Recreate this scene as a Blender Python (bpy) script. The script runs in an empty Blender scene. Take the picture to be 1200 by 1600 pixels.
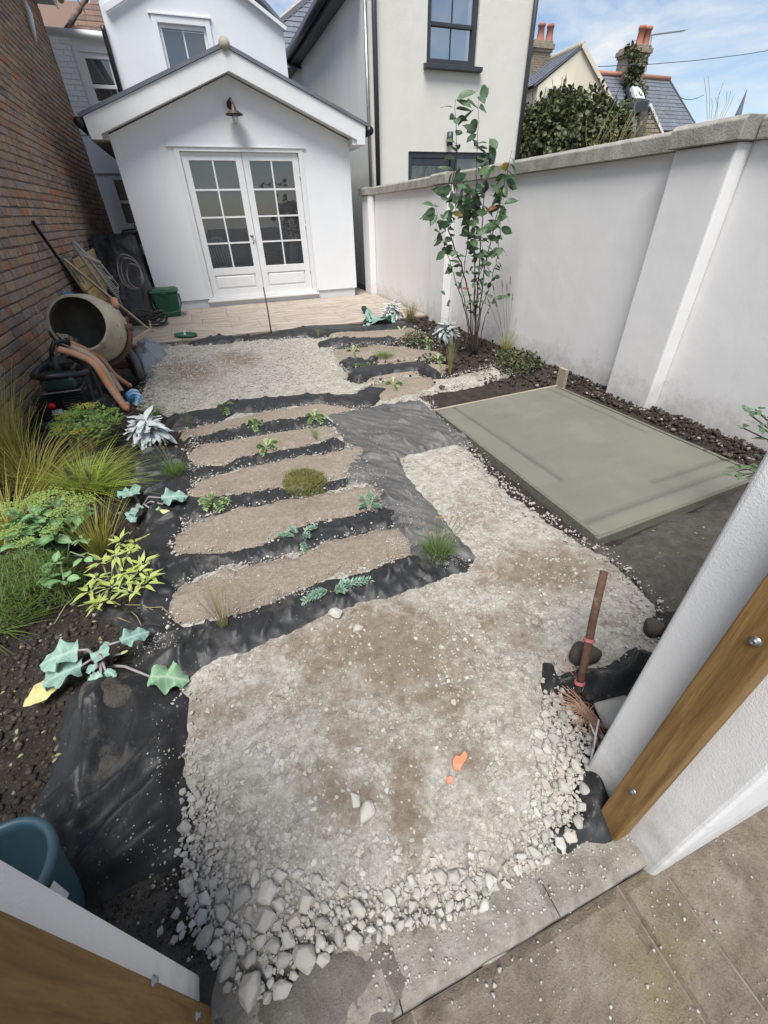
import bpy, bmesh, math, random
import numpy as np
from mathutils import Vector, Matrix, Euler

scene = bpy.context.scene
C = scene.collection
rnd = random.Random(7)
rs = np.random.RandomState(11)

# ------------------------------------------------------------------ camera
H = 1.3
FPX, PITCH, ROLL, YAW = 649.19, 0.620182, -0.0293187, 0.3462605
_f = np.array([math.sin(YAW)*math.cos(PITCH), math.cos(YAW)*math.cos(PITCH), -math.sin(PITCH)])
_r = np.array([math.cos(YAW), -math.sin(YAW), 0.0])
_u = np.cross(_r, _f)
CR = math.cos(ROLL)*_r + math.sin(ROLL)*_u
CU = -math.sin(ROLL)*_r + math.cos(ROLL)*_u
CF = _f
cam_data = bpy.data.cameras.new('camera')
cam = bpy.data.objects.new('camera', cam_data)
C.objects.link(cam)
cam.matrix_world = Matrix(((CR[0], CU[0], -CF[0], 0), (CR[1], CU[1], -CF[1], 0), (CR[2], CU[2], -CF[2], H), (0, 0, 0, 1)))
cam_data.sensor_fit = 'VERTICAL'
cam_data.sensor_height = 36.0
cam_data.sensor_width = 27.0
cam_data.lens = FPX/1600*36.0
cam_data.clip_start = 0.02
cam_data.clip_end = 2000
scene.camera = cam

# ------------------------------------------------------------------ light
SUN_EL, SUN_AZ = math.radians(64), math.radians(214)     # azimuth measured clockwise from +Y
world = bpy.data.worlds.new('World'); scene.world = world; world.use_nodes = True
wn = world.node_tree; wn.nodes.clear()
def wnode(t, **k):
    n = wn.nodes.new(t)
    for a, b in k.items(): setattr(n, a, b)
    return n
sky = wnode('ShaderNodeTexSky', sky_type='NISHITA', sun_disc=False)
sky.sun_elevation = SUN_EL; sky.sun_rotation = SUN_AZ
sky.air_density = 1.0; sky.dust_density = 0.6; sky.ozone_density = 1.6
tc = wnode('ShaderNodeTexCoord')
sep = wnode('ShaderNodeSeparateXYZ'); wn.links.new(tc.outputs['Generated'], sep.inputs[0])
mx = wnode('ShaderNodeMath', operation='MAXIMUM'); wn.links.new(sep.outputs['Z'], mx.inputs[0]); mx.inputs[1].default_value = 0.0
ad = wnode('ShaderNodeMath', operation='ADD'); wn.links.new(mx.outputs[0], ad.inputs[0]); ad.inputs[1].default_value = 0.22
dv = wnode('ShaderNodeVectorMath', operation='DIVIDE'); wn.links.new(tc.outputs['Generated'], dv.inputs[0])
cmb = wnode('ShaderNodeCombineXYZ')
for i in range(3): wn.links.new(ad.outputs[0], cmb.inputs[i])
wn.links.new(cmb.outputs[0], dv.inputs[1])
mp = wnode('ShaderNodeMapping'); wn.links.new(dv.outputs[0], mp.inputs[0]); mp.inputs['Scale'].default_value = (1.1, 1.1, 1.1)
mp.inputs['Location'].default_value = (3.3, 1.7, 0.0)
nz = wnode('ShaderNodeTexNoise'); nz.inputs['Scale'].default_value = 1.7; nz.inputs['Detail'].default_value = 7; nz.inputs['Roughness'].default_value = .58
nz.inputs['Distortion'].default_value = .35
wn.links.new(mp.outputs[0], nz.inputs['Vector'])
cr = wnode('ShaderNodeValToRGB'); wn.links.new(nz.outputs['Fac'], cr.inputs[0])
cr.color_ramp.elements[0].position = .44; cr.color_ramp.elements[0].color = (.06, .06, .06, 1)
cr.color_ramp.elements[1].position = .66; cr.color_ramp.elements[1].color = (1, 1, 1, 1)
mixc = wnode('ShaderNodeMix', data_type='RGBA')
wn.links.new(cr.outputs[0], mixc.inputs['Factor'])
wn.links.new(sky.outputs[0], mixc.inputs[6])
mixc.inputs[7].default_value = (5.6, 5.75, 5.95, 1)
bg = wnode('ShaderNodeBackground'); bg.inputs['Strength'].default_value = 0.072
wo = wnode('ShaderNodeOutputWorld')
wn.links.new(mixc.outputs[2], bg.inputs['Color']); wn.links.new(bg.outputs[0], wo.inputs['Surface'])

sun_d = bpy.data.lights.new('sun', 'SUN'); sun_d.energy = 2.8; sun_d.angle = math.radians(32); sun_d.color = (1, .975, .935)
sun = bpy.data.objects.new('sun', sun_d); C.objects.link(sun)
sd = Vector((math.sin(SUN_AZ)*math.cos(SUN_EL), math.cos(SUN_AZ)*math.cos(SUN_EL), math.sin(SUN_EL)))
sun.rotation_euler = (-sd).to_track_quat('-Z', 'Y').to_euler()
sun.location = sd*30
scene.view_settings.view_transform = 'Standard'
scene.view_settings.look = 'None'
scene.view_settings.gamma = 1
scene.view_settings.use_curve_mapping = False
scene.view_settings.exposure = 1.12

# ------------------------------------------------------------------ pixel ray helpers (points on known planes)
def ray(x, y): return CR*(x-600)/FPX - CU*(y-800)/FPX + CF
def G(x, y, z=0.0):
    d = ray(x, y); t = (z-H)/d[2]; return Vector((t*d[0], t*d[1], z))
def PY(x, y, Y):
    d = ray(x, y); t = Y/d[1]; return Vector((t*d[0], Y, H+t*d[2]))
def PX(x, y, X):
    d = ray(x, y); t = X/d[0]; return Vector((X, t*d[1], H+t*d[2]))
def PR(p):
    q = np.array(p, float)-np.array([0, 0, H]); w = q@CF
    return 600+FPX*(q@CR)/w, 800-FPX*(q@CU)/w, w
def z3(pts, s, ox, oy): return [(ox+a/s, oy+b/s) for a, b in pts]
def GP(pts): return [tuple(G(*p)[:2]) for p in pts]

# ------------------------------------------------------------------ noise in numpy
_L = [np.random.RandomState(s).rand(256, 256) for s in range(12)]
def vn(x, y, s=0):
    L = _L[s % 12]; xi = np.floor(x).astype(int); yi = np.floor(y).astype(int)
    fx = x-xi; fy = y-yi; fx = fx*fx*(3-2*fx); fy = fy*fy*(3-2*fy)
    a = L[xi & 255, yi & 255]; b = L[(xi+1) & 255, yi & 255]; c = L[xi & 255, (yi+1) & 255]; d = L[(xi+1) & 255, (yi+1) & 255]
    return (a*(1-fx)+b*fx)*(1-fy)+(c*(1-fx)+d*fx)*fy
def fbm(x, y, s=0, o=4, g=.5):
    t = 0; a = 1; n = 0
    for i in range(o):
        t = t+a*vn(x*2**i+7.3*i, y*2**i+3.1*i, s+i); n += a; a *= g
    return t/n
def ridge(x, y, s=0): return 1-np.abs(2*vn(x, y, s)-1)

# ------------------------------------------------------------------ materials
MATS = {}
def nmat(name):
    m = bpy.data.materials.new(name); m.use_nodes = True; MATS[name] = m
    return m, m.node_tree, m.node_tree.nodes['Principled BSDF']
def lnk(t, a, b): t.links.new(a, b)
def noise(t, vec, scale, detail=4, rough=.55, dist=0):
    n = t.nodes.new('ShaderNodeTexNoise'); n.inputs['Scale'].default_value = scale; n.inputs['Detail'].default_value = detail
    n.inputs['Roughness'].default_value = rough; n.inputs['Distortion'].default_value = dist
    lnk(t, vec, n.inputs['Vector']); return n.outputs['Fac']
def ramp(t, fac, stops):
    r = t.nodes.new('ShaderNodeValToRGB'); e = r.color_ramp.elements
    while len(e) < len(stops): e.new(.5)
    for el, (p, c) in zip(e, stops):
        el.position = p; el.color = (c[0], c[1], c[2], 1) if hasattr(c, '__len__') else (c, c, c, 1)
    lnk(t, fac, r.inputs[0]); return r.outputs[0]
def mixn(t, fac, a, b):
    m = t.nodes.new('ShaderNodeMix'); m.data_type = 'RGBA'
    for v, i in ((fac, 0), (a, 6), (b, 7)):
        if hasattr(v, 'links'): lnk(t, v, m.inputs[i])
        elif i == 0: m.inputs[0].default_value = v
        else: m.inputs[i].default_value = (v[0], v[1], v[2], 1)
    return m.outputs[2]
def mulc(t, a, b):
    m = t.nodes.new('ShaderNodeMix'); m.data_type = 'RGBA'; m.blend_type = 'MULTIPLY'; m.inputs[0].default_value = 1
    for v, i in ((a, 6), (b, 7)):
        if hasattr(v, 'links'): lnk(t, v, m.inputs[i])
        else: m.inputs[i].default_value = (v[0], v[1], v[2], 1)
    return m.outputs[2]
def bump(t, p, h, strength=.3, dist=.01, prev=None):
    b = t.nodes.new('ShaderNodeBump'); b.inputs['Strength'].default_value = strength; b.inputs['Distance'].default_value = dist
    lnk(t, h, b.inputs['Height'])
    if prev is not None: lnk(t, prev, b.inputs['Normal'])
    lnk(t, b.outputs[0], p.inputs['Normal']); return b.outputs[0]
def pos(t, scale=None):
    g = t.nodes.new('ShaderNodeNewGeometry')
    if scale is None: return g.outputs['Position']
    m = t.nodes.new('ShaderNodeMapping'); m.inputs['Scale'].default_value = scale
    lnk(t, g.outputs['Position'], m.inputs[0]); return m.outputs[0]
def objc(t, scale=(1, 1, 1)):
    g = t.nodes.new('ShaderNodeTexCoord'); m = t.nodes.new('ShaderNodeMapping'); m.inputs['Scale'].default_value = scale
    lnk(t, g.outputs['Object'], m.inputs[0]); return m.outputs[0]
def island(t): return t.nodes.new('ShaderNodeNewGeometry').outputs['Random Per Island']
def objrand(t): return t.nodes.new('ShaderNodeObjectInfo').outputs['Random']

def simple(name, col, rough=.7, col2=None, scale=9, bmp=.15, bscale=80, bdist=.004, spec=.4, metal=0.0, dirt=None, dirt_lo=.55, dirt_hi=.75, dscale=5, stretch=None):
    m, t, p = nmat(name)
    v = pos(t, stretch)
    col2 = col2 or tuple(c*.72 for c in col)
    c = ramp(t, noise(t, v, scale, 6, .6), [(.3, col), (.72, col2)])
    if dirt is not None:
        c = mixn(t, ramp(t, noise(t, v, dscale, 8, .68), [(dirt_lo, 0), (dirt_hi, 1)]), c, dirt)
    lnk(t, c, p.inputs['Base Color'])
    p.inputs['Roughness'].default_value = rough; p.inputs['Metallic'].default_value = metal
    p.inputs['Specular IOR Level'].default_value = spec
    if bmp: bump(t, p, noise(t, v, bscale, 5, .6), bmp, bdist)
    return m

# rendered / painted surfaces
def render_mat(name, col, stain, rough=.75, splash=None, bscale=130, bmp=.25):
    m, t, p = nmat(name); v = pos(t)
    c = mixn(t, ramp(t, noise(t, pos(t, (1.2, 1.2, .45)), 1.6, 6, .6), [(.42, 0), (.8, .55)]), col, stain)
    c = mixn(t, ramp(t, noise(t, v, 14, 5, .7), [(.52, 0), (.85, .35)]), c, stain)
    if splash is not None:                       # splashed mud: spots that thin out with height
        s = t.nodes.new('ShaderNodeSeparateXYZ'); lnk(t, v, s.inputs[0])
        mr = t.nodes.new('ShaderNodeMapRange'); lnk(t, s.outputs['Z'], mr.inputs[0])
        mr.inputs[1].default_value = 0; mr.inputs[2].default_value = .42; mr.inputs[3].default_value = .34; mr.inputs[4].default_value = -.12
        a = t.nodes.new('ShaderNodeMath'); a.operation = 'ADD'; lnk(t, noise(t, v, 9, 8, .72), a.inputs[0]); lnk(t, mr.outputs[0], a.inputs[1])
        c = mixn(t, ramp(t, a.outputs[0], [(.60, 0), (.90, .5)]), c, splash)
    lnk(t, c, p.inputs['Base Color']); p.inputs['Roughness'].default_value = rough; p.inputs['Specular IOR Level'].default_value = .25
    b = bump(t, p, noise(t, v, bscale, 4, .6), bmp, .004)
    bump(t, p, noise(t, v, 3.5, 3, .5), .25, .02, b)
    return m
M_wall = render_mat('wall_paint', (.735, .72, .71), (.65, .635, .62), splash=(.34, .30, .25))
M_clad = render_mat('house_paint', (.71, .725, .735), (.655, .67, .68), bscale=40, bmp=.06)
M_white = simple('white_gloss', (.70, .705, .70), .35, (.64, .645, .64), 6, .03)
M_wing = render_mat('wing_paint', (.66, .675, .69), (.60, .61, .625), bscale=30, bmp=.12)
M_cream = render_mat('cream_render', (.64, .62, .56), (.58, .56, .50), bscale=45, bmp=.4)
M_greyr = render_mat('grey_render', (.52, .53, .52), (.46, .47, .46), bscale=45, bmp=.2)
M_yellowr = render_mat('yellow_render', (.66, .60, .48), (.54, .49, .40), bscale=20, bmp=.3)
M_gate = render_mat('gate_wall_paint', (.74, .735, .73), (.64, .63, .61), bscale=260, bmp=.35, splash=(.30, .28, .25))
M_wbrick = render_mat('painted_brick', (.76, .76, .76), (.70, .70, .70), bscale=22, bmp=.5)
M_coping = simple('coping_concrete', (.36, .34, .30), .9, (.20, .19, .165), 7, .5, 60, .01, dirt=(.10, .095, .08), dirt_lo=.6, dirt_hi=.8)
M_dark = simple('anthracite_paint', (.035, .04, .047), .4, (.045, .05, .055), 5, .03)
M_black = simple('black_plastic', (.012, .012, .013), .35, (.02, .02, .02), 8, .05)
M_blackp = simple('dusty_black_plastic', (.03, .03, .031), .5, (.05, .05, .048), 12, .15, dirt=(.16, .145, .12), dirt_lo=.6, dirt_hi=.78, dscale=18)
M_steel = simple('dull_steel', (.35, .35, .36), .38, (.22, .22, .22), 20, .1, metal=.9)
M_lampm = simple('aged_bronze', (.10, .075, .06), .5, (.05, .04, .035), 15, .1, metal=.6)
M_slate = simple('roof_slate', (.15, .165, .195), .6, (.10, .11, .13), 3, .2, 40)
M_ridge = simple('ridge_clay', (.42, .20, .13), .8, (.30, .15, .10), 5, .2)
M_ridget = simple('ridge_stone', (.40, .35, .29), .85, (.28, .25, .21), 8, .3)
M_pot = simple('chimney_clay', (.40, .17, .11), .8, (.26, .11, .08), 4, .2)
M_chim = simple('chimney_brick', (.34, .28, .20), .9, (.16, .14, .11), 6, .5, 30, .02)
M_stone = simple('rubble_stone', (.40, .34, .25), .9, (.25, .21, .16), 4, .4, 30, .01)
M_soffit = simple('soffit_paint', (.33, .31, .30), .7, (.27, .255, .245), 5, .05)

m, t, p = nmat('clay_roof_tile')
lnk(t, ramp(t, island(t), [(0, (.12, .075, .055)), (.5, (.165, .105, .075)), (1, (.09, .065, .055))]), p.inputs['Base Color'])
p.inputs['Roughness'].default_value = .85; bump(t, p, noise(t, pos(t), 40), .3, .01); M_tile = m

def brick_mat(name, per_object):
    m, t, p = nmat(name)
    r = objrand(t) if per_object else island(t)
    stops = [(0, (.24, .185, .16)), (.16, (.38, .235, .16)), (.34, (.33, .265, .235)), (.50, (.39, .27, .16)), (.66, (.31, .22, .15)), (.78, (.46, .18, .10)), (.88, (.45, .33, .20)), (1, (.18, .15, .14))]
    c = ramp(t, r, stops)
    v = pos(t)
    c = mixn(t, ramp(t, noise(t, v, 26, 6, .65), [(.35, 0), (.75, .5)]), c, (.095, .077, .07))
    c = mixn(t, ramp(t, noise(t, v, 11, 6, .7), [(.55, 0), (.72, .45)]), c, (.29, .215, .13))
    c = mixn(t, ramp(t, noise(t, pos(t, (1, .9, .35)), 2.1, 8, .72), [(.55, 0), (.70, .6)]), c, (.40, .375, .34))
    lnk(t, c, p.inputs['Base Color']); p.inputs['Roughness'].default_value = .92; p.inputs['Specular IOR Level'].default_value = .2
    bump(t, p, noise(t, v, 70, 6, .7), .7, .008)
    return m
M_brick = brick_mat('stock_brick', True); M_bricks = brick_mat('stock_brick_far', False)
M_mortar = simple('lime_mortar', (.16, .14, .12), .95, (.075, .063, .053), 5, .6, 90, .01, dirt=(.40, .37, .33), dirt_lo=.56, dirt_hi=.68, dscale=3)

# timber
def wood(name, a, b, axis=2, rough=.65, ring=34, wet=.0, knots=True):
    m, t, p = nmat(name)
    s = [1, 1, 1]; s[axis] = .07
    v = pos(t, tuple(s))
    n1 = noise(t, v, ring, 5, .6, .6)
    c = ramp(t, n1, [(.32, a), (.68, b)])
    c = mixn(t, ramp(t, noise(t, v, ring*5, 3, .6), [(.5, 0), (.8, .35)]), c, tuple(x*.5 for x in b))
    c = mixn(t, ramp(t, noise(t, pos(t), 7, 5, .6), [(.5, 0), (.85, .5)]), c, tuple(x*.7 for x in a))
    if knots:
        w = t.nodes.new('ShaderNodeTexVoronoi'); w.inputs['Scale'].default_value = 9
        lnk(t, pos(t, tuple(.25 if i == axis else 1 for i in range(3))), w.inputs['Vector'])
        c = mixn(t, ramp(t, w.outputs['Distance'], [(.05, .8), (.13, 0)]), c, tuple(x*.45 for x in b))
    lnk(t, c, p.inputs['Base Color']); p.inputs['Roughness'].default_value = rough; p.inputs['Specular IOR Level'].default_value = .3
    bump(t, p, noise(t, v, ring*3, 4, .6), .35, .004)
    return m
M_post = wood('treated_timber', (.27, .16, .055), (.135, .075, .024), 2, ring=52)
M_ply = wood('yellow_ply', (.50, .37, .17), (.40, .28, .12), 1, .7)
M_lath = wood('pale_lath', (.52, .42, .28), (.42, .33, .21), 1, .7, knots=False)
M_formd = wood('cement_smeared_board', (.155, .15, .12), (.11, .105, .082), 0, .9)
M_form = wood('form_board_wood', (.36, .31, .22), (.25, .215, .155), 0, .85)
M_rust = simple('rusty_steel', (.165, .09, .06), .85, (.09, .052, .038), 60, .5, 150, .004, metal=.2, dirt=(.34, .24, .14), dirt_lo=.6, dirt_hi=.7, dscale=40)

# ground
def ground_mat(name, stops, scale=6, patch=None, grain=(140, .8, .012), fine=None, rough=.95, pscale=1.4, plo=.5, phi=.66):
    m, t, p = nmat(name); v = pos(t)
    c = ramp(t, noise(t, v, scale, 10, .75), stops)
    if patch is not None:
        c = mixn(t, ramp(t, noise(t, v, pscale, 9, .66, .3), [(plo, 0), (phi, .8)]), c, patch)
    if fine is not None:
        w = t.nodes.new('ShaderNodeTexVoronoi'); w.inputs['Scale'].default_value = fine[0]; lnk(t, v, w.inputs['Vector'])
        c = mixn(t, ramp(t, w.outputs['Distance'], [(.05, .9), (.32, 0)]), c, fine[1])
    lnk(t, c, p.inputs['Base Color']); p.inputs['Roughness'].default_value = rough; p.inputs['Specular IOR Level'].default_value = .2
    b = bump(t, p, noise(t, v, grain[0], 8, .75), grain[1], grain[2])
    bump(t, p, noise(t, v, grain[0]*.22, 6, .7), grain[1]*.8, grain[2]*2, b)
    return m
M_soil = ground_mat('dark_soil', [(.3, (.026, .020, .016)), (.55, (.055, .045, .037)), (.78, (.105, .09, .075))], 16, None, (120, 1, .015), (70, (.12, .105, .09)))
M_soil2 = ground_mat('grey_soil', [(.3, (.065, .058, .05)), (.55, (.115, .104, .091)), (.78, (.18, .165, .147))], 14, None, (120, 1, .012))
def gravel_mat():
    m, t, p = nmat('crushed_stone'); v = pos(t)
    c = ramp(t, noise(t, v, 30, 10, .78), [(.28, (.235, .215, .18)), (.5, (.37, .35, .31)), (.72, (.51, .49, .445))])
    for sc_, amt in ((125, .55), (58, .8), (26, .55)):
        vo = t.nodes.new('ShaderNodeTexVoronoi'); vo.inputs['Scale'].default_value = sc_; lnk(t, v, vo.inputs['Vector'])
        vd = t.nodes.new('ShaderNodeTexVoronoi'); vd.feature = 'DISTANCE_TO_EDGE'; vd.inputs['Scale'].default_value = sc_; lnk(t, v, vd.inputs['Vector'])
        se = t.nodes.new('ShaderNodeSeparateColor'); lnk(t, vo.outputs['Color'], se.inputs[0])
        cell = ramp(t, se.outputs[0], [(0, (.62, .60, .56)), (.5, (1, 1, 1)), (1, (1.35, 1.34, 1.30))])
        cell = mulc(t, cell, ramp(t, vd.outputs['Distance'], [(.0, (.42, .38, .33)), (.10, (1, 1, 1))]))
        msk = ramp(t, noise(t, v, 5+sc_*.05, 6, .7), [(.42, 0), (.62, amt)])
        c = mixn(t, msk, c, mulc(t, c, cell))
    at = t.nodes.new('ShaderNodeAttribute'); at.attribute_name = 'dirt'
    a = t.nodes.new('ShaderNodeMath'); a.operation = 'ADD'; lnk(t, at.outputs['Fac'], a.inputs[0]); lnk(t, noise(t, v, 9, 10, .75, .4), a.inputs[1])
    c = mixn(t, ramp(t, a.outputs[0], [(.58, 0), (.84, .9)]), c, ramp(t, noise(t, v, 22, 6, .7), [(.35, (.135, .102, .073)), (.7, (.24, .19, .14))]))
    w = t.nodes.new('ShaderNodeTexVoronoi'); w.inputs['Scale'].default_value = 95; lnk(t, v, w.inputs['Vector'])
    k = t.nodes.new('ShaderNodeMath'); k.operation = 'LESS_THAN'; sp_ = t.nodes.new('ShaderNodeSeparateColor'); lnk(t, w.outputs['Color'], sp_.inputs[0]); lnk(t, sp_.outputs[0], k.inputs[0]); k.inputs[1].default_value = .10
    d = ramp(t, w.outputs['Distance'], [(.22, .85), (.42, 0)]); mm = t.nodes.new('ShaderNodeMath'); mm.operation = 'MULTIPLY'; lnk(t, d, mm.inputs[0]); lnk(t, k.outputs[0], mm.inputs[1])
    c = mixn(t, mm.outputs[0], c, (.46, .43, .37))
    lnk(t, c, p.inputs['Base Color']); p.inputs['Roughness'].default_value = .95; p.inputs['Specular IOR Level'].default_value = .2
    b = bump(t, p, mm.outputs[0], .5, .004)
    b = bump(t, p, noise(t, v, 150, 8, .78), .7, .007, b); bump(t, p, noise(t, v, 38, 6, .7), .6, .010, b)
    return m
M_gravel = gravel_mat()
M_sand = ground_mat('sharp_sand', [(.25, (.16, .13, .10)), (.5, (.25, .207, .165)), (.78, (.36, .315, .26))], 42, (.165, .125, .093), (160, .8, .008), (150, (.46, .40, .33)), pscale=3, plo=.45, phi=.75)
M_concrete = simple('wet_concrete', (.158, .153, .124), .5, (.134, .131, .106), 2.2, .12, 110, .003, spec=.3, dirt=(.182, .176, .145), dirt_lo=.5, dirt_hi=.75, dscale=1.6)
M_kerb = ground_mat('kerb_concrete', [(.3, (.15, .13, .105)), (.55, (.27, .25, .215)), (.78, (.41, .39, .35))], 18, (.10, .085, .068), (150, .7, .008), pscale=3.2, plo=.52, phi=.7)
M_gpave = ground_mat('worn_paving', [(.28, (.125, .10, .078)), (.52, (.245, .20, .158)), (.8, (.39, .345, .285))], 13, (.27, .22, .12), (120, .9, .012), pscale=2.6, plo=.50, phi=.72)
M_soil3 = ground_mat('trodden_soil', [(.3, (.12, .105, .087)), (.55, (.20, .182, .155)), (.78, (.30, .28, .25))], 14, None, (130, .9, .010))
M_gapl = simple('sandy_joint', (.22, .19, .15), .95, (.13, .11, .085), 20, .6, 90, .01)
M_gap = simple('joint_dirt', (.13, .11, .09), .95, (.075, .064, .052), 20, .6, 90, .01)
m, t, p = nmat('riven_sandstone')
v = pos(t, (.8, 1.6, 1))
w = t.nodes.new('ShaderNodeTexWave'); w.inputs['Scale'].default_value = 1.3; w.inputs['Distortion'].default_value = 14; w.inputs['Detail'].default_value = 4; w.inputs['Detail Scale'].default_value = 1.2
w.bands_direction = 'Y'; lnk(t, v, w.inputs['Vector'])
c = ramp(t, w.outputs['Fac'], [(.1, (.26, .215, .175)), (.55, (.335, .28, .23)), (.9, (.40, .345, .29))])
c = mixn(t, .35, c, ramp(t, objrand(t), [(0, (.34, .28, .23)), (.5, (.31, .26, .215)), (1, (.37, .32, .265))]))
lnk(t, c, p.inputs['Base Color']); p.inputs['Roughness'].default_value = .8
bump(t, p, w.outputs['Fac'], .35, .008); M_patio = m

def rock_mat(name, stops, per_object, dust=(.40, .365, .31)):
    m, t, p = nmat(name); v = pos(t)
    c = ramp(t, objrand(t) if per_object else island(t), stops)
    c = mixn(t, ramp(t, noise(t, v, 45, 6, .7), [(.4, 0), (.8, .6)]), c, dust)
    lnk(t, c, p.inputs['Base Color']); p.inputs['Roughness'].default_value = .9; p.inputs['Specular IOR Level'].default_value = .25
    bump(t, p, noise(t, v, 130, 6, .7), .5, .005); return m
RS = [(0, (.30, .28, .245)), (.25, (.42, .40, .36)), (.5, (.25, .24, .215)), (.75, (.47, .45, .405)), (.92, (.34, .295, .25)), (1, (.38, .36, .325))]
M_rock = rock_mat('limestone_cobble', RS, True, (.36, .335, .29)); M_pebble = rock_mat('limestone_chip', RS, False)
M_drock = rock_mat('earthy_stone', [(0, (.06, .048, .04)), (1, (.075, .06, .05))], True, (.10, .08, .065))
M_clod = rock_mat('soil_clod', [(0, (.025, .019, .014)), (.7, (.05, .04, .031)), (.93, (.09, .075, .06)), (1, (.34, .32, .28))], False, (.04, .032, .025))

def fabric_mat(name, base, dust, lo, hi, fine=.62, streak=False):
    m, t, p = nmat(name); v = pos(t)
    if streak:
        g = t.nodes.new('ShaderNodeNewGeometry'); r1 = t.nodes.new('ShaderNodeMapping'); r1.inputs['Rotation'].default_value = (0, 0, .95); lnk(t, g.outputs['Position'], r1.inputs[0])
        r2 = t.nodes.new('ShaderNodeMapping'); r2.inputs['Scale'].default_value = (.6, 7, 1); lnk(t, r1.outputs[0], r2.inputs[0])
        c = mixn(t, ramp(t, noise(t, r2.outputs[0], 5, 8, .66, .1), [(lo, 0), (hi, .85)]), base, dust)
    else: c = mixn(t, ramp(t, noise(t, v, 5, 10, .72), [(lo, 0), (hi, .85)]), base, dust)
    c = mixn(t, ramp(t, noise(t, v, 90, 3, .6), [(fine, 0), (fine+.08, .6)]), c, (.30, .275, .24))
    lnk(t, c, p.inputs['Base Color']); p.inputs['Roughness'].default_value = .5; p.inputs['Specular IOR Level'].default_value = .36
    b = bump(t, p, noise(t, v, 900, 2, .5), .15, .001)
    bump(t, p, noise(t, pos(t, (1, .35, 1)), 30, 3, .5, 1.5), .22, .010, b); return m
M_fab = fabric_mat('weed_membrane', (.020, .0202, .0212), (.14, .125, .108), .54, .76, .66)
M_fabd = fabric_mat('dusty_membrane', (.055, .054, .053), (.15, .145, .137), .35, .70, .64, True)
M_sack = fabric_mat('woven_sack', (.17, .19, .215), (.30, .30, .29), .5, .75, .7)

# plants
def leafm(name, a, b, vein=None, rough=.5, backlight=.25, sub=30, per=True, spec=.4):
    m, t, p = nmat(name)
    r = objrand(t) if per else island(t)
    c = ramp(t, r, [(0, a), (1, b)])
    c = mixn(t, ramp(t, noise(t, pos(t), sub, 3, .6), [(.4, 0), (.8, .5)]), c, tuple(.7*x for x in a))
    if vein is not None:
        g = t.nodes.new('ShaderNodeAttribute'); g.attribute_name = 'vein'
        c = mixn(t, g.outputs['Fac'], c, vein)
    lnk(t, c, p.inputs['Base Color']); p.inputs['Roughness'].default_value = rough; p.inputs['Specular IOR Level'].default_value = spec
    tr = t.nodes.new('ShaderNodeBsdfTranslucent'); lnk(t, c, tr.inputs['Color'])
    ms = t.nodes.new('ShaderNodeMixShader'); ms.inputs[0].default_value = backlight
    out = t.nodes['Material Output']
    lnk(t, p.outputs[0], ms.inputs[1]); lnk(t, tr.outputs[0], ms.inputs[2]); lnk(t, ms.outputs[0], out.inputs['Surface'])
    return m
M_lshrub = leafm('shrub_leaf', (.055, .115, .055), (.12, .185, .09), (.12, .18, .10), .42)
M_lyel = leafm('yellowed_leaf', (.50, .38, .08), (.55, .42, .12), None, .5)
M_lora = leafm('orange_leaf', (.45, .20, .11), (.45, .22, .12), None, .5)
M_silver = leafm('silver_leaf', (.46, .51, .51), (.66, .70, .69), None, .8, .12, 60)
M_kale = leafm('glaucous_leaf', (.17, .30, .25), (.27, .41, .345), (.44, .54, .48), .6, .15)
M_kaley = leafm('fading_kale_leaf', (.52, .47, .16), (.58, .52, .22), (.62, .58, .34), .6, .2)
M_kaleg = leafm('green_kale_leaf', (.17, .31, .18), (.25, .39, .23), (.44, .54, .40), .6, .15)
M_sedum = leafm('sedum_leaf', (.11, .25, .085), (.22, .37, .16), (.30, .42, .25), .5, .15)
M_sedumf = leafm('sedum_flower', (.24, .36, .09), (.38, .46, .14), None, .7, .2, 60, False)
M_yelf = leafm('yellow_bloom', (.62, .46, .05), (.70, .52, .08), None, .7, .2, 60, False)
M_bright = leafm('bright_leaf', (.16, .32, .05), (.30, .45, .10), None, .5, .3, 30, False)
M_varieg = leafm('variegated_leaf', (.44, .50, .10), (.60, .62, .24), (.20, .32, .07), .5, .3)
M_spurge = leafm('spurge_leaf', (.16, .28, .20), (.28, .40, .30), None, .6, .15, 30, False)
M_rosette = leafm('pale_rosette_leaf', (.22, .34, .15), (.45, .50, .26), None, .6, .2, 30, False)
M_gyel = leafm('yellow_grass', (.32, .32, .06), (.46, .42, .12), None, .5, .35, 20, False)
M_ggrn = leafm('green_grass', (.08, .17, .03), (.19, .28, .06), None, .5, .3, 20, False)
M_gbri = leafm('bright_grass', (.26, .37, .05), (.42, .48, .11), None, .5, .35, 20, False)
M_gpale = leafm('straw_grass', (.26, .24, .11), (.38, .34, .17), None, .6, .3, 20, False)
M_moss = leafm('mossy_leaf', (.12, .13, .03), (.20, .19, .05), None, .7, .2, 40, False)
M_feather = leafm('feathery_leaf', (.07, .13, .03), (.15, .21, .05), None, .6, .3, 30, False)
M_plume = leafm('seed_plume', (.26, .21, .12), (.36, .29, .18), None, .8, .3, 30, False)
M_ivy = leafm('ivy_leaf', (.030, .045, .014), (.115, .125, .05), None, .5, .2, 8, False)
M_stem = simple('woody_stem', (.055, .035, .028), .7, (.035, .022, .018), 20, .2)
M_gstem = simple('green_stem', (.20, .25, .13), .6, (.15, .19, .10), 20, .1)
M_pstem = simple('purple_stem', (.27, .26, .24), .6, (.22, .17, .19), 20, .1)

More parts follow.
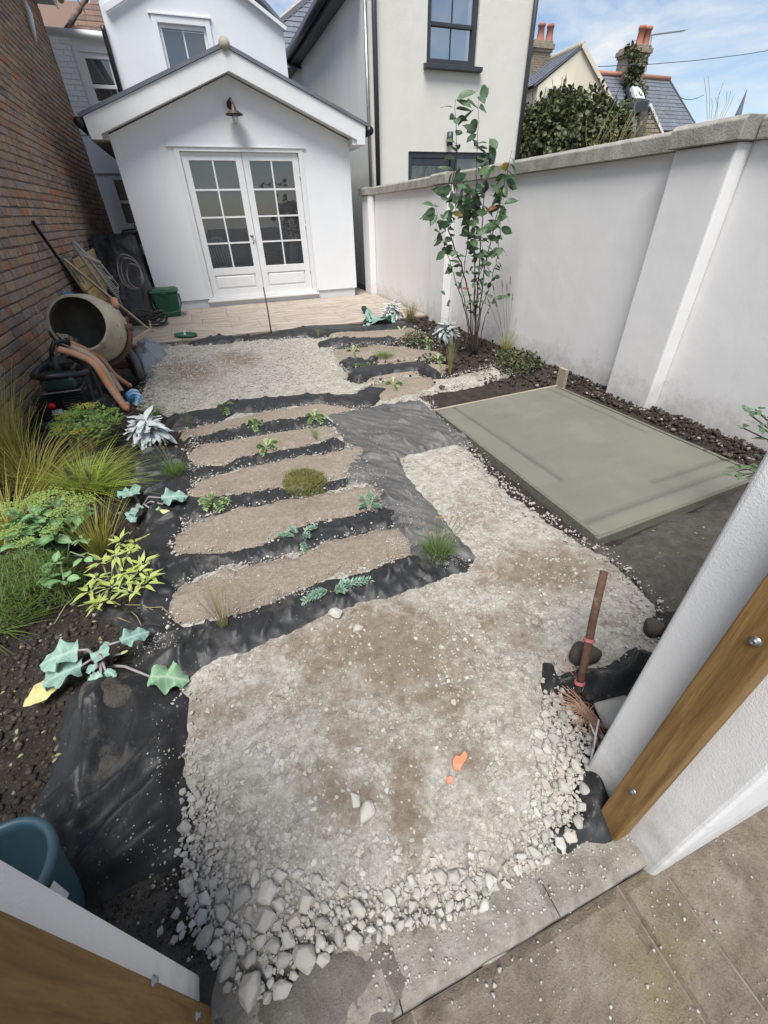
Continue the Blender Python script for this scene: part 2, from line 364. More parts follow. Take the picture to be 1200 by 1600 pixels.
# glass
def glass(name, tint=(.9, .95, .95), refl=.12, rough=.02, body=None, bodyfac=.0):
    m, t, p = nmat(name)
    t.nodes.remove(p); out = t.nodes['Material Output']
    tr = t.nodes.new('ShaderNodeBsdfTransparent'); tr.inputs[0].default_value = (*tint, 1)
    gl = t.nodes.new('ShaderNodeBsdfGlossy'); gl.inputs['Roughness'].default_value = rough; gl.inputs[0].default_value = (.95, .97, 1, 1)
    fr = t.nodes.new('ShaderNodeLayerWeight'); fr.inputs[0].default_value = .25
    mr = t.nodes.new('ShaderNodeMapRange'); lnk(t, fr.outputs['Fresnel'], mr.inputs[0]); mr.inputs[3].default_value = refl; mr.inputs[4].default_value = 1
    ms = t.nodes.new('ShaderNodeMixShader'); lnk(t, mr.outputs[0], ms.inputs[0])
    if body is not None:
        d = t.nodes.new('ShaderNodeBsdfDiffuse'); d.inputs[0].default_value = (*body, 1)
        m2 = t.nodes.new('ShaderNodeMixShader'); m2.inputs[0].default_value = bodyfac
        lnk(t, tr.outputs[0], m2.inputs[1]); lnk(t, d.outputs[0], m2.inputs[2]); lnk(t, m2.outputs[0], ms.inputs[1])
    else: lnk(t, tr.outputs[0], ms.inputs[1])
    lnk(t, gl.outputs[0], ms.inputs[2]); lnk(t, ms.outputs[0], out.inputs['Surface'])
    return m
M_glass = glass('door_glass', (.82, .87, .88), .10, .02, (.22, .24, .25), .12)
M_glassw = glass('window_glass', (.8, .85, .85), .12, .02, (.05, .055, .06), .5)
M_glassb = glass('sky_reflecting_glass', (.7, .8, .85), .42, .02, (.05, .06, .07), .6)
M_blind = simple('pale_blind', (.62, .66, .68), .8, (.54, .58, .60), 4, .1)
M_inside = simple('room_plaster', (.42, .42, .41), .9, (.36, .36, .35), 2, 0)
M_bulb = glass('bulb_glass', (.95, .97, .97), .15, .02, (.6, .62, .6), .3)
# ------------------------------------------------------------------ mesh helpers
def origin_of(o):
    v = Vector((0, 0, 0))
    while o is not None: v = v+o.location; o = o.parent
    return v
class MB:
    def __init__(s): s.v = []; s.f = []; s.mi = []; s.cur = 0
    def add(s, vs, fs):
        b = len(s.v); s.v += [tuple(q) for q in vs]; s.f += [tuple(b+i for i in f) for f in fs]; s.mi += [s.cur]*len(fs); return s
    def box(s, x0, x1, y0, y1, z0, z1):
        if x0 > x1: x0, x1 = x1, x0
        if y0 > y1: y0, y1 = y1, y0
        if z0 > z1: z0, z1 = z1, z0
        return s.add([(x0, y0, z0), (x1, y0, z0), (x1, y1, z0), (x0, y1, z0), (x0, y0, z1), (x1, y0, z1), (x1, y1, z1), (x0, y1, z1)],
                     [(0, 3, 2, 1), (4, 5, 6, 7), (0, 1, 5, 4), (1, 2, 6, 5), (2, 3, 7, 6), (3, 0, 4, 7)])
    def bar(s, a, b, w, h, up=(0, 0, 1)):
        a = Vector(a); b = Vector(b); d = (b-a).normalized(); u = Vector(up)
        if abs(d.dot(u)) > .98: u = Vector((1, 0, 0))
        r = d.cross(u).normalized(); u = r.cross(d); r = r*w/2; u = u*h/2
        return s.add([a-r-u, a+r-u, a+r+u, a-r+u, b-r-u, b+r-u, b+r+u, b-r+u],
                     [(0, 1, 2, 3), (7, 6, 5, 4), (0, 4, 5, 1), (1, 5, 6, 2), (2, 6, 7, 3), (3, 7, 4, 0)])
    def prism(s, poly, d):
        n = len(poly); p = [Vector(q) for q in poly]; q = [a+Vector(d) for a in p]
        return s.add(p+q, [tuple(range(n))[::-1], tuple(range(n, 2*n))]+[(i, (i+1) % n, n+(i+1) % n, n+i) for i in range(n)])
    def tube(s, pts, r, n=8, caps=True):
        pts = [Vector(q) for q in pts]; k = len(pts)
        rr = r if hasattr(r, '__len__') else [r]*k
        u = None; vs = []
        for i, q in enumerate(pts):
            d = (pts[min(i+1, k-1)]-pts[max(i-1, 0)]).normalized()
            if u is None:
                u = d.orthogonal().normalized()
            else:
                u = (u-d*u.dot(d)); u = u.normalized() if u.length > 1e-6 else d.orthogonal().normalized()
            w = d.cross(u)
            for j in range(n):
                a = 2*math.pi*j/n; vs.append(q+(u*math.cos(a)+w*math.sin(a))*rr[i])
        fs = [(i*n+j, i*n+(j+1) % n, (i+1)*n+(j+1) % n, (i+1)*n+j) for i in range(k-1) for j in range(n)]
        if caps: fs += [tuple(range(n))[::-1], tuple(range((k-1)*n, k*n))]
        return s.add(vs, fs)
    def lathe(s, prof, o, axis, n=24, sx=1.0):
        o = Vector(o); a = Vector(axis).normalized(); u = a.orthogonal().normalized(); w = a.cross(u); vs = []
        for r, h in prof:
            for j in range(n):
                t = 2*math.pi*j/n; vs.append(o+a*h+(u*math.cos(t)*sx+w*math.sin(t))*r)
        k = len(prof)
        return s.add(vs, [(i*n+j, i*n+(j+1) % n, (i+1)*n+(j+1) % n, (i+1)*n+j) for i in range(k-1) for j in range(n)])
    def ribbon(s, pts, ws, side):
        b = len(s.v); k = len(pts)
        for q, w in zip(pts, ws):
            s.v.append(tuple(Vector(q)-side*w)); s.v.append(tuple(Vector(q)+side*w))
        for i in range(k-1):
            s.f.append((b+2*i, b+2*i+1, b+2*i+3, b+2*i+2)); s.mi.append(s.cur)
        return s
    def build(s, name, mat, parent=None, smooth=False, bevel=0, seg=2, auto=None):
        me = bpy.data.meshes.new(name)
        off = origin_of(parent) if parent is not None else Vector((0, 0, 0))
        vs = [(a-off.x, b-off.y, c-off.z) for a, b, c in s.v] if parent is not None else s.v
        me.from_pydata(vs, [], s.f)
        for mm in (mat if isinstance(mat, (list, tuple)) else [mat]): me.materials.append(mm)
        if any(s.mi): me.polygons.foreach_set('material_index', s.mi)
        if smooth: me.polygons.foreach_set('use_smooth', [True]*len(me.polygons))
        me.update()
        o = bpy.data.objects.new(name, me); C.objects.link(o)
        if parent is not None: o.parent = parent
        if bevel:
            b = o.modifiers.new('bevel', 'BEVEL'); b.width = bevel; b.segments = seg; b.limit_method = 'ANGLE'; b.angle_limit = math.radians(40)
        return o
def np_mesh(name, V, F, mat, parent=None, smooth=True, attr=None):
    """V (n,3) float, F (m,k) int"""
    me = bpy.data.meshes.new(name); k = F.shape[1]
    if parent is not None: V = V-np.array(origin_of(parent))
    me.vertices.add(len(V)); me.vertices.foreach_set('co', np.ascontiguousarray(V, dtype=np.float32).ravel())
    me.loops.add(F.size); me.loops.foreach_set('vertex_index', F.astype(np.int32).ravel())
    me.polygons.add(len(F)); me.polygons.foreach_set('loop_start', np.arange(0, F.size, k, dtype=np.int32))
    me.polygons.foreach_set('loop_total', np.full(len(F), k, dtype=np.int32))
    me.polygons.foreach_set('use_smooth', np.full(len(F), smooth))
    me.update(calc_edges=True); me.validate()
    me.materials.append(mat)
    o = bpy.data.objects.new(name, me); C.objects.link(o)
    if parent is not None: o.parent = parent
    return o
def tag(o, label=None, cat=None, group=None, kind=None):
    if label: o['label'] = label
    if cat: o['category'] = cat
    if group: o['group'] = group
    if kind: o['kind'] = kind
    return o
def thing(name, label, cat, loc=(0, 0, 0), group=None):
    o = bpy.data.objects.new(name, None); C.objects.link(o); o.location = loc
    o.empty_display_size = .1
    return tag(o, label, cat, group)
def inst(name, me, parent, M):
    """object sharing mesh data me, world matrix M, under parent (unrotated)"""
    o = bpy.data.objects.new(name, me); C.objects.link(o); o.parent = parent
    o.matrix_local = Matrix.Translation(-origin_of(parent)) @ M
    return o

# ------------------------------------------------------------------ polygon sheets (ground, sand, membrane)
def sdf(P, poly):
    """signed distance, positive inside"""
    poly = np.array(poly); n = len(poly); d = np.full(len(P), 1e9); ins = np.zeros(len(P), bool)
    for i in range(n):
        a = poly[i]; b = poly[(i+1) % n]; e = b-a; w = P-a
        tt = np.clip((w@e)/max(e@e, 1e-12), 0, 1); q = w-tt[:, None]*e
        d = np.minimum(d, np.hypot(q[:, 0], q[:, 1]))
        c1 = (a[1] <= P[:, 1]) & (b[1] > P[:, 1]); c2 = (b[1] <= P[:, 1]) & (a[1] > P[:, 1])
        cr_ = e[0]*w[:, 1]-e[1]*w[:, 0]
        ins ^= (c1 & (cr_ > 0)) | (c2 & (cr_ < 0))
    return np.where(ins, d, -d)
def gridmesh(name, xs, ys, Z, keep, mat, parent=None):
    nx, ny = len(xs), len(ys)
    X, Y = np.meshgrid(xs, ys, indexing='ij')
    idx = np.arange(nx*ny).reshape(nx, ny)
    F = np.stack([idx[:-1, :-1], idx[1:, :-1], idx[1:, 1:], idx[:-1, 1:]], -1).reshape(-1, 4)
    K = keep.reshape(nx, ny); kf = (K[:-1, :-1] & K[1:, :-1] & K[1:, 1:] & K[:-1, 1:]).ravel()
    F = F[kf]; used = np.unique(F); remap = np.zeros(nx*ny, int); remap[used] = np.arange(len(used))
    V = np.stack([X.ravel(), Y.ravel(), Z.ravel()], -1)[used]
    return np_mesh(name, V, remap[F], mat, parent)
def sheet(name, poly, mat, hfun, res=.015, wob=.02, wobs=9, drop=.9, margin=.05, seed=0, parent=None):
    P = np.array(poly); lo = P.min(0)-margin-.03; hi = P.max(0)+margin+.03
    xs = np.arange(lo[0], hi[0], res); ys = np.arange(lo[1], hi[1], res)
    X, Y = np.meshgrid(xs, ys, indexing='ij'); Q = np.stack([X.ravel(), Y.ravel()], -1)
    S = sdf(Q, poly)+wob*2*(fbm(Q[:, 0]*wobs, Q[:, 1]*wobs, seed, 4, .6)-.5)
    Z = hfun(Q[:, 0], Q[:, 1], S)
    Z = np.where(S < 0, Z+np.maximum(S, -margin)*drop, Z)
    return gridmesh(name, xs, ys, Z, S > -margin, mat, parent)

# ------------------------------------------------------------------ leaves
def leaf_mesh(name, L, W, mat, kind='oval', fold=.25, curl=.2, n=6, wavy=0.0, seed=0, lobes=0, m=2):
    """leaf lying along +Y, normal +Z, base at origin; quad strip with 2m columns"""
    r = random.Random(seed); V = []; F = []; vein = []
    cols = 2*m+1
    for i in range(n+1):
        t = i/n
        if kind == 'oval': w = math.sin(math.pi*min(1, t*.965+.025))**.72
        elif kind == 'lance': w = math.sin(math.pi*t**.62)**.95
        elif kind == 'spoon': w = (max(0.0, math.sin(math.pi*min(1, (t*.955)**1.5+.02))))**.62*.95+.10*(1-t)
        elif kind == 'round': w = math.sin(math.pi*min(1, t*.96+.03))**.55
        elif kind == 'lobed': w = (math.sin(math.pi*min(1, t*.80+.10))**.5)*(1+.085*math.sin(t*math.pi*lobes*2+.6))
        elif kind == 'strap': w = min(1, t*6+.3)*min(1, (1-t)*3+.05)
        w = max(w, .02)*W/2
        if kind == 'lobed': w *= 1+.13*(r.random()-.5)
        for j in range(cols):
            s = (j-m)/m; x = s*w
            z = fold*abs(x)-curl*L*t*t+wavy*math.sin(t*11+s*2+seed)*abs(s)**1.5*W*(1+.5*math.sin(t*5+seed*2))
            y = t*L*(1-.12*abs(s)*(kind != 'strap'))
            V.append((x, y, z)); vein.append(1.0 if j == m else (.55 if kind == 'lobed' and (i-abs(j-m)) % 4 == 0 else 0.0))
    for i in range(n):
        for j in range(cols-1):
            a = i*cols+j; F.append((a, a+1, a+cols+1, a+cols))
    me = bpy.data.meshes.new(name); me.from_pydata(V, [], F); me.materials.append(mat)
    at = me.attributes.new('vein', 'FLOAT', 'POINT'); at.data.foreach_set('value', [x*.6 for x in vein])
    me.polygons.foreach_set('use_smooth', [True]*len(F)); me.update(); return me
def lmat(p, d, up=(0, 0, 1), s=1.0, roll=0.0):
    """matrix: +Y along d, +Z near up"""
    d = Vector(d).normalized(); u = Vector(up)
    if abs(d.dot(u)) > .97: u = Vector((1, .2, 0))
    x = d.cross(u).normalized(); z = x.cross(d)
    R = Matrix((x, d, z)).transposed().to_4x4()
    return Matrix.Translation(p) @ R @ Matrix.Rotation(roll, 4, 'Y') @ Matrix.Scale(s, 4)
def add_mesh(mb, me, M):
    mb.add([M @ v.co for v in me.vertices], [tuple(pl.vertices) for pl in me.polygons])
def blades(mb, c, n, L, spread, w, droop, base=.02, lean=(0, 0), var=.35, r=rnd, seg=5):
    c = Vector(c)
    for _ in range(n):
        a = r.uniform(0, 2*math.pi); s = spread*(r.random()**.6); l = L*(1-var+2*var*r.random()*.8)
        dx, dy = math.cos(a)*s+lean[0], math.sin(a)*s+lean[1]
        b = c+Vector((math.cos(a)*base*r.random(), math.sin(a)*base*r.random(), -.01))
        pts = []; dr = droop*(.5+r.random())
        for i in range(seg+1):
            t = i/seg
            pts.append(b+Vector((dx*l*t*(1+.5*t), dy*l*t*(1+.5*t), l*t*math.sqrt(max(.08, 1-min(.9, (dx*dx+dy*dy))))-dr*l*t*t)))
            if pts[-1].z < .004: pts[-1].z = .004+.002*r.random()
        side = Vector((-math.sin(a+r.uniform(-.6, .6)), math.cos(a), r.uniform(-.3, .3))).normalized()
        mb.ribbon(pts, [w*.5*(1-.85*(i/seg)**1.6) for i in range(seg+1)], side)
    return mb
def rocks_pool(n, sub, seed, rough=.28):
    """angular rocks: convex hulls of scattered points, edges softened when sub > 1"""
    out = []
    for k in range(n):
        bm = bmesh.new(); r = random.Random(seed+k); npt = 9 if sub < 2 else 15
        sc = (1, r.uniform(.62, .95), r.uniform(.5, .78))
        for i in range(npt):
            z = 1-2*(i+.5)/npt; a = i*2.39996+r.uniform(-.5, .5); q = math.sqrt(1-z*z); m_ = r.uniform(1-rough*1.2, 1.06)
            bm.verts.new((math.cos(a)*q*m_*sc[0], math.sin(a)*q*m_*sc[1], z*m_*sc[2]))
        bmesh.ops.convex_hull(bm, input=bm.verts)
        bmesh.ops.delete(bm, geom=[v for v in bm.verts if not v.link_faces], context='VERTS')
        if sub > 1: bmesh.ops.bevel(bm, geom=list(bm.edges), offset=.13, segments=1 if sub == 2 else 2, profile=.6, affect='EDGES', clamp_overlap=True)
        bmesh.ops.triangulate(bm, faces=bm.faces)
        if sub > 2: bmesh.ops.smooth_vert(bm, verts=bm.verts, factor=.4, use_axis_x=True, use_axis_y=True, use_axis_z=True)
        bmesh.ops.recalc_face_normals(bm, faces=bm.faces)
        bm.verts.index_update(); V = np.array([v.co[:] for v in bm.verts]); F = np.array([[v.index for v in f.verts] for f in bm.faces]); bm.free()
        out.append((V, F))
    return out
def rock_join(name, pool, items, mat, parent=None, smooth=True):
    """items: (x, y, z, r, rot, tilt)"""
    Vs = []; Fs = []; b = 0
    for i, (x, y, z, r, a, tl) in enumerate(items):
        V, F = pool[i % len(pool)]
        c, s = math.cos(a), math.sin(a); ct, st = math.cos(tl), math.sin(tl)
        Q = V*r; Q = np.stack([Q[:, 0], Q[:, 1]*ct-Q[:, 2]*st, Q[:, 1]*st+Q[:, 2]*ct], -1)
        Vs.append(np.stack([Q[:, 0]*c-Q[:, 1]*s+x, Q[:, 0]*s+Q[:, 1]*c+y, Q[:, 2]+z], -1)); Fs.append(F+b); b += len(V)
    return np_mesh(name, np.concatenate(Vs), np.concatenate(Fs), mat, parent, smooth)
# ================================================================== GROUND
XW, XB, YH = 3.17, -1.6, 8.98            # boundary wall face, brick wall face, garden room front
gnd = tag(MB().box(-120, 120, -60, 220, -.35, -.16).build('ground', M_soil2), kind='structure')

def h_soil(x, y, s):
    return -.022+.030*(fbm(x*5, y*5, 1, 5, .55)-.5)+.012*(fbm(x*22, y*22, 4, 3)-.5)
soil = tag(sheet('soil_bed', [(XB-.05, .16), (XW+.06, .16), (XW+.06, 7.6), (2.1, 6.9), (-1.0, 6.9), (XB-.05, 7.2)], M_soil, h_soil, .018, 0), kind='structure')

def h_gravel(x, y, s):
    e = np.clip(s/.10, 0, 1)
    far = np.clip((y-3.4)/1.2, 0, 1)
    mound = .05*far*np.clip(fbm(x*1.7, y*1.7, 3, 3)-.42, 0, 1)
    return -.016+.020*e+.012*(fbm(x*3, y*3, 2, 4)-.5)+.010*(fbm(x*26, y*26, 5, 3, .6)-.5)*(1+1.2*far)+mound
def dirt_attr(o):
    n = len(o.data.vertices); co = np.empty(n*3, dtype=np.float32); o.data.vertices.foreach_get('co', co); co = co.reshape(-1, 3); d = np.full(n, -.06)
    for (x, y, rx, ry, a) in ((600, 1010, 150, 80, .42), (560, 1150, 90, 60, .25), (700, 1110, 70, 60, .22), (480, 1010, 70, 45, .30), (690, 1060, 55, 85, .34), (545, 1120, 60, 60, .22), (545, 1250, 70, 45, .34), (640, 1235, 38, 75, .36), (505, 1215, 45, 45, .3), (855, 890, 110, 38, .40), (775, 985, 95, 40, .26), (335, 1110, 60, 40, .26),
                              (430, 1085, 60, 40, .2), (735, 1185, 40, 60, .24), (300, 580, 45, 18, .36), (370, 562, 40, 14, .34), (270, 590, 40, 16, .26), (830, 1000, 60, 40, .18), (600, 1420, 60, 30, .12), (740, 800, 60, 40, .2), (450, 560, 40, 14, .1)):
        c = G(x, y); ex = G(x+rx, y); ey_ = G(x, y-ry); u = np.array([ex.x-c.x, ex.y-c.y]); v = np.array([ey_.x-c.x, ey_.y-c.y]); Mi = np.linalg.inv(np.stack([u, v], 1)); q = (co[:, :2]-np.array([c.x, c.y]))@Mi.T
        d = np.maximum(d, a*np.exp(-.7*(q**2).sum(1))-.06*(1-np.exp(-.7*(q**2).sum(1))))
    at = o.data.attributes.new('dirt', 'FLOAT', 'POINT'); at.data.foreach_set('value', d.astype(np.float32))
grav_px = [(262, 1120), (268, 1250), (280, 1340), (292, 1430), (318, 1500), (335, 1560), (395, 1548), (470, 1492), (540, 1480), (620, 1462), (700, 1448), (770, 1415), (850, 1360),
           (905, 1310), (918, 1220), (905, 1165), (868, 1085), (905, 1052), (985, 1045), (1040, 1020), (1030, 960), (990, 905), (952, 868), (908, 846), (822, 790), (755, 725), (700, 662), (655, 615), (740, 600), (800, 585),
           (770, 570), (700, 590), (600, 580), (545, 590), (535, 560), (520, 525), (400, 530), (255, 540), (232, 580), (222, 640), (330, 650), (300, 700), (290, 800), (270, 900), (255, 1000)]
gravel = tag(sheet('gravel_area', GP(grav_px), M_gravel, h_gravel, .011, .05, 11, margin=.06, seed=2), kind='structure')
dirt_attr(gravel)

def h_sand(x, y, s): return .000+.030*np.clip(s/.06, 0, 1)**.7+.012*(fbm(x*7, y*7, 6, 4)-.5)+.006*(fbm(x*30, y*30, 4, 3)-.5)
Z6 = lambda q: z3(q, 3.0, 250, 480)
Z7 = lambda q: z3(q, 2.264, 230, 720)
sands = [Z6([(105, 590), (280, 545), (480, 500), (760, 455), (930, 478), (1000, 466), (830, 505), (690, 530), (410, 560), (190, 620)]),
         Z6([(130, 710), (200, 650), (560, 592), (800, 558), (845, 615), (520, 690), (280, 750), (150, 745)]),
         Z6([(125, 880), (200, 812), (520, 730), (790, 685), (950, 655), (1000, 700), (860, 800), (620, 850), (420, 880), (300, 890), (140, 910)]),
         Z7([(100, 295), (150, 230), (290, 175), (640, 118), (810, 88), (845, 130), (830, 180), (600, 225), (440, 290), (380, 325), (200, 335), (105, 335)]),
         Z7([(70, 515), (120, 448), (220, 408), (480, 348), (680, 278), (900, 230), (950, 260), (940, 340), (650, 420), (480, 495), (300, 550), (180, 585), (90, 560)])]
for i, q in enumerate(sands):
    tag(sheet('sand_strip', GP(q), M_sand, h_sand, .009, .046, 19, seed=i, margin=.06), kind='structure')
for i, q in enumerate([[(505, 520), (560, 512), (640, 512), (665, 522), (600, 533), (515, 530)], [(520, 550), (600, 540), (690, 552), (640, 565), (530, 572)], [(545, 588), (640, 572), (700, 570), (690, 582), (560, 600)], [(555, 612), (620, 590), (680, 592), (675, 605), (600, 628)]]):
    tag(sheet('sand_strip', GP(q), M_sand, h_sand, .016, .03, 7, seed=5+i, margin=.05), kind='structure')
def h_gsoil(x, y, s): return -.012+.01*np.clip(s/.06, 0, 1)+.014*(fbm(x*7, y*7, 6, 4)-.5)
tag(sheet('bare_soil', GP([(90, 1420), (290, 1338), (300, 1430), (330, 1500), (330, 1580), (150, 1640)]), M_soil2, h_gsoil, .012, .02, 9, margin=.05), kind='structure')
tag(sheet('bare_soil', GP([(890, 835), (960, 850), (1200, 740), (1260, 900), (1060, 1010), (1000, 900)]), M_soil2, h_gsoil, .014, .04, 9, margin=.05), kind='structure')

tag(sheet('bare_soil', GP([(345, 1570), (400, 1540), (480, 1492), (560, 1480), (640, 1470), (600, 1510), (560, 1540), (575, 1580), (520, 1640), (330, 1640)]), M_soil3, lambda x, y, s: -.0125+.004*np.clip(s/.06, 0, 1)+.007*(fbm(x*22, y*22, 6, 4)-.5), .006, .06, 16, margin=.04, drop=.25), kind='structure')
# ---------------------------------------------------------------- weed membrane
def h_fab(hgt, wid, ang, fr, amp, base=.004, fine=.004):
    ca, sa = math.cos(ang), math.sin(ang)
    def f(x, y, s):
        u = x*ca+y*sa; v = -x*sa+y*ca
        b = hgt*(1-np.exp(-(np.clip(s, 0, 9)/wid)**1.5))
        k = np.clip(s/.03, 0, 1)
        wr = .35*amp*(ridge(u*fr*.6+1.6*vn(x*4, y*4, 3), v*fr*.15+vn(x*2, y*2, 5), 2)**3)
        return base+b+k*(wr+fine*(fbm(x*14, y*14, 8, 3)-.5))
    return f
def creased(h, poly, n, ang, dang, A, w, L, extra, seed):
    """cloth folds: sharp-crested creases, random ones near direction ang plus given polylines"""
    r = random.Random(900+seed); P = np.array(GP(poly)); lo, hi = P.min(0), P.max(0); segs_ = []
    for _ in range(n):
        c = np.array([r.uniform(lo[0], hi[0]), r.uniform(lo[1], hi[1])]); a = ang+r.gauss(0, dang); l = L*r.uniform(.4, 1.3)
        d = np.array([math.cos(a), math.sin(a)])*l/2; bend = np.array([r.gauss(0, .12), r.gauss(0, .12)])*l
        segs_.append(([c-d, c+bend*.5, c+d], A*r.uniform(.25, 1.0), w*r.uniform(.5, 1.5)))
    for pl_, a_, w_ in extra: segs_.append(([np.array(q) for q in GP(pl_)], a_, w_))
    def f(x, y, s):
        Q = np.stack([x, y], -1); Z = np.zeros(len(x))
        Q = Q+.010*np.stack([fbm(x*11, y*11, 1, 2)-.5, fbm(x*11, y*11, 6, 2)-.5], -1)*2
        for pl_, a_, w_ in segs_:
            D = np.full(len(x), 9.); T = np.zeros(len(x)); m_ = len(pl_)-1
            for i in range(m_):
                e = pl_[i+1]-pl_[i]; ww = Q-pl_[i]; t_ = np.clip((ww@e)/max(e@e, 1e-9), 0, 1); q = ww-t_[:, None]*e; dd = np.hypot(q[:, 0], q[:, 1]); side = np.sign(e[0]*ww[:, 1]-e[1]*ww[:, 0])
                dd = np.where(side > 0, dd*.75, dd*1.6); k = dd < D; D = np.where(k, dd, D); T = np.where(k, (i+t_)/m_, T)
            fade = np.clip(np.minimum(T, 1-T)*5, 0, 1)**.7*.9+.1
            Z = Z+a_*fade*np.exp(-np.sqrt((D/w_)**2+.08)+.28)
        return h(x, y, s)+Z*np.clip(s/.035, 0, 1)
    return f
def membrane(label, poly, h, mat=None, res=.009, wob=.012, seed=0, n=26, ang=None, dang=.45, A=.022, w=.016, L=.13, extra=()):
    h = creased(h, poly, n, row_ang+math.pi/2 if ang is None else ang, dang, A, w, L, extra, seed)
    o = sheet('weed_membrane', GP(poly), mat or M_fab, h, res, wob*1.4, 12, margin=.05, seed=seed)
    return tag(o, label, 'membrane', 'weed membrane laid in strips')
row_ang = math.atan2(*(np.array(GP([(640, 880)])[0])-np.array(GP([(350, 990)])[0]))[::-1])
membrane('black membrane strip folded up like a lip at the far end of the sand rows', Z6([(40, 520), (180, 487), (250, 480), (330, 432), (370, 440), (500, 432), (700, 412), (900, 415), (975, 378), (1090, 390), (1005, 468), (920, 482), (760, 458), (620, 468), (480, 500), (350, 503), (280, 545), (130, 560), (50, 570)]), h_fab(.040, .05, row_ang, 9, .014), seed=1)
membrane('black membrane strip between the farthest two sand rows', Z6([(128, 610), (250, 590), (350, 568), (410, 533), (560, 530), (690, 515), (785, 515), (830, 560), (780, 565), (560, 594), (400, 614), (340, 634), (190, 655)]), h_fab(.012, .05, row_ang, 11, .012), seed=2, n=85, A=.018, w=.009)
membrane('black membrane strip second nearest to the far fold, with a torn tab at its end', Z6([(125, 742), (300, 745), (370, 713), (520, 678), (760, 638), (800, 605), (835, 615), (880, 650), (860, 680), (780, 692), (520, 733), (330, 773), (180, 818), (130, 830)]), h_fab(.012, .05, row_ang, 12, .012), seed=3, n=85, A=.018, w=.009)
membrane('black membrane strip below the mossy mat', Z6([(60, 905), (110, 890), (200, 880), (320, 884), (450, 862), (560, 842), (630, 870), (780, 820), (890, 800), (870, 845), (760, 880), (630, 908), (400, 958), (250, 990), (60, 1020)]), h_fab(.014, .05, row_ang, 13, .013), seed=4, n=85, A=.018, w=.009)
membrane('black membrane strip holding the floppy spurge', Z7([(15, 380), (100, 335), (280, 325), (380, 305), (450, 268), (600, 212), (750, 182), (870, 160), (905, 200), (880, 240), (780, 264), (650, 294), (500, 334), (400, 368), (290, 360), (200, 402), (75, 460), (20, 450)]), h_fab(.014, .05, row_ang, 13, .013), seed=5, n=85, A=.018, w=.009)
membrane('widest black membrane strip along the nearest sand row', Z7([(-25, 560), (60, 545), (130, 588), (250, 562), (330, 538), (480, 490), (520, 465), (640, 418), (700, 420), (780, 388), (935, 338), (1000, 330), (1130, 310), (1165, 345), (1130, 400), (1000, 440), (900, 474), (750, 504), (600, 564), (440, 640), (340, 685), (260, 695), (160, 745), (60, 760), (-20, 680)]), h_fab(.020, .07, row_ang, 11, .016), seed=6, n=110, A=.022, w=.010)
membrane('large dusty grey membrane sheet beside the wet slab', [(512, 648), (560, 640), (655, 626), (690, 655), (738, 692), (680, 703), (618, 718), (580, 735), (545, 700)], h_fab(.012, .05, -.9, 17, .006), M_fabd, seed=7, n=80, ang=-.95, dang=.16, A=.026, w=.010, L=.5)
membrane('dusty membrane band running down to the nearest corner of the sand rows', [(540, 700), (585, 715), (622, 712), (636, 745), (680, 795), (712, 835), (745, 872), (715, 898), (655, 885), (628, 848), (600, 800), (575, 755), (540, 758), (545, 735)], h_fab(.014, .06, .25, 15, .006), M_fabd, seed=8, n=70, ang=-.9, dang=.2, A=.024, w=.010, L=.45)
membrane('crumpled black membrane down the left side of the sand rows', [(200, 720), (262, 700), (300, 712), (300, 770), (290, 800), (275, 850), (262, 905), (285, 935), (258, 985), (220, 1000), (215, 945), (235, 900), (215, 860), (228, 800), (196, 780)], h_fab(.020, .05, .4, 9, .02), seed=9, n=60, ang=.5, dang=.7, A=.035, w=.018, L=.22)
big = membrane('largest black membrane sheet sprawled by the blue pot', [(140, 1062), (190, 1040), (245, 1058), (292, 1092), (290, 1120), (284, 1180), (290, 1250), (286, 1335), (210, 1372), (128, 1412), (80, 1390), (40, 1290), (85, 1215), (100, 1150), (115, 1090)], h_fab(.026, .06, -.75, 4.2, .02, fine=.008), res=.008, seed=10, n=16, ang=1.0, dang=.5, A=.020, w=.016, L=.25, extra=[([(148, 1066), (152, 1130), (140, 1215), (85, 1290), (40, 1330)], .05, .022), ([(166, 1066), (172, 1150), (150, 1240), (150, 1300)], .045, .018), ([(200, 1070), (225, 1130), (205, 1200), (150, 1262)], .03, .02), ([(285, 1110), (245, 1180), (190, 1245), (110, 1320)], .045, .022), ([(288, 1180), (250, 1240), (190, 1300), (120, 1400)], .05, .024), ([(286, 1280), (235, 1320), (170, 1375)], .025, .02), ([(60, 1270), (110, 1330), (128, 1408)], .035, .02), ([(130, 1410), (118, 1340), (100, 1290)], .03, .014)])
membrane('black membrane flap under the sea kale', [(168, 950), (222, 965), (270, 985), (350, 975), (360, 1005), (290, 1062), (240, 1066), (205, 1040), (230, 1010), (200, 985)], h_fab(.022, .05, .3, 7, .02), seed=11, n=22, ang=.6, dang=.8, A=.03, w=.018, L=.2)
tag(sheet('soil_spill', GP([(152, 1075), (190, 1068), (215, 1095), (190, 1120), (178, 1165), (200, 1200), (180, 1230), (150, 1255), (143, 1210), (155, 1170), (143, 1110)]), M_soil2, lambda x, y, s: .058+.02*np.clip(s/.05, 0, 1)+.02*(fbm(x*14, y*14, 3, 4)-.5), .009, .03, 12, margin=.05, drop=1.4), kind='stuff')
membrane('thin membrane strip along the patio edge', Z6([(380, 132), (480, 150), (520, 128), (690, 98), (860, 92), (950, 100), (1130, 72), (1200, 90), (1190, 110), (960, 128), (850, 130), (710, 158), (690, 135), (560, 150), (470, 160), (390, 165)]), h_fab(.05, .05, 0, 6, .02), res=.018, seed=12)
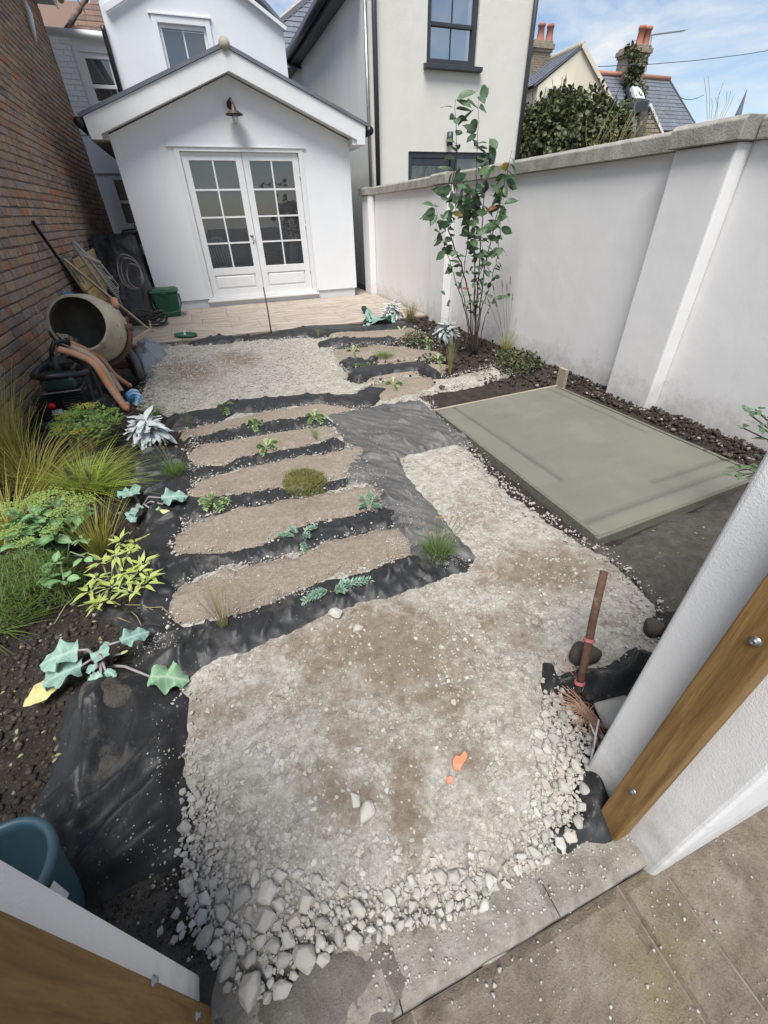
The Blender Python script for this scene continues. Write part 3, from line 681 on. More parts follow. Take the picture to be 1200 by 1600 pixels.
membrane('small membrane corner poking out of gravel near the green lid', Z6([(110, 182), (190, 160), (280, 143), (365, 148), (345, 172), (190, 182)]), h_fab(.05, .05, 0, 6, .02), res=.018, seed=13)
membrane('narrow membrane strip nearest the patio, beside the far gravel', Z6([(738, 172), (820, 155), (1000, 152), (1110, 148), (1100, 165), (960, 172), (840, 182), (745, 192)]), h_fab(.04, .04, 0, 8, .015), res=.015, seed=14)
membrane('short crumpled membrane strip beside the round grass tuft', Z6([(836, 262), (900, 238), (965, 258), (990, 240), (1050, 250), (960, 285), (870, 295)]), h_fab(.035, .05, 0, 9, .03), res=.014, seed=15)
membrane('rolled black membrane edging below the round grass tuft', Z6([(872, 345), (890, 312), (930, 300), (1050, 292), (1200, 275), (1260, 282), (1330, 330), (1290, 345), (1200, 318), (1100, 325), (1000, 345), (930, 368)]), h_fab(.065, .035, 0, 9, .012), res=.012, seed=16)
membrane('black membrane scrap folded round the rusty stake', [(850, 1036), (862, 1038), (866, 1062), (905, 1052), (960, 1040), (995, 1012), (1010, 1018), (1030, 1050), (1080, 1040), (1060, 1110), (960, 1085), (905, 1078), (862, 1082), (850, 1070)], h_fab(.05, .05, .2, 7, .02), res=.008, seed=17, n=16, ang=.1, dang=.3, A=.04, w=.02, L=.25)
membrane('black membrane edge hanging beside the timber gate post', [(905, 1205), (925, 1160), (960, 1240), (950, 1300), (925, 1300), (880, 1318), (868, 1300), (905, 1280)], h_fab(.03, .05, .2, 7, .03), res=.008, seed=18)
membrane('black membrane lying in dark soil at the slab corner by the gate wall', [(1030, 965), (1075, 955), (1090, 1010), (1040, 1030)], h_fab(.05, .06, .2, 6, .04), res=.010, seed=19)

sp_items = []
for (x, y, rx, ry, n_) in ((560, 745, 40, 14, 500), (660, 740, 30, 20, 260), (590, 690, 40, 20, 200), (350, 905, 30, 8, 160), (620, 855, 30, 10, 260), (470, 930, 50, 10, 160), (250, 1010, 40, 15, 140), (700, 880, 30, 12, 160), (230, 1330, 50, 40, 40), (262, 1200, 16, 60, 60), (520, 640, 20, 20, 160), (300, 735, 20, 10, 80), (420, 640, 60, 8, 120), (640, 800, 25, 30, 200)):
    for _ in range(n_):
        q = G(x+rnd.gauss(0, rx*.5), y+rnd.gauss(0, ry*.5)); sp_items.append((q.x, q.y, None, rnd.uniform(.0012, .003)+.004*rnd.random()**6, rnd.uniform(0, 6.3), rnd.uniform(-.4, .4)))
# ---------------------------------------------------------------- stones
pool1 = rocks_pool(7, 2, 40, .22); pool0 = rocks_pool(9, 1, 60, .30)
gpoly = GP(grav_px)
def sampler(poly, n, seed):
    r = np.random.RandomState(seed); P = np.array(poly); lo, hi = P.min(0), P.max(0)
    Q = lo+(hi-lo)*r.rand(n, 2); s = sdf(Q, poly); return Q[s > 0], s[s > 0]
def ghz(x, y): return float(h_gravel(np.array([x]), np.array([y]), np.array([.2]))[0])
cob_zone = GP([(284, 1235), (330, 1255), (352, 1330), (420, 1352), (520, 1380), (600, 1395), (680, 1350), (770, 1372), (760, 1425), (640, 1452), (600, 1462), (560, 1486), (520, 1482), (470, 1510), (440, 1555), (380, 1565), (335, 1510), (300, 1450), (284, 1350)])
right_zone = GP([(862, 1085), (900, 1120), (925, 1160), (920, 1230), (912, 1290), (850, 1350), (800, 1360), (820, 1300), (840, 1200), (830, 1130)])
big_zone = GP([(300, 1400), (420, 1400), (480, 1400), (560, 1420), (600, 1462), (560, 1486), (470, 1510), (440, 1555), (370, 1570), (330, 1510)])
placed = []
def try_place(x, y, r, k=.74):
    for a, b, c in placed:
        if abs(a-x) < .12 and (a-x)**2+(b-y)**2 < ((r+c)*k)**2: return False
    placed.append((x, y, r)); return True
def px_r(x, y): return PR((x, y, 0))[2]
ctr = 0
for zone, n, rlo, rhi, sd_ in ((big_zone, 30, .026, .033, 1), (big_zone, 1500, .016, .026, 2), (cob_zone, 700, .013, .022, 3), (right_zone, 260, .013, .024, 4), (cob_zone, 4000, .009, .015, 5), (right_zone, 1600, .008, .015, 6), (cob_zone, 5000, .006, .010, 7), (right_zone, 2500, .005, .009, 8)):
    Q, _ = sampler(zone, n, sd_)
    for (x, y) in Q:
        try_place(x, y, rnd.uniform(rlo, rhi)*(1 if rnd.random() < .8 else .7))
for (x, y) in [(340, 1325), (548, 1425), (510, 1412), (590, 1455), (436, 1530), (366, 1505), (372, 1548), (412, 1452), (556, 1252), (574, 1270), (368, 945), (286, 1265), (525, 962), (560, 985), (920, 1222), (908, 1245), (888, 1290)]:
    q = G(x, y); try_place(q.x, q.y, rnd.uniform(.022, .036), .5)
for zone, n, rlo, rhi, sd_ in ((gpoly, 1500, .008, .017, 8),):
    Q, _ = sampler(zone, n, sd_)
    for (x, y) in Q:
        if y < 3.2 and rnd.random() < max(0, 2.2*(float(fbm(np.array([x*3.1]), np.array([y*3.1]), 7, 3)[0])-.44)): try_place(x, y, rnd.uniform(rlo, rhi)*rnd.choice((.6, .8, 1)))
scored = sorted(placed, key=lambda q: -q[2]/px_r(q[0], q[1]))
rock_me = []
for k, (V, F) in enumerate(pool1):
    me = bpy.data.meshes.new('stone'); me.from_pydata([tuple(v) for v in V], [], [tuple(f) for f in F]); me.materials.append(M_rock)
    me.update(); rock_me.append(me)
for i, (x, y, r) in enumerate(scored[:300]):
    o = inst('stone', rock_me[i % 7], gravel, Matrix.Translation((x, y, ghz(x, y)+r*.28)) @ Euler((rnd.uniform(-.3, .3), rnd.uniform(-.3, .3), rnd.uniform(0, 6.3))).to_matrix().to_4x4() @ Matrix.Scale(r*1.12, 4))
items = [(x, y, ghz(x, y)+r*.2, r*1.15, rnd.uniform(0, 6.3), rnd.uniform(-.4, .4)) for x, y, r in scored[300:]]
def scatter(poly, n, rlo, rhi, seed, dens=None, zf=None, edge=0):
    Q, s = sampler(poly, n, seed); r = np.random.RandomState(seed+1)
    if dens is not None:
        k = r.rand(len(Q)) < dens(Q[:, 0], Q[:, 1]); Q = Q[k]
    R = rlo+(rhi-rlo)*r.rand(len(Q))**2.2
    Z = (zf or (lambda x, y: h_gravel(x, y, np.full(len(x), .2))))(Q[:, 0], Q[:, 1])
    return [(a, b, c+d*.15, d, e, f) for (a, b), c, d, e, f in zip(Q, Z, R, r.rand(len(Q))*6.3, r.rand(len(Q))-.5)]
near = [p for p in grav_px]
dn = lambda x, y: np.clip(2.2*(fbm(x*4.2, y*4.2, 2, 4, .6)-.40), .07, 1)
items += scatter(gpoly, 90000, .0022, .012, 20, lambda x, y: dn(x, y)*(y < 2.6))
items += scatter(cob_zone, 6000, .003, .009, 21)
mid_zone = GP([(286, 1170), (360, 1210), (470, 1270), (600, 1310), (740, 1300), (820, 1180), (850, 1080), (880, 1090), (905, 1200), (850, 1350), (770, 1400), (600, 1400), (420, 1360), (320, 1300)])
cz = lambda x, y: np.exp(-np.clip(-np.maximum(sdf(np.stack([x, y], -1), cob_zone), sdf(np.stack([x, y], -1), right_zone)), 0, 9)/.055)
items += [(a, b, c-d*.25, d, e, f) for a, b, c, d, e, f in scatter(mid_zone, 5200, .005, .017, 41, cz)]
items += scatter(right_zone, 2600, .003, .009, 22)
items += scatter(gpoly, 30000, .006, .022, 23, lambda x, y: np.clip((y-3.6)/.6, 0, 1)*np.clip(1.5*(fbm(x*2.2, y*2.2, 6, 4)-.22), .12, 1))
items += scatter(gpoly, 9000, .004, .014, 24, lambda x, y: (y > 2.4)*(y < 4.2)*.8)
for q in sands:
    items += scatter(GP(q), 500, .002, .007, 25+int(q[0][0]) % 50, zf=lambda x, y: np.full(len(x), .027))
    P = GP(q)                                                       # loose chips along the lower edge of each sand row
    for i in range(len(P)):
        a, b = P[i], P[(i+1) % len(P)]; L = math.hypot(a[0]-b[0], a[1]-b[1])
        for _ in range(int(L*150)):
            u = rnd.random()
            items.append((a[0]+(b[0]-a[0])*u+rnd.gauss(0, .022), a[1]+(b[1]-a[1])*u+rnd.gauss(0, .022), .010+rnd.random()*.012, rnd.uniform(.003, .006)+.008*rnd.random()**4, rnd.uniform(0, 6.3), rnd.uniform(-.4, .4)))
for i in range(len(grav_px)):
    a, b = gpoly[i], gpoly[(i+1) % len(gpoly)]; L = math.hypot(a[0]-b[0], a[1]-b[1])
    for _ in range(int(L*260)):
        u = rnd.random(); x_, y_ = a[0]+(b[0]-a[0])*u+rnd.gauss(0, .03), a[1]+(b[1]-a[1])*u+rnd.gauss(0, .03)
        if y_ > .3: items.append((x_, y_, .004+rnd.random()*.012, rnd.uniform(.002, .006)+.010*rnd.random()**4, rnd.uniform(0, 6.3), rnd.uniform(-.4, .4)))
tag(rock_join('gravel', pool0, items, M_pebble, gravel, False), kind='stuff')
cl = []
hs = lambda x, y: h_soil(x, y, None)
cl += scatter(GP([(0, 900), (250, 930), (215, 1000), (120, 1090), (40, 1290), (-120, 1330), (-200, 900)]), 5000, .004, .020, 31, zf=hs)
cl += scatter(GP([(0, 700), (230, 700), (250, 930), (0, 930), (-150, 800)]), 3000, .005, .022, 32, zf=hs)
cl += scatter(GP([(905, 575), (950, 600), (1040, 640), (1250, 720), (1200, 745), (1040, 665), (880, 600)]), 2500, .006, .028, 33, zf=lambda x, y: hs(x, y)+.015)
cl += scatter(GP([(640, 490), (760, 520), (900, 575), (880, 605), (760, 600), (700, 580), (640, 560), (600, 520)]), 2200, .008, .035, 34, zf=lambda x, y: hs(x, y)+.012)
cl += scatter(GP([(520, 515), (640, 505), (690, 560), (690, 600), (600, 615), (545, 590)]), 1200, .005, .022, 38, zf=lambda x, y: np.full(len(x), .02))
items2 = scatter(GP([(510, 515), (640, 505), (690, 540), (690, 600), (600, 625), (545, 600)]), 2500, .004, .016, 39, zf=lambda x, y: np.full(len(x), .02))
tag(rock_join('gravel_chips', pool0, items2, M_pebble, gravel, False), kind='stuff')
cl += scatter(GP([(940, 860), (1190, 760), (1200, 880), (1060, 1010)]), 3000, .003, .016, 35, zf=hs)
cl += scatter(GP([(120, 1430), (285, 1350), (310, 1440), (320, 1520), (250, 1540)]), 900, .002, .008, 36, zf=lambda x, y: np.full(len(x), -.004))
cl += scatter(GP([(865, 1075), (960, 1090), (950, 1180), (930, 1190), (890, 1110)]), 900, .004, .014, 37, zf=lambda x, y: np.full(len(x), -.004))
tag(rock_join('soil_clods', pool0, cl, M_clod, soil), kind='stuff')
def lone_rock(name, lab, cat, x, y, r, mat, pk=0, zs=.75):
    q = G(x, y); V, F = rocks_pool(1, 3, 90+pk, .30)[0]
    return tag(np_mesh(name, V*np.array([r, r, r*zs/.65])+np.array([q.x, q.y, r*.35]), F, mat), lab, cat)
lone_rock('rock', 'large dark earthy rock behind the rusty stake', 'rock', 908, 1028, .082, M_drock, 1)
lone_rock('rock', 'smaller dark rock at the gravel edge by the slab soil', 'rock', 1017, 985, .055, M_drock, 2)
lone_rock('rock', 'pale rounded rock half hidden beside the gate wall', 'rock', 964, 1128, .095, M_rock, 3)
lone_rock('rock', 'flat grey stone on pale gravel near the wet slab', 'rock', 690, 607, .045, M_drock, 4, .4)
lone_rock('stone', 'white stone at the foot of the wispy grass on the nearest sand row', 'stone', 366, 945, .030, M_rock, 5, .5)
# orange fragments
def shard(lab, x, y, pts):
    q = G(x, y); mb = MB(); mb.prism([(q.x+a, q.y+b, .012+.004*math.sin(a*90)) for a, b in pts], (0, 0, .006))
    return tag(mb.build('plastic_shard', M_shard, bevel=.001), lab, 'shard')
M_shard = simple('orange_plastic', (.75, .22, .12), .55, (.68, .19, .10), 30, .05)
shard('larger bright orange plastic shard lying on gravel', 718, 1193, [(-.026, -.012), (-.012, -.020), (.004, -.010), (.018, -.004), (.030, .010), (.024, .018), (.006, .010), (-.004, .018), (-.018, .010), (-.022, .002)])
shard('smaller bright orange plastic shard lying on gravel', 702, 1222, [(-.010, -.006), (.004, -.009), (.010, .002), (.002, .008), (-.008, .006)])

from mathutils.bvhtree import BVHTree
tops = [(BVHTree.FromPolygons([v.co[:] for v in o.data.vertices], [tuple(p_.vertices) for p_ in o.data.polygons])) for o in bpy.data.objects if o.name.startswith(('weed_membrane', 'sand_strip', 'gravel_area'))]
dn_items = []
for (x, y, z, r, a, tl) in sp_items:
    hz = [h[0].z for h in (b_.ray_cast(Vector((x, y, 1)), Vector((0, 0, -1))) for b_ in tops) if h[0] is not None]
    if hz: dn_items.append((x, y, max(hz)+r*.2, r, a, tl))
tag(rock_join('spilled_chips', pool0, dn_items, M_pebble, gravel, False), kind='stuff')
# ---------------------------------------------------------------- wet slab in its formwork
sl = thing('concrete_slab', 'freshly poured wet concrete slab framed by thin boards near the white wall', 'slab', tuple(G(930, 740)))
zt = .030
A, B_, Cc, D = [Vector(G(*q, zt)) for q in ((684, 641), (868, 604), (1188, 742), (936, 836))]
n = 96; uu, vv = np.meshgrid(np.linspace(0, 1, n), np.linspace(0, 1, n), indexing='ij')
def bil(u, v): return (np.outer(np.ones(u.size), A)*((1-u)*(1-v)).reshape(-1, 1)+np.outer(np.ones(u.size), B_)*(u*(1-v)).reshape(-1, 1)+np.outer(np.ones(u.size), Cc)*(u*v).reshape(-1, 1)+np.outer(np.ones(u.size), D)*((1-u)*v).reshape(-1, 1))
Pg = bil(uu.ravel(), vv.ravel()); U, W = uu.ravel(), vv.ravel()
zz = .002*(fbm(Pg[:, 0]*4, Pg[:, 1]*4, 3, 4)-.5)
zz += -.010*np.exp(-((U-.13-.03*W)/.010)**2)*(W < .72)+.003*np.clip((U-.13)/.05, 0, 1)     # float marks
zz += -.010*np.exp(-((W-.935)/.008)**2)-.008*np.exp(-((W-.87)/.008)**2)*(U > .55)-.003*np.exp(-((U-.93)/.012)**2)*(W < .6)
zz += .0008*np.sin(W*90+3*fbm(Pg[:, 0]*3, Pg[:, 1]*3, 1, 3))
Pg[:, 2] = zt-.006+zz
ix = np.arange(n*n).reshape(n, n); Fq = np.stack([ix[:-1, :-1], ix[1:, :-1], ix[1:, 1:], ix[:-1, 1:]], -1).reshape(-1, 4)[:, ::-1]
conc = np_mesh('concrete', Pg, Fq, M_concrete, sl)
tw = np.exp(-((U-.13-.03*W)/.012)**2)*(W < .72)+np.exp(-((W-.935)/.010)**2)+.8*np.exp(-((W-.87)/.010)**2)*(U > .5)+.7*np.exp(-((U-.93)/.012)**2)*(W < .6)
bandm = .45*((U < .13+.03*W)*(W < .72)+(W > .935))+.25*(fbm(Pg[:, 0]*2+3, Pg[:, 1]*14, 5, 4)-.5)
at = conc.data.attributes.new('trowel', 'FLOAT', 'POINT'); at.data.foreach_set('value', np.clip(.5-.5*np.clip(tw, 0, 1)+.28*bandm, 0, 1).astype(np.float32))
_t = M_concrete.node_tree; _p = _t.nodes['Principled BSDF']; _src = _p.inputs['Base Color'].links[0].from_socket
_a = _t.nodes.new('ShaderNodeAttribute'); _a.attribute_name = 'trowel'
lnk(_t, mulc(_t, _src, ramp(_t, _a.outputs['Fac'], [(0, (.62, .62, .62)), (.5, (1, 1, 1)), (1, (1.28, 1.27, 1.25))])), _p.inputs['Base Color'])
cen = (A+B_+Cc+D)/4
skirt = MB()
for a, b in ((A, B_), (B_, Cc), (Cc, D), (D, A)):
    skirt.add([(a.x, a.y, zt-.007), (b.x, b.y, zt-.007), (b.x, b.y, -.05), (a.x, a.y, -.05)], [(0, 1, 2, 3)])
skirt.build('concrete_side', M_concrete, sl)
for k, (a, b) in enumerate(((A, B_), (B_, Cc), (Cc, D), (D, A))):
    d = (b-a).normalized(); nrm = d.cross(Vector((0, 0, 1))); nrm = nrm if (a-cen).dot(nrm) > 0 else -nrm
    th = .022; off = nrm*(th/2+.001); ext = .03 if k in (0, 2) else -.002
    MB().bar(a+off-d*ext+Vector((0, 0, -.055)), b+off+d*ext+Vector((0, 0, -.055)), th, .118).build('form_board', M_form if k == 0 else M_formd, sl, bevel=.002)
o = MB(); q = G(872, 602); o.bar((q.x-.03, q.y-.06, -.08), (q.x-.03, q.y-.06, .17), .030, .095, (0, 1, 0))
tag(o.build('timber_peg', M_form, bevel=.002), 'short sawn timber peg standing at the far corner of the wet slab', 'peg')

# ---------------------------------------------------------------- kerb, gateway paving, patio
kerb = tag(MB().box(-.40, .90, .095, .30, -.16, -.055).build('kerb', M_gap), kind='structure')
for x0, x1 in ((-.36, .0385), (.0415, .432), (.435, .90)):
    mb = MB(); nx, ny = 24, 12; xs = np.linspace(x0, x1, nx); ys = np.linspace(.087, .300, ny)
    for gx in range(nx):
        for gy in range(ny):
            x, y = xs[gx], ys[gy]; e = min(x-x0, x1-x, y-.087, .30-y)
            mb.v.append((x, y+.006*(float(fbm(np.array([x*20]), np.array([3.]), 2, 3)[0])-.5)*(gy == 0), -.012-.010*max(0, 1-e/.012)**2+.005*(float(fbm(np.array([x*9]), np.array([y*9]), 2, 3)[0])-.5)))
    for gx in range(nx-1):
        for gy in range(ny-1): a = gx*ny+gy; mb.f.append((a, a+ny, a+ny+1, a+1)); mb.mi.append(0)
    b0 = len(mb.v)
    for gx in range(nx): mb.v.append((xs[gx], .087, -.16))
    for gx in range(nx-1): mb.f.append((gx*ny, b0+gx, b0+gx+1, (gx+1)*ny)); mb.mi.append(0)
    for gx in (0, nx-1):
        c0 = len(mb.v); mb.v += [(xs[gx], .30, -.16), (xs[gx], .087, -.16)]
        mb.f.append((gx*ny, gx*ny+ny-1, c0, c0+1) if gx == 0 else (gx*ny+ny-1, gx*ny, c0+1, c0)); mb.mi.append(0)
    mb.build('kerb_stone', M_kerb, kerb, smooth=False)
gp = tag(MB().box(-2.5, 3, -2.5, .085, -.16, -.054).build('gateway_paving', M_gapl), kind='structure')
def paver(x0, x1, y0, y1, par, mat, name='paving_slab', z=-.042, th=.05, amp=.006, n=14, ed=.010, fr=9):
    mb = MB(); xs = np.linspace(x0, x1, n); ys = np.linspace(y0, y1, n); X, Y = np.meshgrid(xs, ys, indexing='ij')
    E = np.minimum(np.minimum(X-x0, x1-X), np.minimum(Y-y0, y1-Y)); Z = z+amp*(fbm(X*fr, Y*fr, 3, 4)-.5)-np.where(E < 1e-6, ed, 0)
    for a in zip(X.ravel(), Y.ravel(), Z.ravel()): mb.v.append(tuple(float(q) for q in a))
    for i in range(n-1):
        for j in range(n-1): a = i*n+j; mb.f.append((a, a+n, a+n+1, a+1)); mb.mi.append(0)
    ring = [i*n for i in range(n)]+[(n-1)*n+j for j in range(1, n)]+[i*n+n-1 for i in range(n-2, -1, -1)]+[j for j in range(n-2, 0, -1)]
    b = len(mb.v); mb.v += [(mb.v[i][0], mb.v[i][1], z-th) for i in ring]
    for k in range(len(ring)):
        k2 = (k+1) % len(ring); mb.f.append((ring[k], b+k, b+k2, ring[k2])); mb.mi.append(0)
    return mb.build(name, mat, par, smooth=False)
for row, (y0, y1, xo) in enumerate(((-.30, .083, 0), (-.72, -.31, .22), (-1.2, -.73, 0))):
    edges = [-1.2, -.62, .06, .61, .74, 1.25, 1.8] if row == 0 else [-1.3, -.7, -.1, .5, 1.1, 1.7]
    for a, b in zip(edges[:-1], edges[1:]): paver(a+.003, b-.003, y0, y1, gp, M_gpave, n=22)
loose = [(545+600-600, 1490), (780, 1515), (772, 1540), (870, 1485), (845, 1535), (890, 1425), (760, 1540), (800, 1500), (1020, 1485), (770, 1555)]
li = [(*G(x, y, -.04)[:2], -.036, rnd.uniform(.004, .010), rnd.uniform(0, 6), 0) for x, y in loose]
for _ in range(420):
    x = rnd.uniform(-.05, .95); y = rnd.uniform(-.3, .08); li.append((x, y, -.040, rnd.uniform(.0012, .0045) if rnd.random() < .94 else .007, rnd.uniform(0, 6), 0))
for _ in range(900):
    x = rnd.uniform(0, .75); y = .10+.2*rnd.random()**.8; li.append((x, y, -.011, rnd.uniform(.0012, .006), rnd.uniform(0, 6), 0))
tag(rock_join('loose_chips', pool0, li, M_pebble, gp), kind='stuff')

patio = tag(MB().box(XB-.02, 3.16, 6.50, 12.2, -.16, -.035).build('patio', M_gap), kind='structure')
y = 6.47; row = 0
while y < 8.95:
    d = (.42, .56, .42, .56, .5)[row % 5]; x = XB+.01-(.3 if row % 2 else 0)
    while x < 3.15:
        w = rnd.choice((.42, .56, .84)); x0 = max(x, XB+.01); x1 = min(x+w, 3.155)
        if x1-x0 > .1: paver(x0+.002, x1-.002, y+.002, min(y+d, 8.97)-.002, patio, M_patio, z=.004+.002*rnd.random(), amp=.010, n=8, ed=.006, fr=4)
        x += w
    y += d; row += 1
paver(XB+.01, -.88, 8.99, 12.2, patio, M_patio, z=.003, n=12)
paver(2.85, 3.155, 8.99, 10.5, patio, M_patio, z=.003, n=8)
# ================================================================== STRUCTURES
# ---- brick neighbour (left)
bh = thing('brick_house', 'old brown stock-brick house wall rising along the left edge with white eaves', 'house', (XB-.1, 7.5, 0))
MB().box(XB-.32, XB-.012, 2.0, 12.1, -.12, 4.36).build('wall', M_mortar, bh)
def brick_v(seed, L, Hh, D=.022):
    r = random.Random(seed); c = .005
    def j(): return r.uniform(-.0022, .0022)
    x = [0, 0]; V = []; a, b = L/2, Hh/2
    for (sx, sz) in ((-1, -1), (1, -1), (1, 1), (-1, 1)): V.append((-D, sx*a+j(), sz*b+j()))
    for (sx, sz) in ((-1, -1), (1, -1), (1, 1), (-1, 1)): V.append((-c+j()*.6, sx*a+j(), sz*b+j()))
    for (sx, sz) in ((-1, -1), (1, -1), (1, 1), (-1, 1)): V.append((j()*1.2+.001, sx*(a-c*1.2)+j(), sz*(b-c*1.2)+j()))
    F = [(8, 9, 10, 11)]
    for k in range(4):
        k2 = (k+1) % 4; F += [(k, k2, 4+k2, 4+k), (4+k, 4+k2, 8+k2, 8+k)]
    return V, F
BL, BH, JT = .222, .0655, .011
bv = [brick_v(100+i, BL, BH) for i in range(8)]; bhd = [brick_v(200+i, .105, BH) for i in range(5)]
blist = []
k = 0; z = .004
while z < 4.34:
    y = 2.05+(.058 if k % 2 else 0)+rnd.uniform(-.02, .02); hd = False
    wob = .008*math.sin(k*1.7)
    while y < 12.08:
        pat = (k % 4 == 2 and rnd.random() < .75) or rnd.random() < .13
        L = .105 if pat else BL*rnd.uniform(.97, 1.02)
        yc = y+L/2; zc = z+BH/2+.012*math.sin(yc*.9+k*.05)+.003*rnd.uniform(-1, 1)
        if yc+L/2 < 12.09: blist.append((yc, zc, pat, rnd.randrange(8)))
        y += L+JT*rnd.uniform(.8, 1.3)
    z += BH+JT*rnd.uniform(.9, 1.1); k += 1
def bscore(b):
    x, y, w = PR((XB, b[0], b[1]))
    if w < .1 or x < -12 or y < -10 or x > 230 or y > 690: return -1
    x2, y2, _ = PR((XB, b[0]+(.105 if b[2] else BL), b[1])); x3, y3, _ = PR((XB, b[0], b[1]+BH))
    hid = 0
    return abs((x2-x)*(y3-y)-(x3-x)*(y2-y))
blist.sort(key=bscore, reverse=True)
bme = []
for (V, F) in bv+bhd:
    me = bpy.data.meshes.new('brick'); me.from_pydata(V, [], F); me.materials.append(M_brick); bme.append(me)
def bjit(): return XB+rnd.uniform(-.003, .003)
for (yc, zc, hd, kk) in blist[:300]:
    inst('brick', bme[8+kk % 5 if hd else kk], bh, Matrix.Translation((bjit(), yc, zc)) @ Euler((rnd.gauss(0, .010), rnd.gauss(0, .02), rnd.gauss(0, .012))).to_matrix().to_4x4())
mb = MB()
for (yc, zc, hd, kk) in blist[300:]:
    V, F = (bhd[kk % 5] if hd else bv[kk]); xx = bjit(); t = rnd.gauss(0, .010)
    mb.add([(x+xx, yy+yc-t*zz_, zz_+zc+t*yy) for x, yy, zz_ in V], F)
tag(mb.build('far_bricks', M_bricks, bh), kind='stuff')
e0 = PX(55, 0, XB)
MB().box(XB-.3, XB+.26, 2.0, 12.16, 4.37, 4.40).build('soffit', M_soffit, bh)
MB().box(XB+.262, XB+.29, 2.0, 12.18, 4.34, 4.50).build('fascia', M_white, bh, bevel=.004)
mb = MB(); mb.tube([(XB+.35, 2.0, 4.47), (XB+.35, 12.22, 4.47)], .058, 10); mb.build('gutter', M_black, bh, True)
mb = MB(); mb.prism([(XB+.30, 2, 4.51), (XB+.42, 2, 4.53), (XB-2.6, 2, 6.3), (XB-2.6, 2, 6.2)], (0, 10.2, 0)); mb.build('roof', M_slate, bh)
a = PX(38, 2, XB+.05); b = PX(50, 40, XB+.05); c_ = PX(56, 64, XB+.03)
MB().tube([a, a.lerp(b, .5)+Vector((.02, 0, 0)), b, c_], [.03, .035, .035, .02], 8).build('waste_pipe', M_white, bh, True)

# ---- right boundary wall
gw = thing('boundary_wall', 'tall pale rendered garden wall with piers and concrete coping along the right side', 'wall', (XW+.1, 5, 0))
YW0, YW1 = .32, 9.15
MB().box(XW, XW+.26, YW0, YW1, -.15, 1.598).build('wall_face', M_wall, gw)
XP = 3.045
p2a, p2b = PX(677, 283, XP).y, PX(701, 278, XP).y
p3a, p3b = PX(1056.5, 229, XP).y, PX(1157, 217, XP).y
piers = [(8.80, 9.16), (p2b, p2a), (p3b, p3a), (-.2, .31)]
for y0, y1 in piers[:3]: MB().box(XP, XW-.002, y0, y1, -.15, 1.598).build('pier', M_wall, gw, bevel=.012)
def cope(x0, x1, y0, y1, seed):
    r = random.Random(seed); n = 14; mb = MB(); prof = [(x0, 1.600), (x0, 1.690), (x0+.02, 1.712), (x1-.02, 1.712), (x1, 1.69), (x1, 1.600)]
    for i in range(n):
        t = i/(n-1); 
        for (x, zq) in prof: mb.v.append((x+(r.uniform(-.0015, .0015)), y0+(y1-y0)*t, zq+(r.uniform(-.0015, .0015) if zq > 1.61 else 0)))
    m_ = len(prof)
    for i in range(n-1):
        for j in range(m_): mb.f.append((i*m_+j, i*m_+(j+1) % m_, (i+1)*m_+(j+1) % m_, (i+1)*m_+j)); mb.mi.append(0)
    mb.f += [tuple(range(m_))[::-1], tuple(range((n-1)*m_, n*m_))]; mb.mi += [0, 0]
    mb.build('coping_stone', M_coping, gw, bevel=.004, seg=1)
segs = [(8.78, 9.2, 1)]
ys = [8.775, 8.0, 7.15, p2a+.02]; segs += [(b, a, 0) for a, b in zip(ys[:-1], ys[1:])]
segs += [(p2b-.01, p2a+.015, 1)]
ys = [p2b-.015, (p2b*2+p3a)/3, (p2b+p3a*2)/3, p3a+.03]; segs += [(b, a, 0) for a, b in zip(ys[:-1], ys[1:])]
segs += [(p3b-.03, p3a+.025, 1)]
segs += [((p3b+.3)/2, p3b-.035, 0), (.0, (p3b+.3)/2-.004, 0)]
for i, (y0, y1, pr) in enumerate(segs): cope((XP-.05) if pr else (XW-.055), XW+.31, y0+.003, y1-.003, i)

# ---- gateway walls (the two rendered wall ends the photograph is taken between)
def gate_wall(lab, x0, x1): return thing('gate_wall', lab, 'wall', ((x0+x1)/2, .19, 0), 'gateway walls')
gl = gate_wall('white rendered gateway wall end at the bottom left with brown batten', XB, -.345)
MB().box(XB+.001, -.345, .082, .290, -.15, 1.06).build('wall_end', M_gate, gl, bevel=.006)
jl = MB().box(-.343, -.3235, -.02, .236, -.02, 1.05).build('timber_batten', M_post, gl, bevel=.005)
gr_ = gate_wall('white rendered gateway wall end at the right with brown bolted batten', .70, XW)
MB().box(.698, XW-.001, .066, .312, -.15, 1.06).build('wall_end', M_gate, gr_, bevel=.012, seg=3)
MB().box(.651, .696, .150, .212, -.02, 1.05).build('timber_batten', M_post, gr_, bevel=.003)
bt = [c for c in gr_.children if c.name.startswith('timber')][0]
def bolt(par, p, ax, r=.008):
    p = Vector(p); mb = MB(); mb.lathe([(0, .004), (r*.45, .004), (r*.5, .0065), (r*.9, .006), (r, .002), (r*1.5, .0015), (r*1.6, -.001)], p, ax, 12); mb.build('bolt', M_steel, par, True)
for q in ((1180, 1002), (989, 1237)):
    pp = PX(*q, .6505); bolt(bt, pp, (-1, 0, 0), .0055)
for q in ((240, 1533), (308, 1588)):
    pp = PX(*q, -.323); bolt(jl, pp, (1, 0, 0), .005)

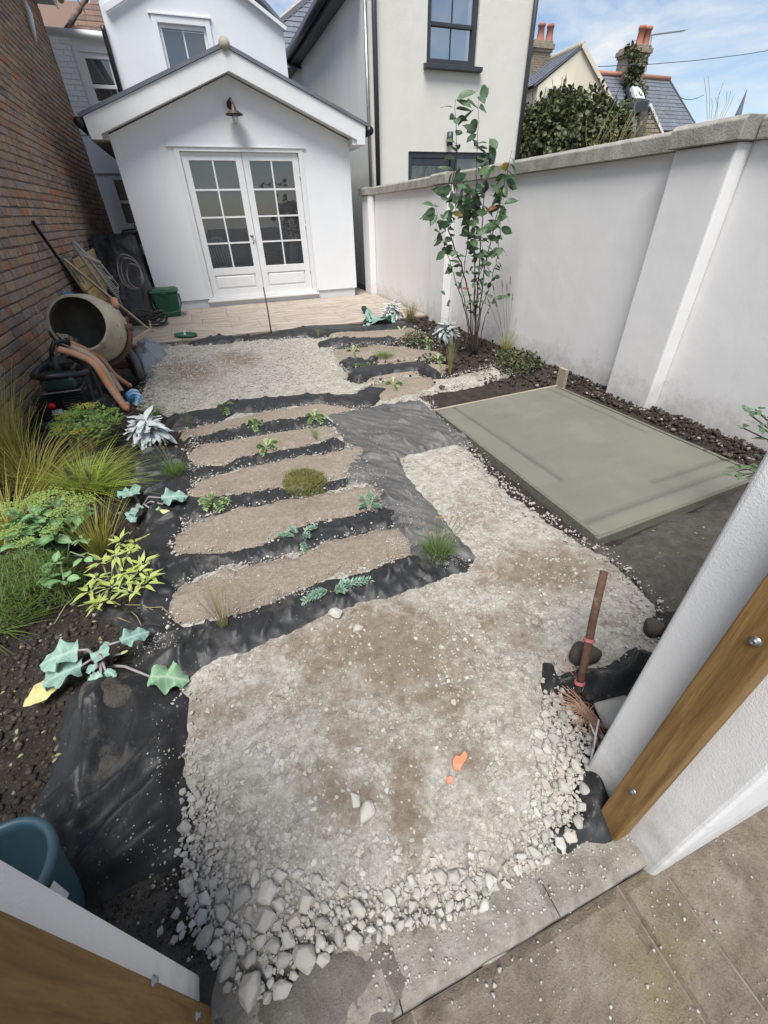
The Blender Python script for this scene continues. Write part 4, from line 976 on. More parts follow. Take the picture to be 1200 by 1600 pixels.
# ---- windows
def sash(par, x0, x1, z0, z1, Y, cols, mat, gmat, fw=.06, rail=.05, blind=None, sill=True, depth=.07, zm=None, bar=.022, sillmat=None, inset=.0, reveal=True):
    zm = zm or (z0+z1)/2; y0 = Y+inset; fb = MB()
    fb.box(x0, x0+fw, y0-depth*.3, y0+depth, z0, z1); fb.box(x1-fw, x1, y0-depth*.3, y0+depth, z0, z1)
    fb.box(x0+fw, x1-fw, y0-depth*.3, y0+depth, z1-fw, z1); fb.box(x0+fw, x1-fw, y0-depth*.3, y0+depth, z0, z0+fw*.9)
    fb.box(x0+fw, x1-fw, y0-depth*.1, y0+depth*.9, zm-rail/2, zm+rail/2)
    fr = fb.build('window', mat, par, bevel=.004)
    iw = (x1-x0-2*fw)
    for (a, b, yy) in ((z0+fw*.9, zm-rail/2, y0+.028), (zm+rail/2, z1-fw, y0+.008)):
        gbm = MB()
        for c in range(1, cols):
            xx = x0+fw+iw*c/cols; gbm.box(xx-bar/2, xx+bar/2, yy-.006, yy+.014, a, b)
        if cols > 1: gbm.build('glazing_bar', mat, fr)
        for c in range(cols):
            xa = x0+fw+iw*c/cols; xb = x0+fw+iw*(c+1)/cols
            MB().add([(xa, yy+.004, a), (xb, yy+.004, a), (xb, yy+.004, b), (xa, yy+.004, b)], [(0, 1, 2, 3)]).build('pane', gmat, fr)
    if blind: MB().box(x0+fw, x1-fw, y0+depth+.02, y0+depth+.03, blind, z1-fw).build('blind', M_blind, fr)
    MB().box(x0+.01, x1-.01, y0+depth+.25, y0+depth+.27, z0, z1).build('dark_interior', M_dark, fr)
    if sill: MB().box(x0-.06, x1+.06, y0-.10, y0+depth, z0-.055, z0-.002).build('sill', sillmat or mat, fr, bevel=.006)
    return fr

# ---- garden room (white extension)
Yf = YH
gx0, gx1 = -.84, 2.80
gr = thing('garden_room', 'white gabled garden room with glazed double doors at the far end', 'building', ((gx0+gx1)/2, Yf, 0))
dx0, dx1, dz0, dz1 = .02, 1.955, .155, 2.225
apz = 3.04; eaz = 2.345
cx = (gx0+gx1)/2
def roofz(x): return apz-(apz-eaz)*abs(x-cx)/((gx1-gx0)/2)
fw_ = MB()
fw_.prism([(gx0, Yf, .135), (dx0, Yf, .135), (dx0, Yf, roofz(dx0)), (gx0, Yf, eaz)], (0, .16, 0))
fw_.prism([(dx1, Yf, .135), (gx1, Yf, .135), (gx1, Yf, eaz), (dx1, Yf, roofz(dx1))], (0, .16, 0))
fw_.prism([(dx0, Yf, dz1), (dx1, Yf, dz1), (dx1, Yf, roofz(dx1)), (cx, Yf, apz), (dx0, Yf, roofz(dx0))], (0, .16, 0))
fw_.build('front_wall', M_clad, gr)
MB().box(gx0, gx0+.12, Yf+.161, 11.45, -.03, eaz).build('side_wall', M_clad, gr)
MB().box(gx1-.12, gx1, Yf+.161, 11.45, -.03, eaz).build('side_wall', M_clad, gr)
pl = MB(); pl.box(gx0+.03, dx0-.05, Yf+.03, Yf+.15, -.03, .133); pl.box(dx1+.05, gx1-.03, Yf+.03, Yf+.15, -.03, .133); pl.box(dx0-.049, dx1+.049, Yf+.0, Yf+.15, -.03, .10)
pl.build('plinth', M_wing, gr, bevel=.004)
MB().prism([(-.10, Yf-.004, 2.237), (2.03, Yf-.004, 2.237), (1.99, Yf-.004, 2.50), (-.07, Yf-.004, 2.50)], (0, .003, 0)).build('lintel_board', M_clad, gr)
MB().box(-.11, 2.04, Yf-.028, Yf-.001, 2.226, 2.238).build('drip_strip', M_white, gr)
# roof
ov = .24; Yb = Yf-ov
tL, tR, tA = Vector((-1.07, Yb, 2.50)), Vector((3.03, Yb, 2.50)), Vector((.985, Yb, 3.27))
bd = MB()
for s_, tip in ((-1, tL), (1, tR)):
    lo_ = tip+Vector((.02*-s_, 0, -.235)); inn = tip+Vector((-s_*.16, 0, -.235+.005))
    a0 = tA+Vector((0, 0, 0)); a1 = tA+Vector((0, 0, -.235))
    dirv = (tA-tip); inn2 = Vector((tip.x-s_*.16, Yb, tip.z-.235+(.16)*dirv.z/abs(dirv.x)))
    bd = MB(); bd.prism([tip, lo_, Vector((inn2.x, Yb, lo_.z)), inn2, a1, a0] if s_ < 0 else [a0, a1, inn2, Vector((inn2.x, Yb, lo_.z)), lo_, tip], (0, .03, 0))
    bd.build('bargeboard', M_white, gr, bevel=.003)
    # eave box end and soffit
    xin = gx0 if s_ < 0 else gx1
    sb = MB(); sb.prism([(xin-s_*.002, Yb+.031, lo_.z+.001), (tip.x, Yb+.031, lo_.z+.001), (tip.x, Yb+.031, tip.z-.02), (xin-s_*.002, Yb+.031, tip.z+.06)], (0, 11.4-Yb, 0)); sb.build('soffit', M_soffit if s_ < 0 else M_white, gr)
    vs_ = MB(); q0 = Vector((tip.x-s_*.17, Yb+.032, inn2.z+.02)); q1 = Vector((cx, Yb+.032, a1.z+.02)); vs_.prism([q0, q1, q1+Vector((0, 0, .02)), q0+Vector((0, 0, .02))], (0, .30, 0)); vs_.build('verge_soffit', M_white, gr)
    rf = MB(); th = .045; e = Vector((s_*.05, 0, -.02))
    rf.prism([tip+e+Vector((0, -.02, .004)), tA+Vector((0, -.02, .004)), tA+Vector((0, -.02, .004+th)), tip+e+Vector((0, -.02, .004+th))], (0, 11.45-Yb, 0)); rf.build('roof_slope', M_slate, gr)
    g_ = MB(); gxx = tip.x+s_*.07; g_.tube([(gxx, Yb-.03, tip.z-.06), (gxx, 11.4, tip.z-.06)], .058, 10); g_.build('gutter', M_black, gr, True)
rt = MB(); rt.tube([(tA.x, Yb-.03, tA.z+.03), (tA.x, 11.44, tA.z+.03)], .075, 10); rt.build('ridge_tile', M_ridget, gr, True)
# lamp
lp = MB(); q = Vector((.97, Yf, 2.66))
lp.lathe([(0, .03), (.05, .025), (.055, 0)], q+Vector((-.02, -.002, .06)), (0, -1, 0), 14)
lp.tube([q+Vector((-.02, -.01, .06)), q+Vector((-.03, -.06, .10)), q+Vector((-.02, -.12, .11)), q+Vector((0, -.16, .06)), q+Vector((0, -.16, -.01))], .017, 8)
lp.lathe([(.02, .06), (.035, .03), (.04, .0), (.125, -.045), (.13, -.055), (.12, -.05), (.03, -.01)], q+Vector((0, -.16, -.02)), (0, 0, 1), 20)
wl = lp.build('wall_lamp', M_lampm, gr, True)
MB().lathe([(.0, -.15), (.025, -.145), (.042, -.115), (.042, -.08), (.03, -.05)], q+Vector((0, -.16, -.02)), (0, 0, 1), 14).build('bulb', M_bulb, wl, True)
# french doors
fr = MB(); Yd = Yf+.03
fr.box(dx0-.03, dx0+.045, Yf-.012, Yd+.07, dz0-.04, dz1-.001); fr.box(dx1-.045, dx1+.03, Yf-.012, Yd+.07, dz0-.04, dz1-.001); fr.box(dx0+.045, dx1-.045, Yf-.012, Yd+.07, dz1-.05, dz1-.001)
fr.box(dx0-.06, dx1+.06, Yf-.05, Yd+.07, dz0-.075, dz0-.042); fr.box(dx0+.045, dx1-.045, Yf-.005, Yd+.07, dz0-.04, dz0+.01)
fr.build('door_frame', M_white, gr, bevel=.004)
xm = (dx0+dx1)/2+.005
def leaf(x0, x1, handle):
    z0, z1 = dz0+.012, dz1-.052; st = .105; gz0, gz1 = .60, 2.07
    f = MB(); Y0, Y1 = Yd, Yd+.045
    f.box(x0, x0+st, Y0, Y1, z0, z1); f.box(x1-st, x1, Y0, Y1, z0, z1); f.box(x0+st, x1-st, Y0, Y1, gz1, z1)
    f.box(x0+st, x1-st, Y0, Y1, gz0-.11, gz0); f.box(x0+st, x1-st, Y0, Y1, z0, z0+.10)
    d = f.build('door', M_white, gr, bevel=.004)
    MB().box(x0+st+.001, x1-st-.001, Y0+.018, Y1-.005, z0+.101, gz0-.111).build('door_panel', M_white, d)
    pb = MB(); a, b, c, e = x0+st+.035, x1-st-.035, z0+.135, gz0-.145
    pb.add([(x0+st+.012, Y0+.017, z0+.112), (x1-st-.012, Y0+.017, z0+.112), (x1-st-.012, Y0+.017, gz0-.122), (x0+st+.012, Y0+.017, gz0-.122), (a, Y0+.004, c), (b, Y0+.004, c), (b, Y0+.004, e), (a, Y0+.004, e)],
           [(4, 5, 6, 7), (0, 1, 5, 4), (1, 2, 6, 5), (2, 3, 7, 6), (3, 0, 4, 7)]); pb.build('raised_field', M_white, d)
    gb = MB(); wv = x1-x0-2*st; hv = gz1-gz0
    gb.box(x0+st+wv/2-.012, x0+st+wv/2+.012, Y0+.004, Y1-.004, gz0, gz1)
    for k in range(1, 4):
        zz_ = gz0+hv*k/4; gb.box(x0+st, x0+st+wv/2-.0125, Y0+.006, Y1-.006, zz_-.012, zz_+.012); gb.box(x0+st+wv/2+.0125, x1-st, Y0+.006, Y1-.006, zz_-.012, zz_+.012)
    gb.build('glazing_bar', M_white, d)
    for c in range(2):
        for k in range(4):
            xa = x0+st+wv*c/2; za = gz0+hv*k/4
            t_ = rnd.uniform(-.004, .004)
            MB().add([(xa, Y0+.022+t_, za), (xa+wv/2, Y0+.022-t_, za), (xa+wv/2, Y0+.022-t_, za+hv/4), (xa, Y0+.022+t_, za+hv/4)], [(0, 1, 2, 3)]).build('pane', M_glass, d)
    hx = x0 if not handle else x1
    for zz_ in (.42, 1.12, 1.82):
        MB().tube([((dx0+.045) if handle else (dx1-.045), Y0-.006, zz_), ((dx0+.045) if handle else (dx1-.045), Y0-.006, zz_+.08)], .009, 8).build('hinge', M_steel, d, True)
    if handle:
        kb = MB(); kb.lathe([(.0, .055), (.018, .053), (.026, .042), (.022, .028), (.010, .02), (.010, .006), (.026, .004), (.027, 0)], (x1-st/2, Y0-.001, 1.06), (0, -1, 0), 14)
        kb.lathe([(.0, .006), (.014, .005), (.016, 0)], (x1-st/2, Y0-.001, .96), (0, -1, 0), 10); kb.build('door_knob', M_steel, d, True)
leaf(dx0+.048, xm-.003, True); leaf(xm+.003, dx1-.048, False)
# room behind the glass
rm = MB(); rm.box(gx0+.125, gx1-.125, 11.38, 11.44, -.03, 2.35); rm.box(gx0+.125, gx1-.125, Yf+.17, 11.37, 2.36, 2.40)
rm.build('room_lining', M_inside, gr)
MB().box(gx0+.125, gx1-.125, Yf+.165, 11.37, .06, .10).build('room_floor', M_lath, gr)
def chair(lab, x, y, rz):
    t = thing('garden_chair', lab, 'chair', (x, y, .10), 'white chairs in the garden room'); c, s = math.cos(rz), math.sin(rz)
    def P(a, b, zq): return (x+a*c-b*s, y+a*s+b*c, .10+zq)
    sm = MB(); sm.prism([P(-.24, -.24, .42), P(.24, -.24, .42), P(.22, .22, .42), P(-.22, .22, .42)], (0, 0, .035)); sm.build('seat', M_white, t, bevel=.01)
    bk = MB()
    for k in range(9):
        u = -1+2*k/8; hz = .92-.16*u*u; b = .22+.02*u*u; bk.bar(P(.22*u, b, .45), P(.24*u, b+.10, hz), .022, .016)
    bk.tube([P(.25*u, .22+.02*u*u+.11, .93-.16*u*u) for u in [i/6-1 for i in range(13)]], .018, 6); bk.build('backrest', M_white, t)
    for a, b in ((-.2, -.2), (.2, -.2), (-.19, .19), (.19, .19)): MB().tube([P(a, b, .42), P(a*1.15, b*1.15, 0)], [.02, .014], 7).build('leg', M_white, t, True)
chair('white chair seen through the left glazed door', .52, 9.75, .5)
chair('white chair seen through the right glazed door', 1.62, 9.85, -2.4)

# ---- white two-storey wing behind the garden room
Yw = 11.5
wg = thing('white_house', 'white rendered two-storey house wing with sash window above the garden room', 'house', (.9, Yw, 0))
wx0, wx1 = -.62, 2.42
lx = [(245, 40), (318, 40), (255, 110)]
wa, wb = PY(247, 42, Yw), PY(318, 36, Yw)
X0, X1, Z1 = wa.x, wb.x+.02, 4.12; Z0 = 3.30
pk = 5.0
MB().box(wx0, wx1, Yw, Yw+.02, -.03, 3.2).build('lower_wall', M_wing, wg)
mb = MB()
mb.prism([(wx0, Yw, 3.2), (X0, Yw, 3.2), (X0, Yw, 4.9), (wx0, Yw, 4.30)], (0, .2, 0)); mb.prism([(X1, Yw, 3.2), (wx1, Yw, 3.2), (wx1, Yw, 4.18), (X1, Yw, 5.0)], (0, .2, 0))
mb.box(X0, X1, Yw, Yw+.2, 3.2, Z0); mb.prism([(X0, Yw, Z1), (X1, Yw, Z1), (X1, Yw, 5.0), (X0, Yw, 4.9)], (0, .2, 0)); mb.build('gable_wall', M_wing, wg)
MB().box(wx0, wx0+.2, Yw+.201, 12.4, -.03, 4.25).build('side_wall', M_wing, wg)
MB().box(wx1-.2, wx1, Yw+.201, 16, -.03, 4.15).build('side_wall', M_wing, wg)
sash(wg, X0+.002, X1-.002, Z0+.001, Z1-.001, Yw+.05, 2, M_white, M_glassw, .05, .04, blind=3.62, sill=False, zm=3.50)
fr = MB(); fr.box(X0-.085, X0-.0, Yw-.025, Yw-.001, Z0, Z1+.09); fr.box(X1, X1+.085, Yw-.025, Yw-.001, Z0, Z1+.09); fr.box(X0+.001, X1-.001, Yw-.025, Yw-.001, Z1, Z1+.09); fr.box(X0-.12, X1+.12, Yw-.04, Yw-.001, Z1+.091, Z1+.115); fr.build('window_surround', M_wing, wg, bevel=.004)
mb = MB(); mb.tube([(wx0-.04, Yw-.03, 4.02), (wx0-.04, Yw-.03, 3.95), (wx0-.04, Yw-.03, 2.0)], .04, 8); mb.build('downpipe', M_black, wg, True)
v0, v1 = PY(163, 14, Yw-.05), PY(188, -2, Yw-.05); d_ = v1-v0; v1 = v0+d_*6
MB().bar(v0, v1, .05, .07).build('verge_board', M_white, wg)
v0, v1 = PY(447, 46, Yw-.05), PY(388, -2, Yw-.05); d_ = v1-v0; v1 = v0+d_*3.2
MB().bar(v0, v1, .08, .05).build('verge_board', M_white, wg)
mb = MB(); a = PY(447, 46, Yw); b = PY(388, -2, Yw)
mb.prism([(wx1+.04, Yw-.02, 4.19), (wx0+1.45, Yw-.02, 5.55), (wx0+1.45, Yw-.02, 5.6), (wx1+.06, Yw-.02, 4.24)], (0, 4, 0)); mb.build('roof', M_slate, wg)
# ---- rear house across the passage, painted brick
Yr = 12.3
rh = thing('rear_house', 'white painted-brick house with clay tile roof at the end of the side passage', 'house', (-1.2, Yr, 0))
ra, rb = PY(125, 84, Yr), PY(150, 163, Yr)
UX0, UX1, UZ0, UZ1 = -1.235, -.30, rb.z-.02, 3.86
LX0, LX1, LZ0, LZ1 = -1.40, -.6, 1.22, 2.10
mb = MB()
mb.box(-2.2, UX0, Yr, Yr+.2, 2.72, 4.04); mb.box(UX1, .6, Yr, Yr+.2, 2.72, 4.04); mb.box(UX0, UX1, Yr, Yr+.2, UZ1, 4.04); mb.box(UX0, UX1, Yr, Yr+.2, 2.72, UZ0)
mb.build('upper_wall', M_wbrick, rh)
cr_b = MB()
for k in range(17):
    z0 = 2.74+k*.075; y = -1.62 if k % 2 else -1.70
    while y < UX0-.09:
        w = .21; xa = max(y, -1.62); xb = min(y+w, UX0-.09)
        if xb-xa > .03: cr_b.box(xa+.003, xb-.003, Yr-.010-.004*rnd.random(), Yr+.004, z0+.005, z0+.068)
        y += w+.008
tag(cr_b.build('painted_bricks', M_wbrick, rh, bevel=.006, seg=1), kind='stuff')
mb = MB(); mb.box(-2.2, LX0, Yr+.01, Yr+.2, -.1, 2.71); mb.box(LX1, .6, Yr+.01, Yr+.2, -.1, 2.71); mb.box(LX0, LX1, Yr+.01, Yr+.2, LZ1, 2.71); mb.box(LX0, LX1, Yr+.01, Yr+.2, -.1, LZ0); mb.build('lower_wall', M_wing, rh)
MB().box(-1.62, .6, Yr-.02, Yr+.009, 2.118, 2.14).build('string_course', M_soffit, rh)
sash(rh, UX0, UX1, UZ0, UZ1, Yr+.02, 2, M_white, M_glassw, .075, .05, blind=3.48, sillmat=M_white, zm=3.42)
sash(rh, LX0, LX1, LZ0, LZ1, Yr+.03, 1, M_white, M_glassw, .07, .05, sillmat=M_white)
fr = MB(); fr.box(UX0-.08, UX0-.001, Yr-.03, Yr-.001, UZ0, UZ1+.09); fr.box(UX0, UX1, Yr-.03, Yr-.001, UZ1+.001, UZ1+.09); fr.build('window_surround', M_white, rh, bevel=.004)
mb = MB(); mb.tube([(-1.62, Yr-.09, 4.07), (.5, Yr-.09, 4.05)], .06, 10); mb.build('gutter', M_wbrick, rh, True)
tl = MB(); zt_ = 4.12; yt = Yr-.08
for k in range(11):
    z0 = 4.10+k*.105; y0 = Yr-.10+k*.14; xx = -1.25+k*.07+(.06 if k % 2 else 0); 
    while xx < .6:
        w = .155; tl.add([(xx, y0, z0), (xx+w, y0, z0+rnd.uniform(-.006, .006)), (xx+w, y0+.17, z0+.11), (xx, y0+.17, z0+.11), (xx, y0, z0-.02), (xx+w, y0, z0-.02), (xx+w, y0+.17, z0+.10), (xx, y0+.17, z0+.10)], [(0, 1, 2, 3), (0, 4, 5, 1), (1, 5, 6, 2), (0, 3, 7, 4)]); xx += w+.006
tag(tl.build('roof_tiles', M_tile, rh), kind='stuff')
hp = MB()
for k in range(9):
    a = Vector((-1.30+k*.075, Yr-.10+k*.155, 4.13+k*.115)); b = a+Vector((.085, .19, .14)); hp.tube([a-Vector((0, 0, .03)), b-Vector((0, 0, .03))], [.045, .036], 7)
hp.build('hip_tiles', M_tile, rh, True)
MB().prism([(-2.4, Yr+1.7, 4.2), (-.4, Yr+1.7, 4.2), (-.4, Yr+3.6, 5.35), (-2.4, Yr+3.6, 5.35)], (0, 0, .06)).build('back_roof', M_tile, rh)
wr = MB(); a, b = PY(118, -6, 11.0), PY(133, 20, 11.9); wr.tube([a, b], .008, 5); o = wr.build('overhead_wire', M_black); tag(o, 'thin dark wire dropping to the tiled roof at the top left', 'wire')

# ---- cream house (right of centre)
Yc = 9.5
ch = thing('cream_house', 'tall cream rendered house with dark sash window behind the garden wall', 'house', (5, Yc, 0))
c0, c1 = 3.42, 6.53
a = PY(667, -6, Yc); b = PY(744, 100, Yc)
wx_0, wx_1, wz0, wz1 = 4.46, 5.44, 3.44, 4.42
fx0, fx1, fz1 = 4.13, 6.05, 2.27
mb = MB(); Zt = 5.4
mb.box(c0, wx_0, Yc, Yc+.25, 2.6, Zt); mb.box(wx_1, c1, Yc, Yc+.25, 2.6, Zt); mb.box(wx_0, wx_1, Yc, Yc+.25, 2.6, wz0); mb.box(wx_0, wx_1, Yc, Yc+.25, wz1, Zt)
mb.box(c0, fx0, Yc, Yc+.25, 0, 2.6); mb.box(fx1, c1, Yc, Yc+.25, 0, 2.6); mb.box(fx0, fx1, Yc, Yc+.25, fz1, 2.6); mb.build('front_wall', M_cream, ch)
MB().box(c0, c0+.2, Yc+.251, 17, 0, 4.46).build('side_wall', M_greyr, ch)
MB().box(c1-.2, c1, Yc+.251, 17, 0, 4.9).build('side_wall', M_cream, ch)
sash(ch, wx_0+.003, wx_1-.003, wz0+.002, wz1-.002, Yc+.06, 2, M_dark, M_glassb, .085, .05, zm=3.93, sillmat=M_dark)
MB().box(wx_0-.06, wx_1+.10, Yc-.10, Yc-.001, wz0-.075, wz0-.01).build('window_sill', M_dark, ch, bevel=.006)
# patio door behind wall
f = MB(); f.box(fx0+.002, fx0+.08, Yc+.02, Yc+.1, .1, fz1-.002); f.box(fx0+.081, fx1-.002, Yc+.02, Yc+.1, fz1-.09, fz1-.002); f.box(fx0+.92, fx0+1.06, Yc+.02, Yc+.1, .1, fz1-.091)
f.box(fx1-.08, fx1-.002, Yc+.02, Yc+.1, .1, fz1-.091); f.box(fx0+.081, fx0+.9, Yc+.03, Yc+.09, fz1-.2, fz1-.092); pdw = f.build('patio_door', M_dark, ch, bevel=.004)
MB().add([(fx0+.08, Yc+.06, .1), (fx0+.92, Yc+.06, .1), (fx0+.92, Yc+.06, fz1-.2), (fx0+.08, Yc+.06, fz1-.2)], [(0, 1, 2, 3)]).build('pane', M_glassw, pdw)
MB().add([(fx0+1.06, Yc+.06, .1), (fx1-.08, Yc+.06, .1), (fx1-.08, Yc+.06, fz1-.09), (fx0+1.06, Yc+.06, fz1-.09)], [(0, 1, 2, 3)]).build('pane', M_glassw, pdw)
MB().box(fx0, fx1, Yc+.9, Yc+.95, .05, fz1+.1).build('room_lining', M_inside, ch)
for xx, h in ((4.36, .12), (4.56, .11)):
    q = PY(650+(xx-4.36)*95, 272, Yc+.12); tag(MB().box(xx, xx+.10, Yc+.14, Yc+.24, 1.70, 1.86 if xx < 4.4 else 1.84).build('white_box', M_white, bevel=.004), 'white box on the dark window ledge, %s of the pair' % ('left' if xx < 4.4 else 'right'), 'box', 'white boxes on the ledge')
q = PY(703, 217, Yc-.07); wlm = MB(); wlm.tube([q+Vector((0, 0, -.10)), q+Vector((0, 0, .10))], .06, 14); wlm.bar(q, q+Vector((0, .068, 0)), .05, .05); wlm.build('wall_light', M_dark, ch, True)
mb = MB(); mb.tube([(c0+.07, Yc-.055, 1.2), (c0+.07, Yc-.055, 6)], .042, 10); mb.build('downpipe', M_dark, ch, True)
mb = MB(); mb.tube([(c0-.03, Yc+.1, 1.2), (c0-.03, Yc+.1, 4.3)], .03, 8); mb.build('vent_pipe', M_steel, ch, True)
mb = MB(); mb.tube([(c1+.0, Yc-.05, 1.2), (c1+.0, Yc-.05, 6)], .042, 10); mb.build('downpipe', M_dark, ch, True)
MB().box(c0-.22, c0-.001, Yc+.3, 16.5, 4.40, 4.58).build('eave_box', M_dark, ch)
MB().tube([(c0-.29, Yc+.25, 4.52), (c0-.29, 16.4, 4.52)], .065, 10).build('gutter', M_black, ch, True)
MB().prism([(c0-.3, Yc+.3, 4.60), (c0+1.6, Yc+.3, 4.78), (c0+1.6, Yc+.3, 4.84), (c0-.3, Yc+.3, 4.66)], (0, 6.5, 0)).build('roof', M_slate, ch)
def slate_face(par, o, du, dv, nu, nv, mat=M_slate, name='slates', skew=0, trim=None):
    """rows of slates over a plane o + u*du + v*dv (v up the slope)"""
    o, du, dv = Vector(o), Vector(du), Vector(dv); nrm = du.cross(dv).normalized(); mb = MB()
    for j in range(nv):
        for i in range(nu+1):
            u0 = (i-(.5 if j % 2 else 0))/nu; u1 = u0+1/nu
            l, r = (trim((j+.5)/nv) if trim else (0, 1)); u0 = max(u0, l); u1 = min(u1, r)
            if u1-u0 < .002: continue
            lift = nrm*(.018+.006*rnd.random()); g = .004
            a = o+du*u0+dv*(j/nv)+lift; b = o+du*u1+dv*(j/nv)+lift; c = o+du*u1+dv*((j+1.25)/nv); d = o+du*u0+dv*((j+1.25)/nv)
            b = b-du.normalized()*g; c = c-du.normalized()*g
            mb.add([a, b, c, d, a-lift, b-lift], [(0, 1, 2, 3), (0, 4, 5, 1)])
    return tag(mb.build(name, mat, par), kind='stuff')
s0 = PY(446, 118, 16.6); 
o_ = PY(430, 45, 16.6)
slate_face(ch, (1.73, 14.57, 4.3), (8, 0, 0), (0, 6.0, 3.72), 26, 22, trim=lambda v: (v*.6275, 1))
va = Vector((1.73, 14.57, 4.36)); vb = va+Vector((5.02, 6.0, 3.72)); MB().bar(va, vb, .14, .10).build('hip_ridge', M_soffit, ch)
# ---- yellow rendered house beyond the wall
Y3 = 22.0
y3 = thing('gabled_house', 'distant pale yellow gabled house with dark slate roof and two clay chimney pots', 'house', (17.6, Y3, 0))
ap = PY(909, 74, Y3); el = PY(838, 134, Y3); er = PY(952, 140, Y3)
mb = MB(); mb.prism([(el.x+.1, Y3, 0), (er.x+1.0, Y3, 0), (er.x+1.0, Y3, er.z-.95), (ap.x, Y3, ap.z-.03), (el.x+.1, Y3, el.z)], (0, .3, 0)); mb.build('gable_wall', M_yellowr, y3)
MB().box(el.x+.1, el.x+.3, Y3+.301, 32, 0, el.z-.02).build('side_wall', M_yellowr, y3)
sl_d = Vector((ap.x-el.x+.15, 0, ap.z-el.z+.1))
MB().prism([(el.x-.15, Y3-.05, el.z-.06), (ap.x, Y3-.05, ap.z), (ap.x, Y3-.05, ap.z+.06), (el.x-.15, Y3-.05, el.z)], (0, 10, 0)).build('roof', M_slate, y3)
slate_face(y3, (el.x-.15, 32, el.z+.02), (0, -10.05, 0), (ap.x-el.x+.15, 0, ap.z-el.z+.04), 30, 12, M_slate)
MB().prism([(er.x+1.1, Y3-.05, er.z-1.06), (ap.x, Y3-.05, ap.z), (ap.x, Y3-.05, ap.z+.06), (er.x+1.1, Y3-.05, er.z-1.0)], (0, 10, 0)).build('roof', M_slate, y3)
MB().bar((ap.x, Y3-.08, ap.z+.04), (er.x+1.1, Y3-.08, er.z-1.02), .05, .16).build('verge_board', M_yellowr, y3)
MB().tube([(ap.x, Y3-.06, ap.z+.08), (ap.x, 32, ap.z+.08)], .12, 8).build('ridge_tiles', M_ridget, y3, True)
MB().tube([(el.x-.2, Y3-.06, el.z-.02), (el.x-.2, 32, el.z-.02)], .07, 8).build('gutter', M_black, y3, True)
w0 = PY(852, 150, Y3); w1 = PY(880, 190, Y3)
sash(y3, w0.x, w1.x, w1.z-.6, w0.z, Y3-.03, 2, M_white, M_glassw, .07, .05)
wt = MB(); wt.box(w0.x-.1, w1.x+.25, Y3-.55, Y3-.1, w0.z+.12, w0.z+.2); wt.build('window_hood', M_white, y3)
def chimney(par, x0, x1, z0, z1, Y, pots, d=.7, potr=.16, poth=.62, mat=M_chim):
    mb = MB(); mb.box(x0, x1, Y, Y+d, z0, z1); mb.box(x0-.06, x1+.06, Y-.06, Y+d+.06, z1+.001, z1+.10); mb.box(x0-.12, x1+.12, Y-.12, Y+d+.12, z1+.101, z1+.28); mb.box(x0-.05, x1+.05, Y-.05, Y+d+.05, z1+.281, z1+.38)
    c = mb.build('chimney', mat, par, bevel=.012)
    cb = MB(); zz_ = z0
    while zz_ < z1-.05:
        xx = x0-(.11 if int(zz_*20) % 2 else 0)
        while xx < x1-.02:
            a = max(xx, x0); b = min(xx+.21, x1)
            if b-a > .03: cb.box(a+.008, b-.008, Y-.012, Y+.004, zz_+.008, zz_+.07)
            xx += .225
        zz_ += .08
    tag(cb.build('brick_courses', M_bricks if mat is None else mat, c), kind='stuff')
    for px_ in pots:
        r_ = potr; MB().lathe([(r_*1.15, 0), (r_*1.1, .1), (r_, .14), (r_*.88, poth*.8), (r_*1.05, poth*.82), (r_*1.08, poth*.92), (r_*.95, poth), (r_*.7, poth), (r_*.7, poth-.2)], (px_, Y+d/2, z1+.38), (0, 0, 1), 14).build('chimney_pot', M_pot, c, True)
a = PY(829, 102, 24); b = PY(864, 66, 24)
chimney(y3, a.x+.1, b.x-.05, a.z-.6, b.z-.35, 24, [PY(845, 60, 24.3).x, PY(859, 60, 24.3).x])
# ---- slate-roofed house further right
Y4 = 24.0
y4 = thing('slate_house', 'distant house with blue-grey slate roof, orange ridge and ivy-grown chimney', 'house', (22.5, Y4, 0))
rl, rr = PY(930, 116, Y4), PY(1045, 124, Y4); bb = PY(1083, 190, Y4-1.7)
# slope faces us: ridge at Y4, eave at Y4-1.9
ez = rl.z-2.3; ey = Y4-2.2
xr_e = PY(1092, 205, ey).x
slate_face(y4, (rl.x-1.5, ey, ez), (xr_e-rl.x+1.5, 0, 0), (0, Y4-ey, rl.z-ez), 26, 13, M_slate, trim=lambda v: (0, 1-(xr_e-rr.x)/(xr_e-rl.x+1.5)*v))
MB().add([(rl.x-1.5, ey, ez-.02), (xr_e, ey, ez-.02), (rr.x, Y4, rl.z-.02), (rl.x-1.5, Y4, rl.z-.02), (xr_e, Y4+2.2, ez-.02), (rl.x-1.5, Y4+2.2, ez-.02)], [(0, 1, 2, 3), (1, 4, 2), (3, 2, 4, 5)]).build('roof_deck', M_slate, y4)
MB().box(rl.x-1.2, xr_e-.3, ey+.3, Y4+1.9, 0, ez-.03).build('wall', M_yellowr, y4)
MB().tube([(rl.x-1.5, Y4, rl.z+.05), (rr.x+.05, Y4, rl.z+.05)], .11, 8).build('ridge_tiles', M_ridge, y4, True)
MB().bar((rr.x, Y4-.02, rl.z+.03), (xr_e+.02, ey, ez+.03), .09, .07).build('hip_flashing', M_steel, y4)
a = PY(976, 118, Y4-.3); b = PY(1012, 84, Y4-.3)
chimney(y4, a.x, b.x-.12, a.z-.6, b.z-.15, Y4-.5, [PY(997, 80, Y4-.1).x, PY(1007, 80, Y4-.1).x], .9, .17, .75)
sk = MB(); q = PY(985, 158, Y4-1.2); q2 = PY(1000, 140, Y4-1.2)
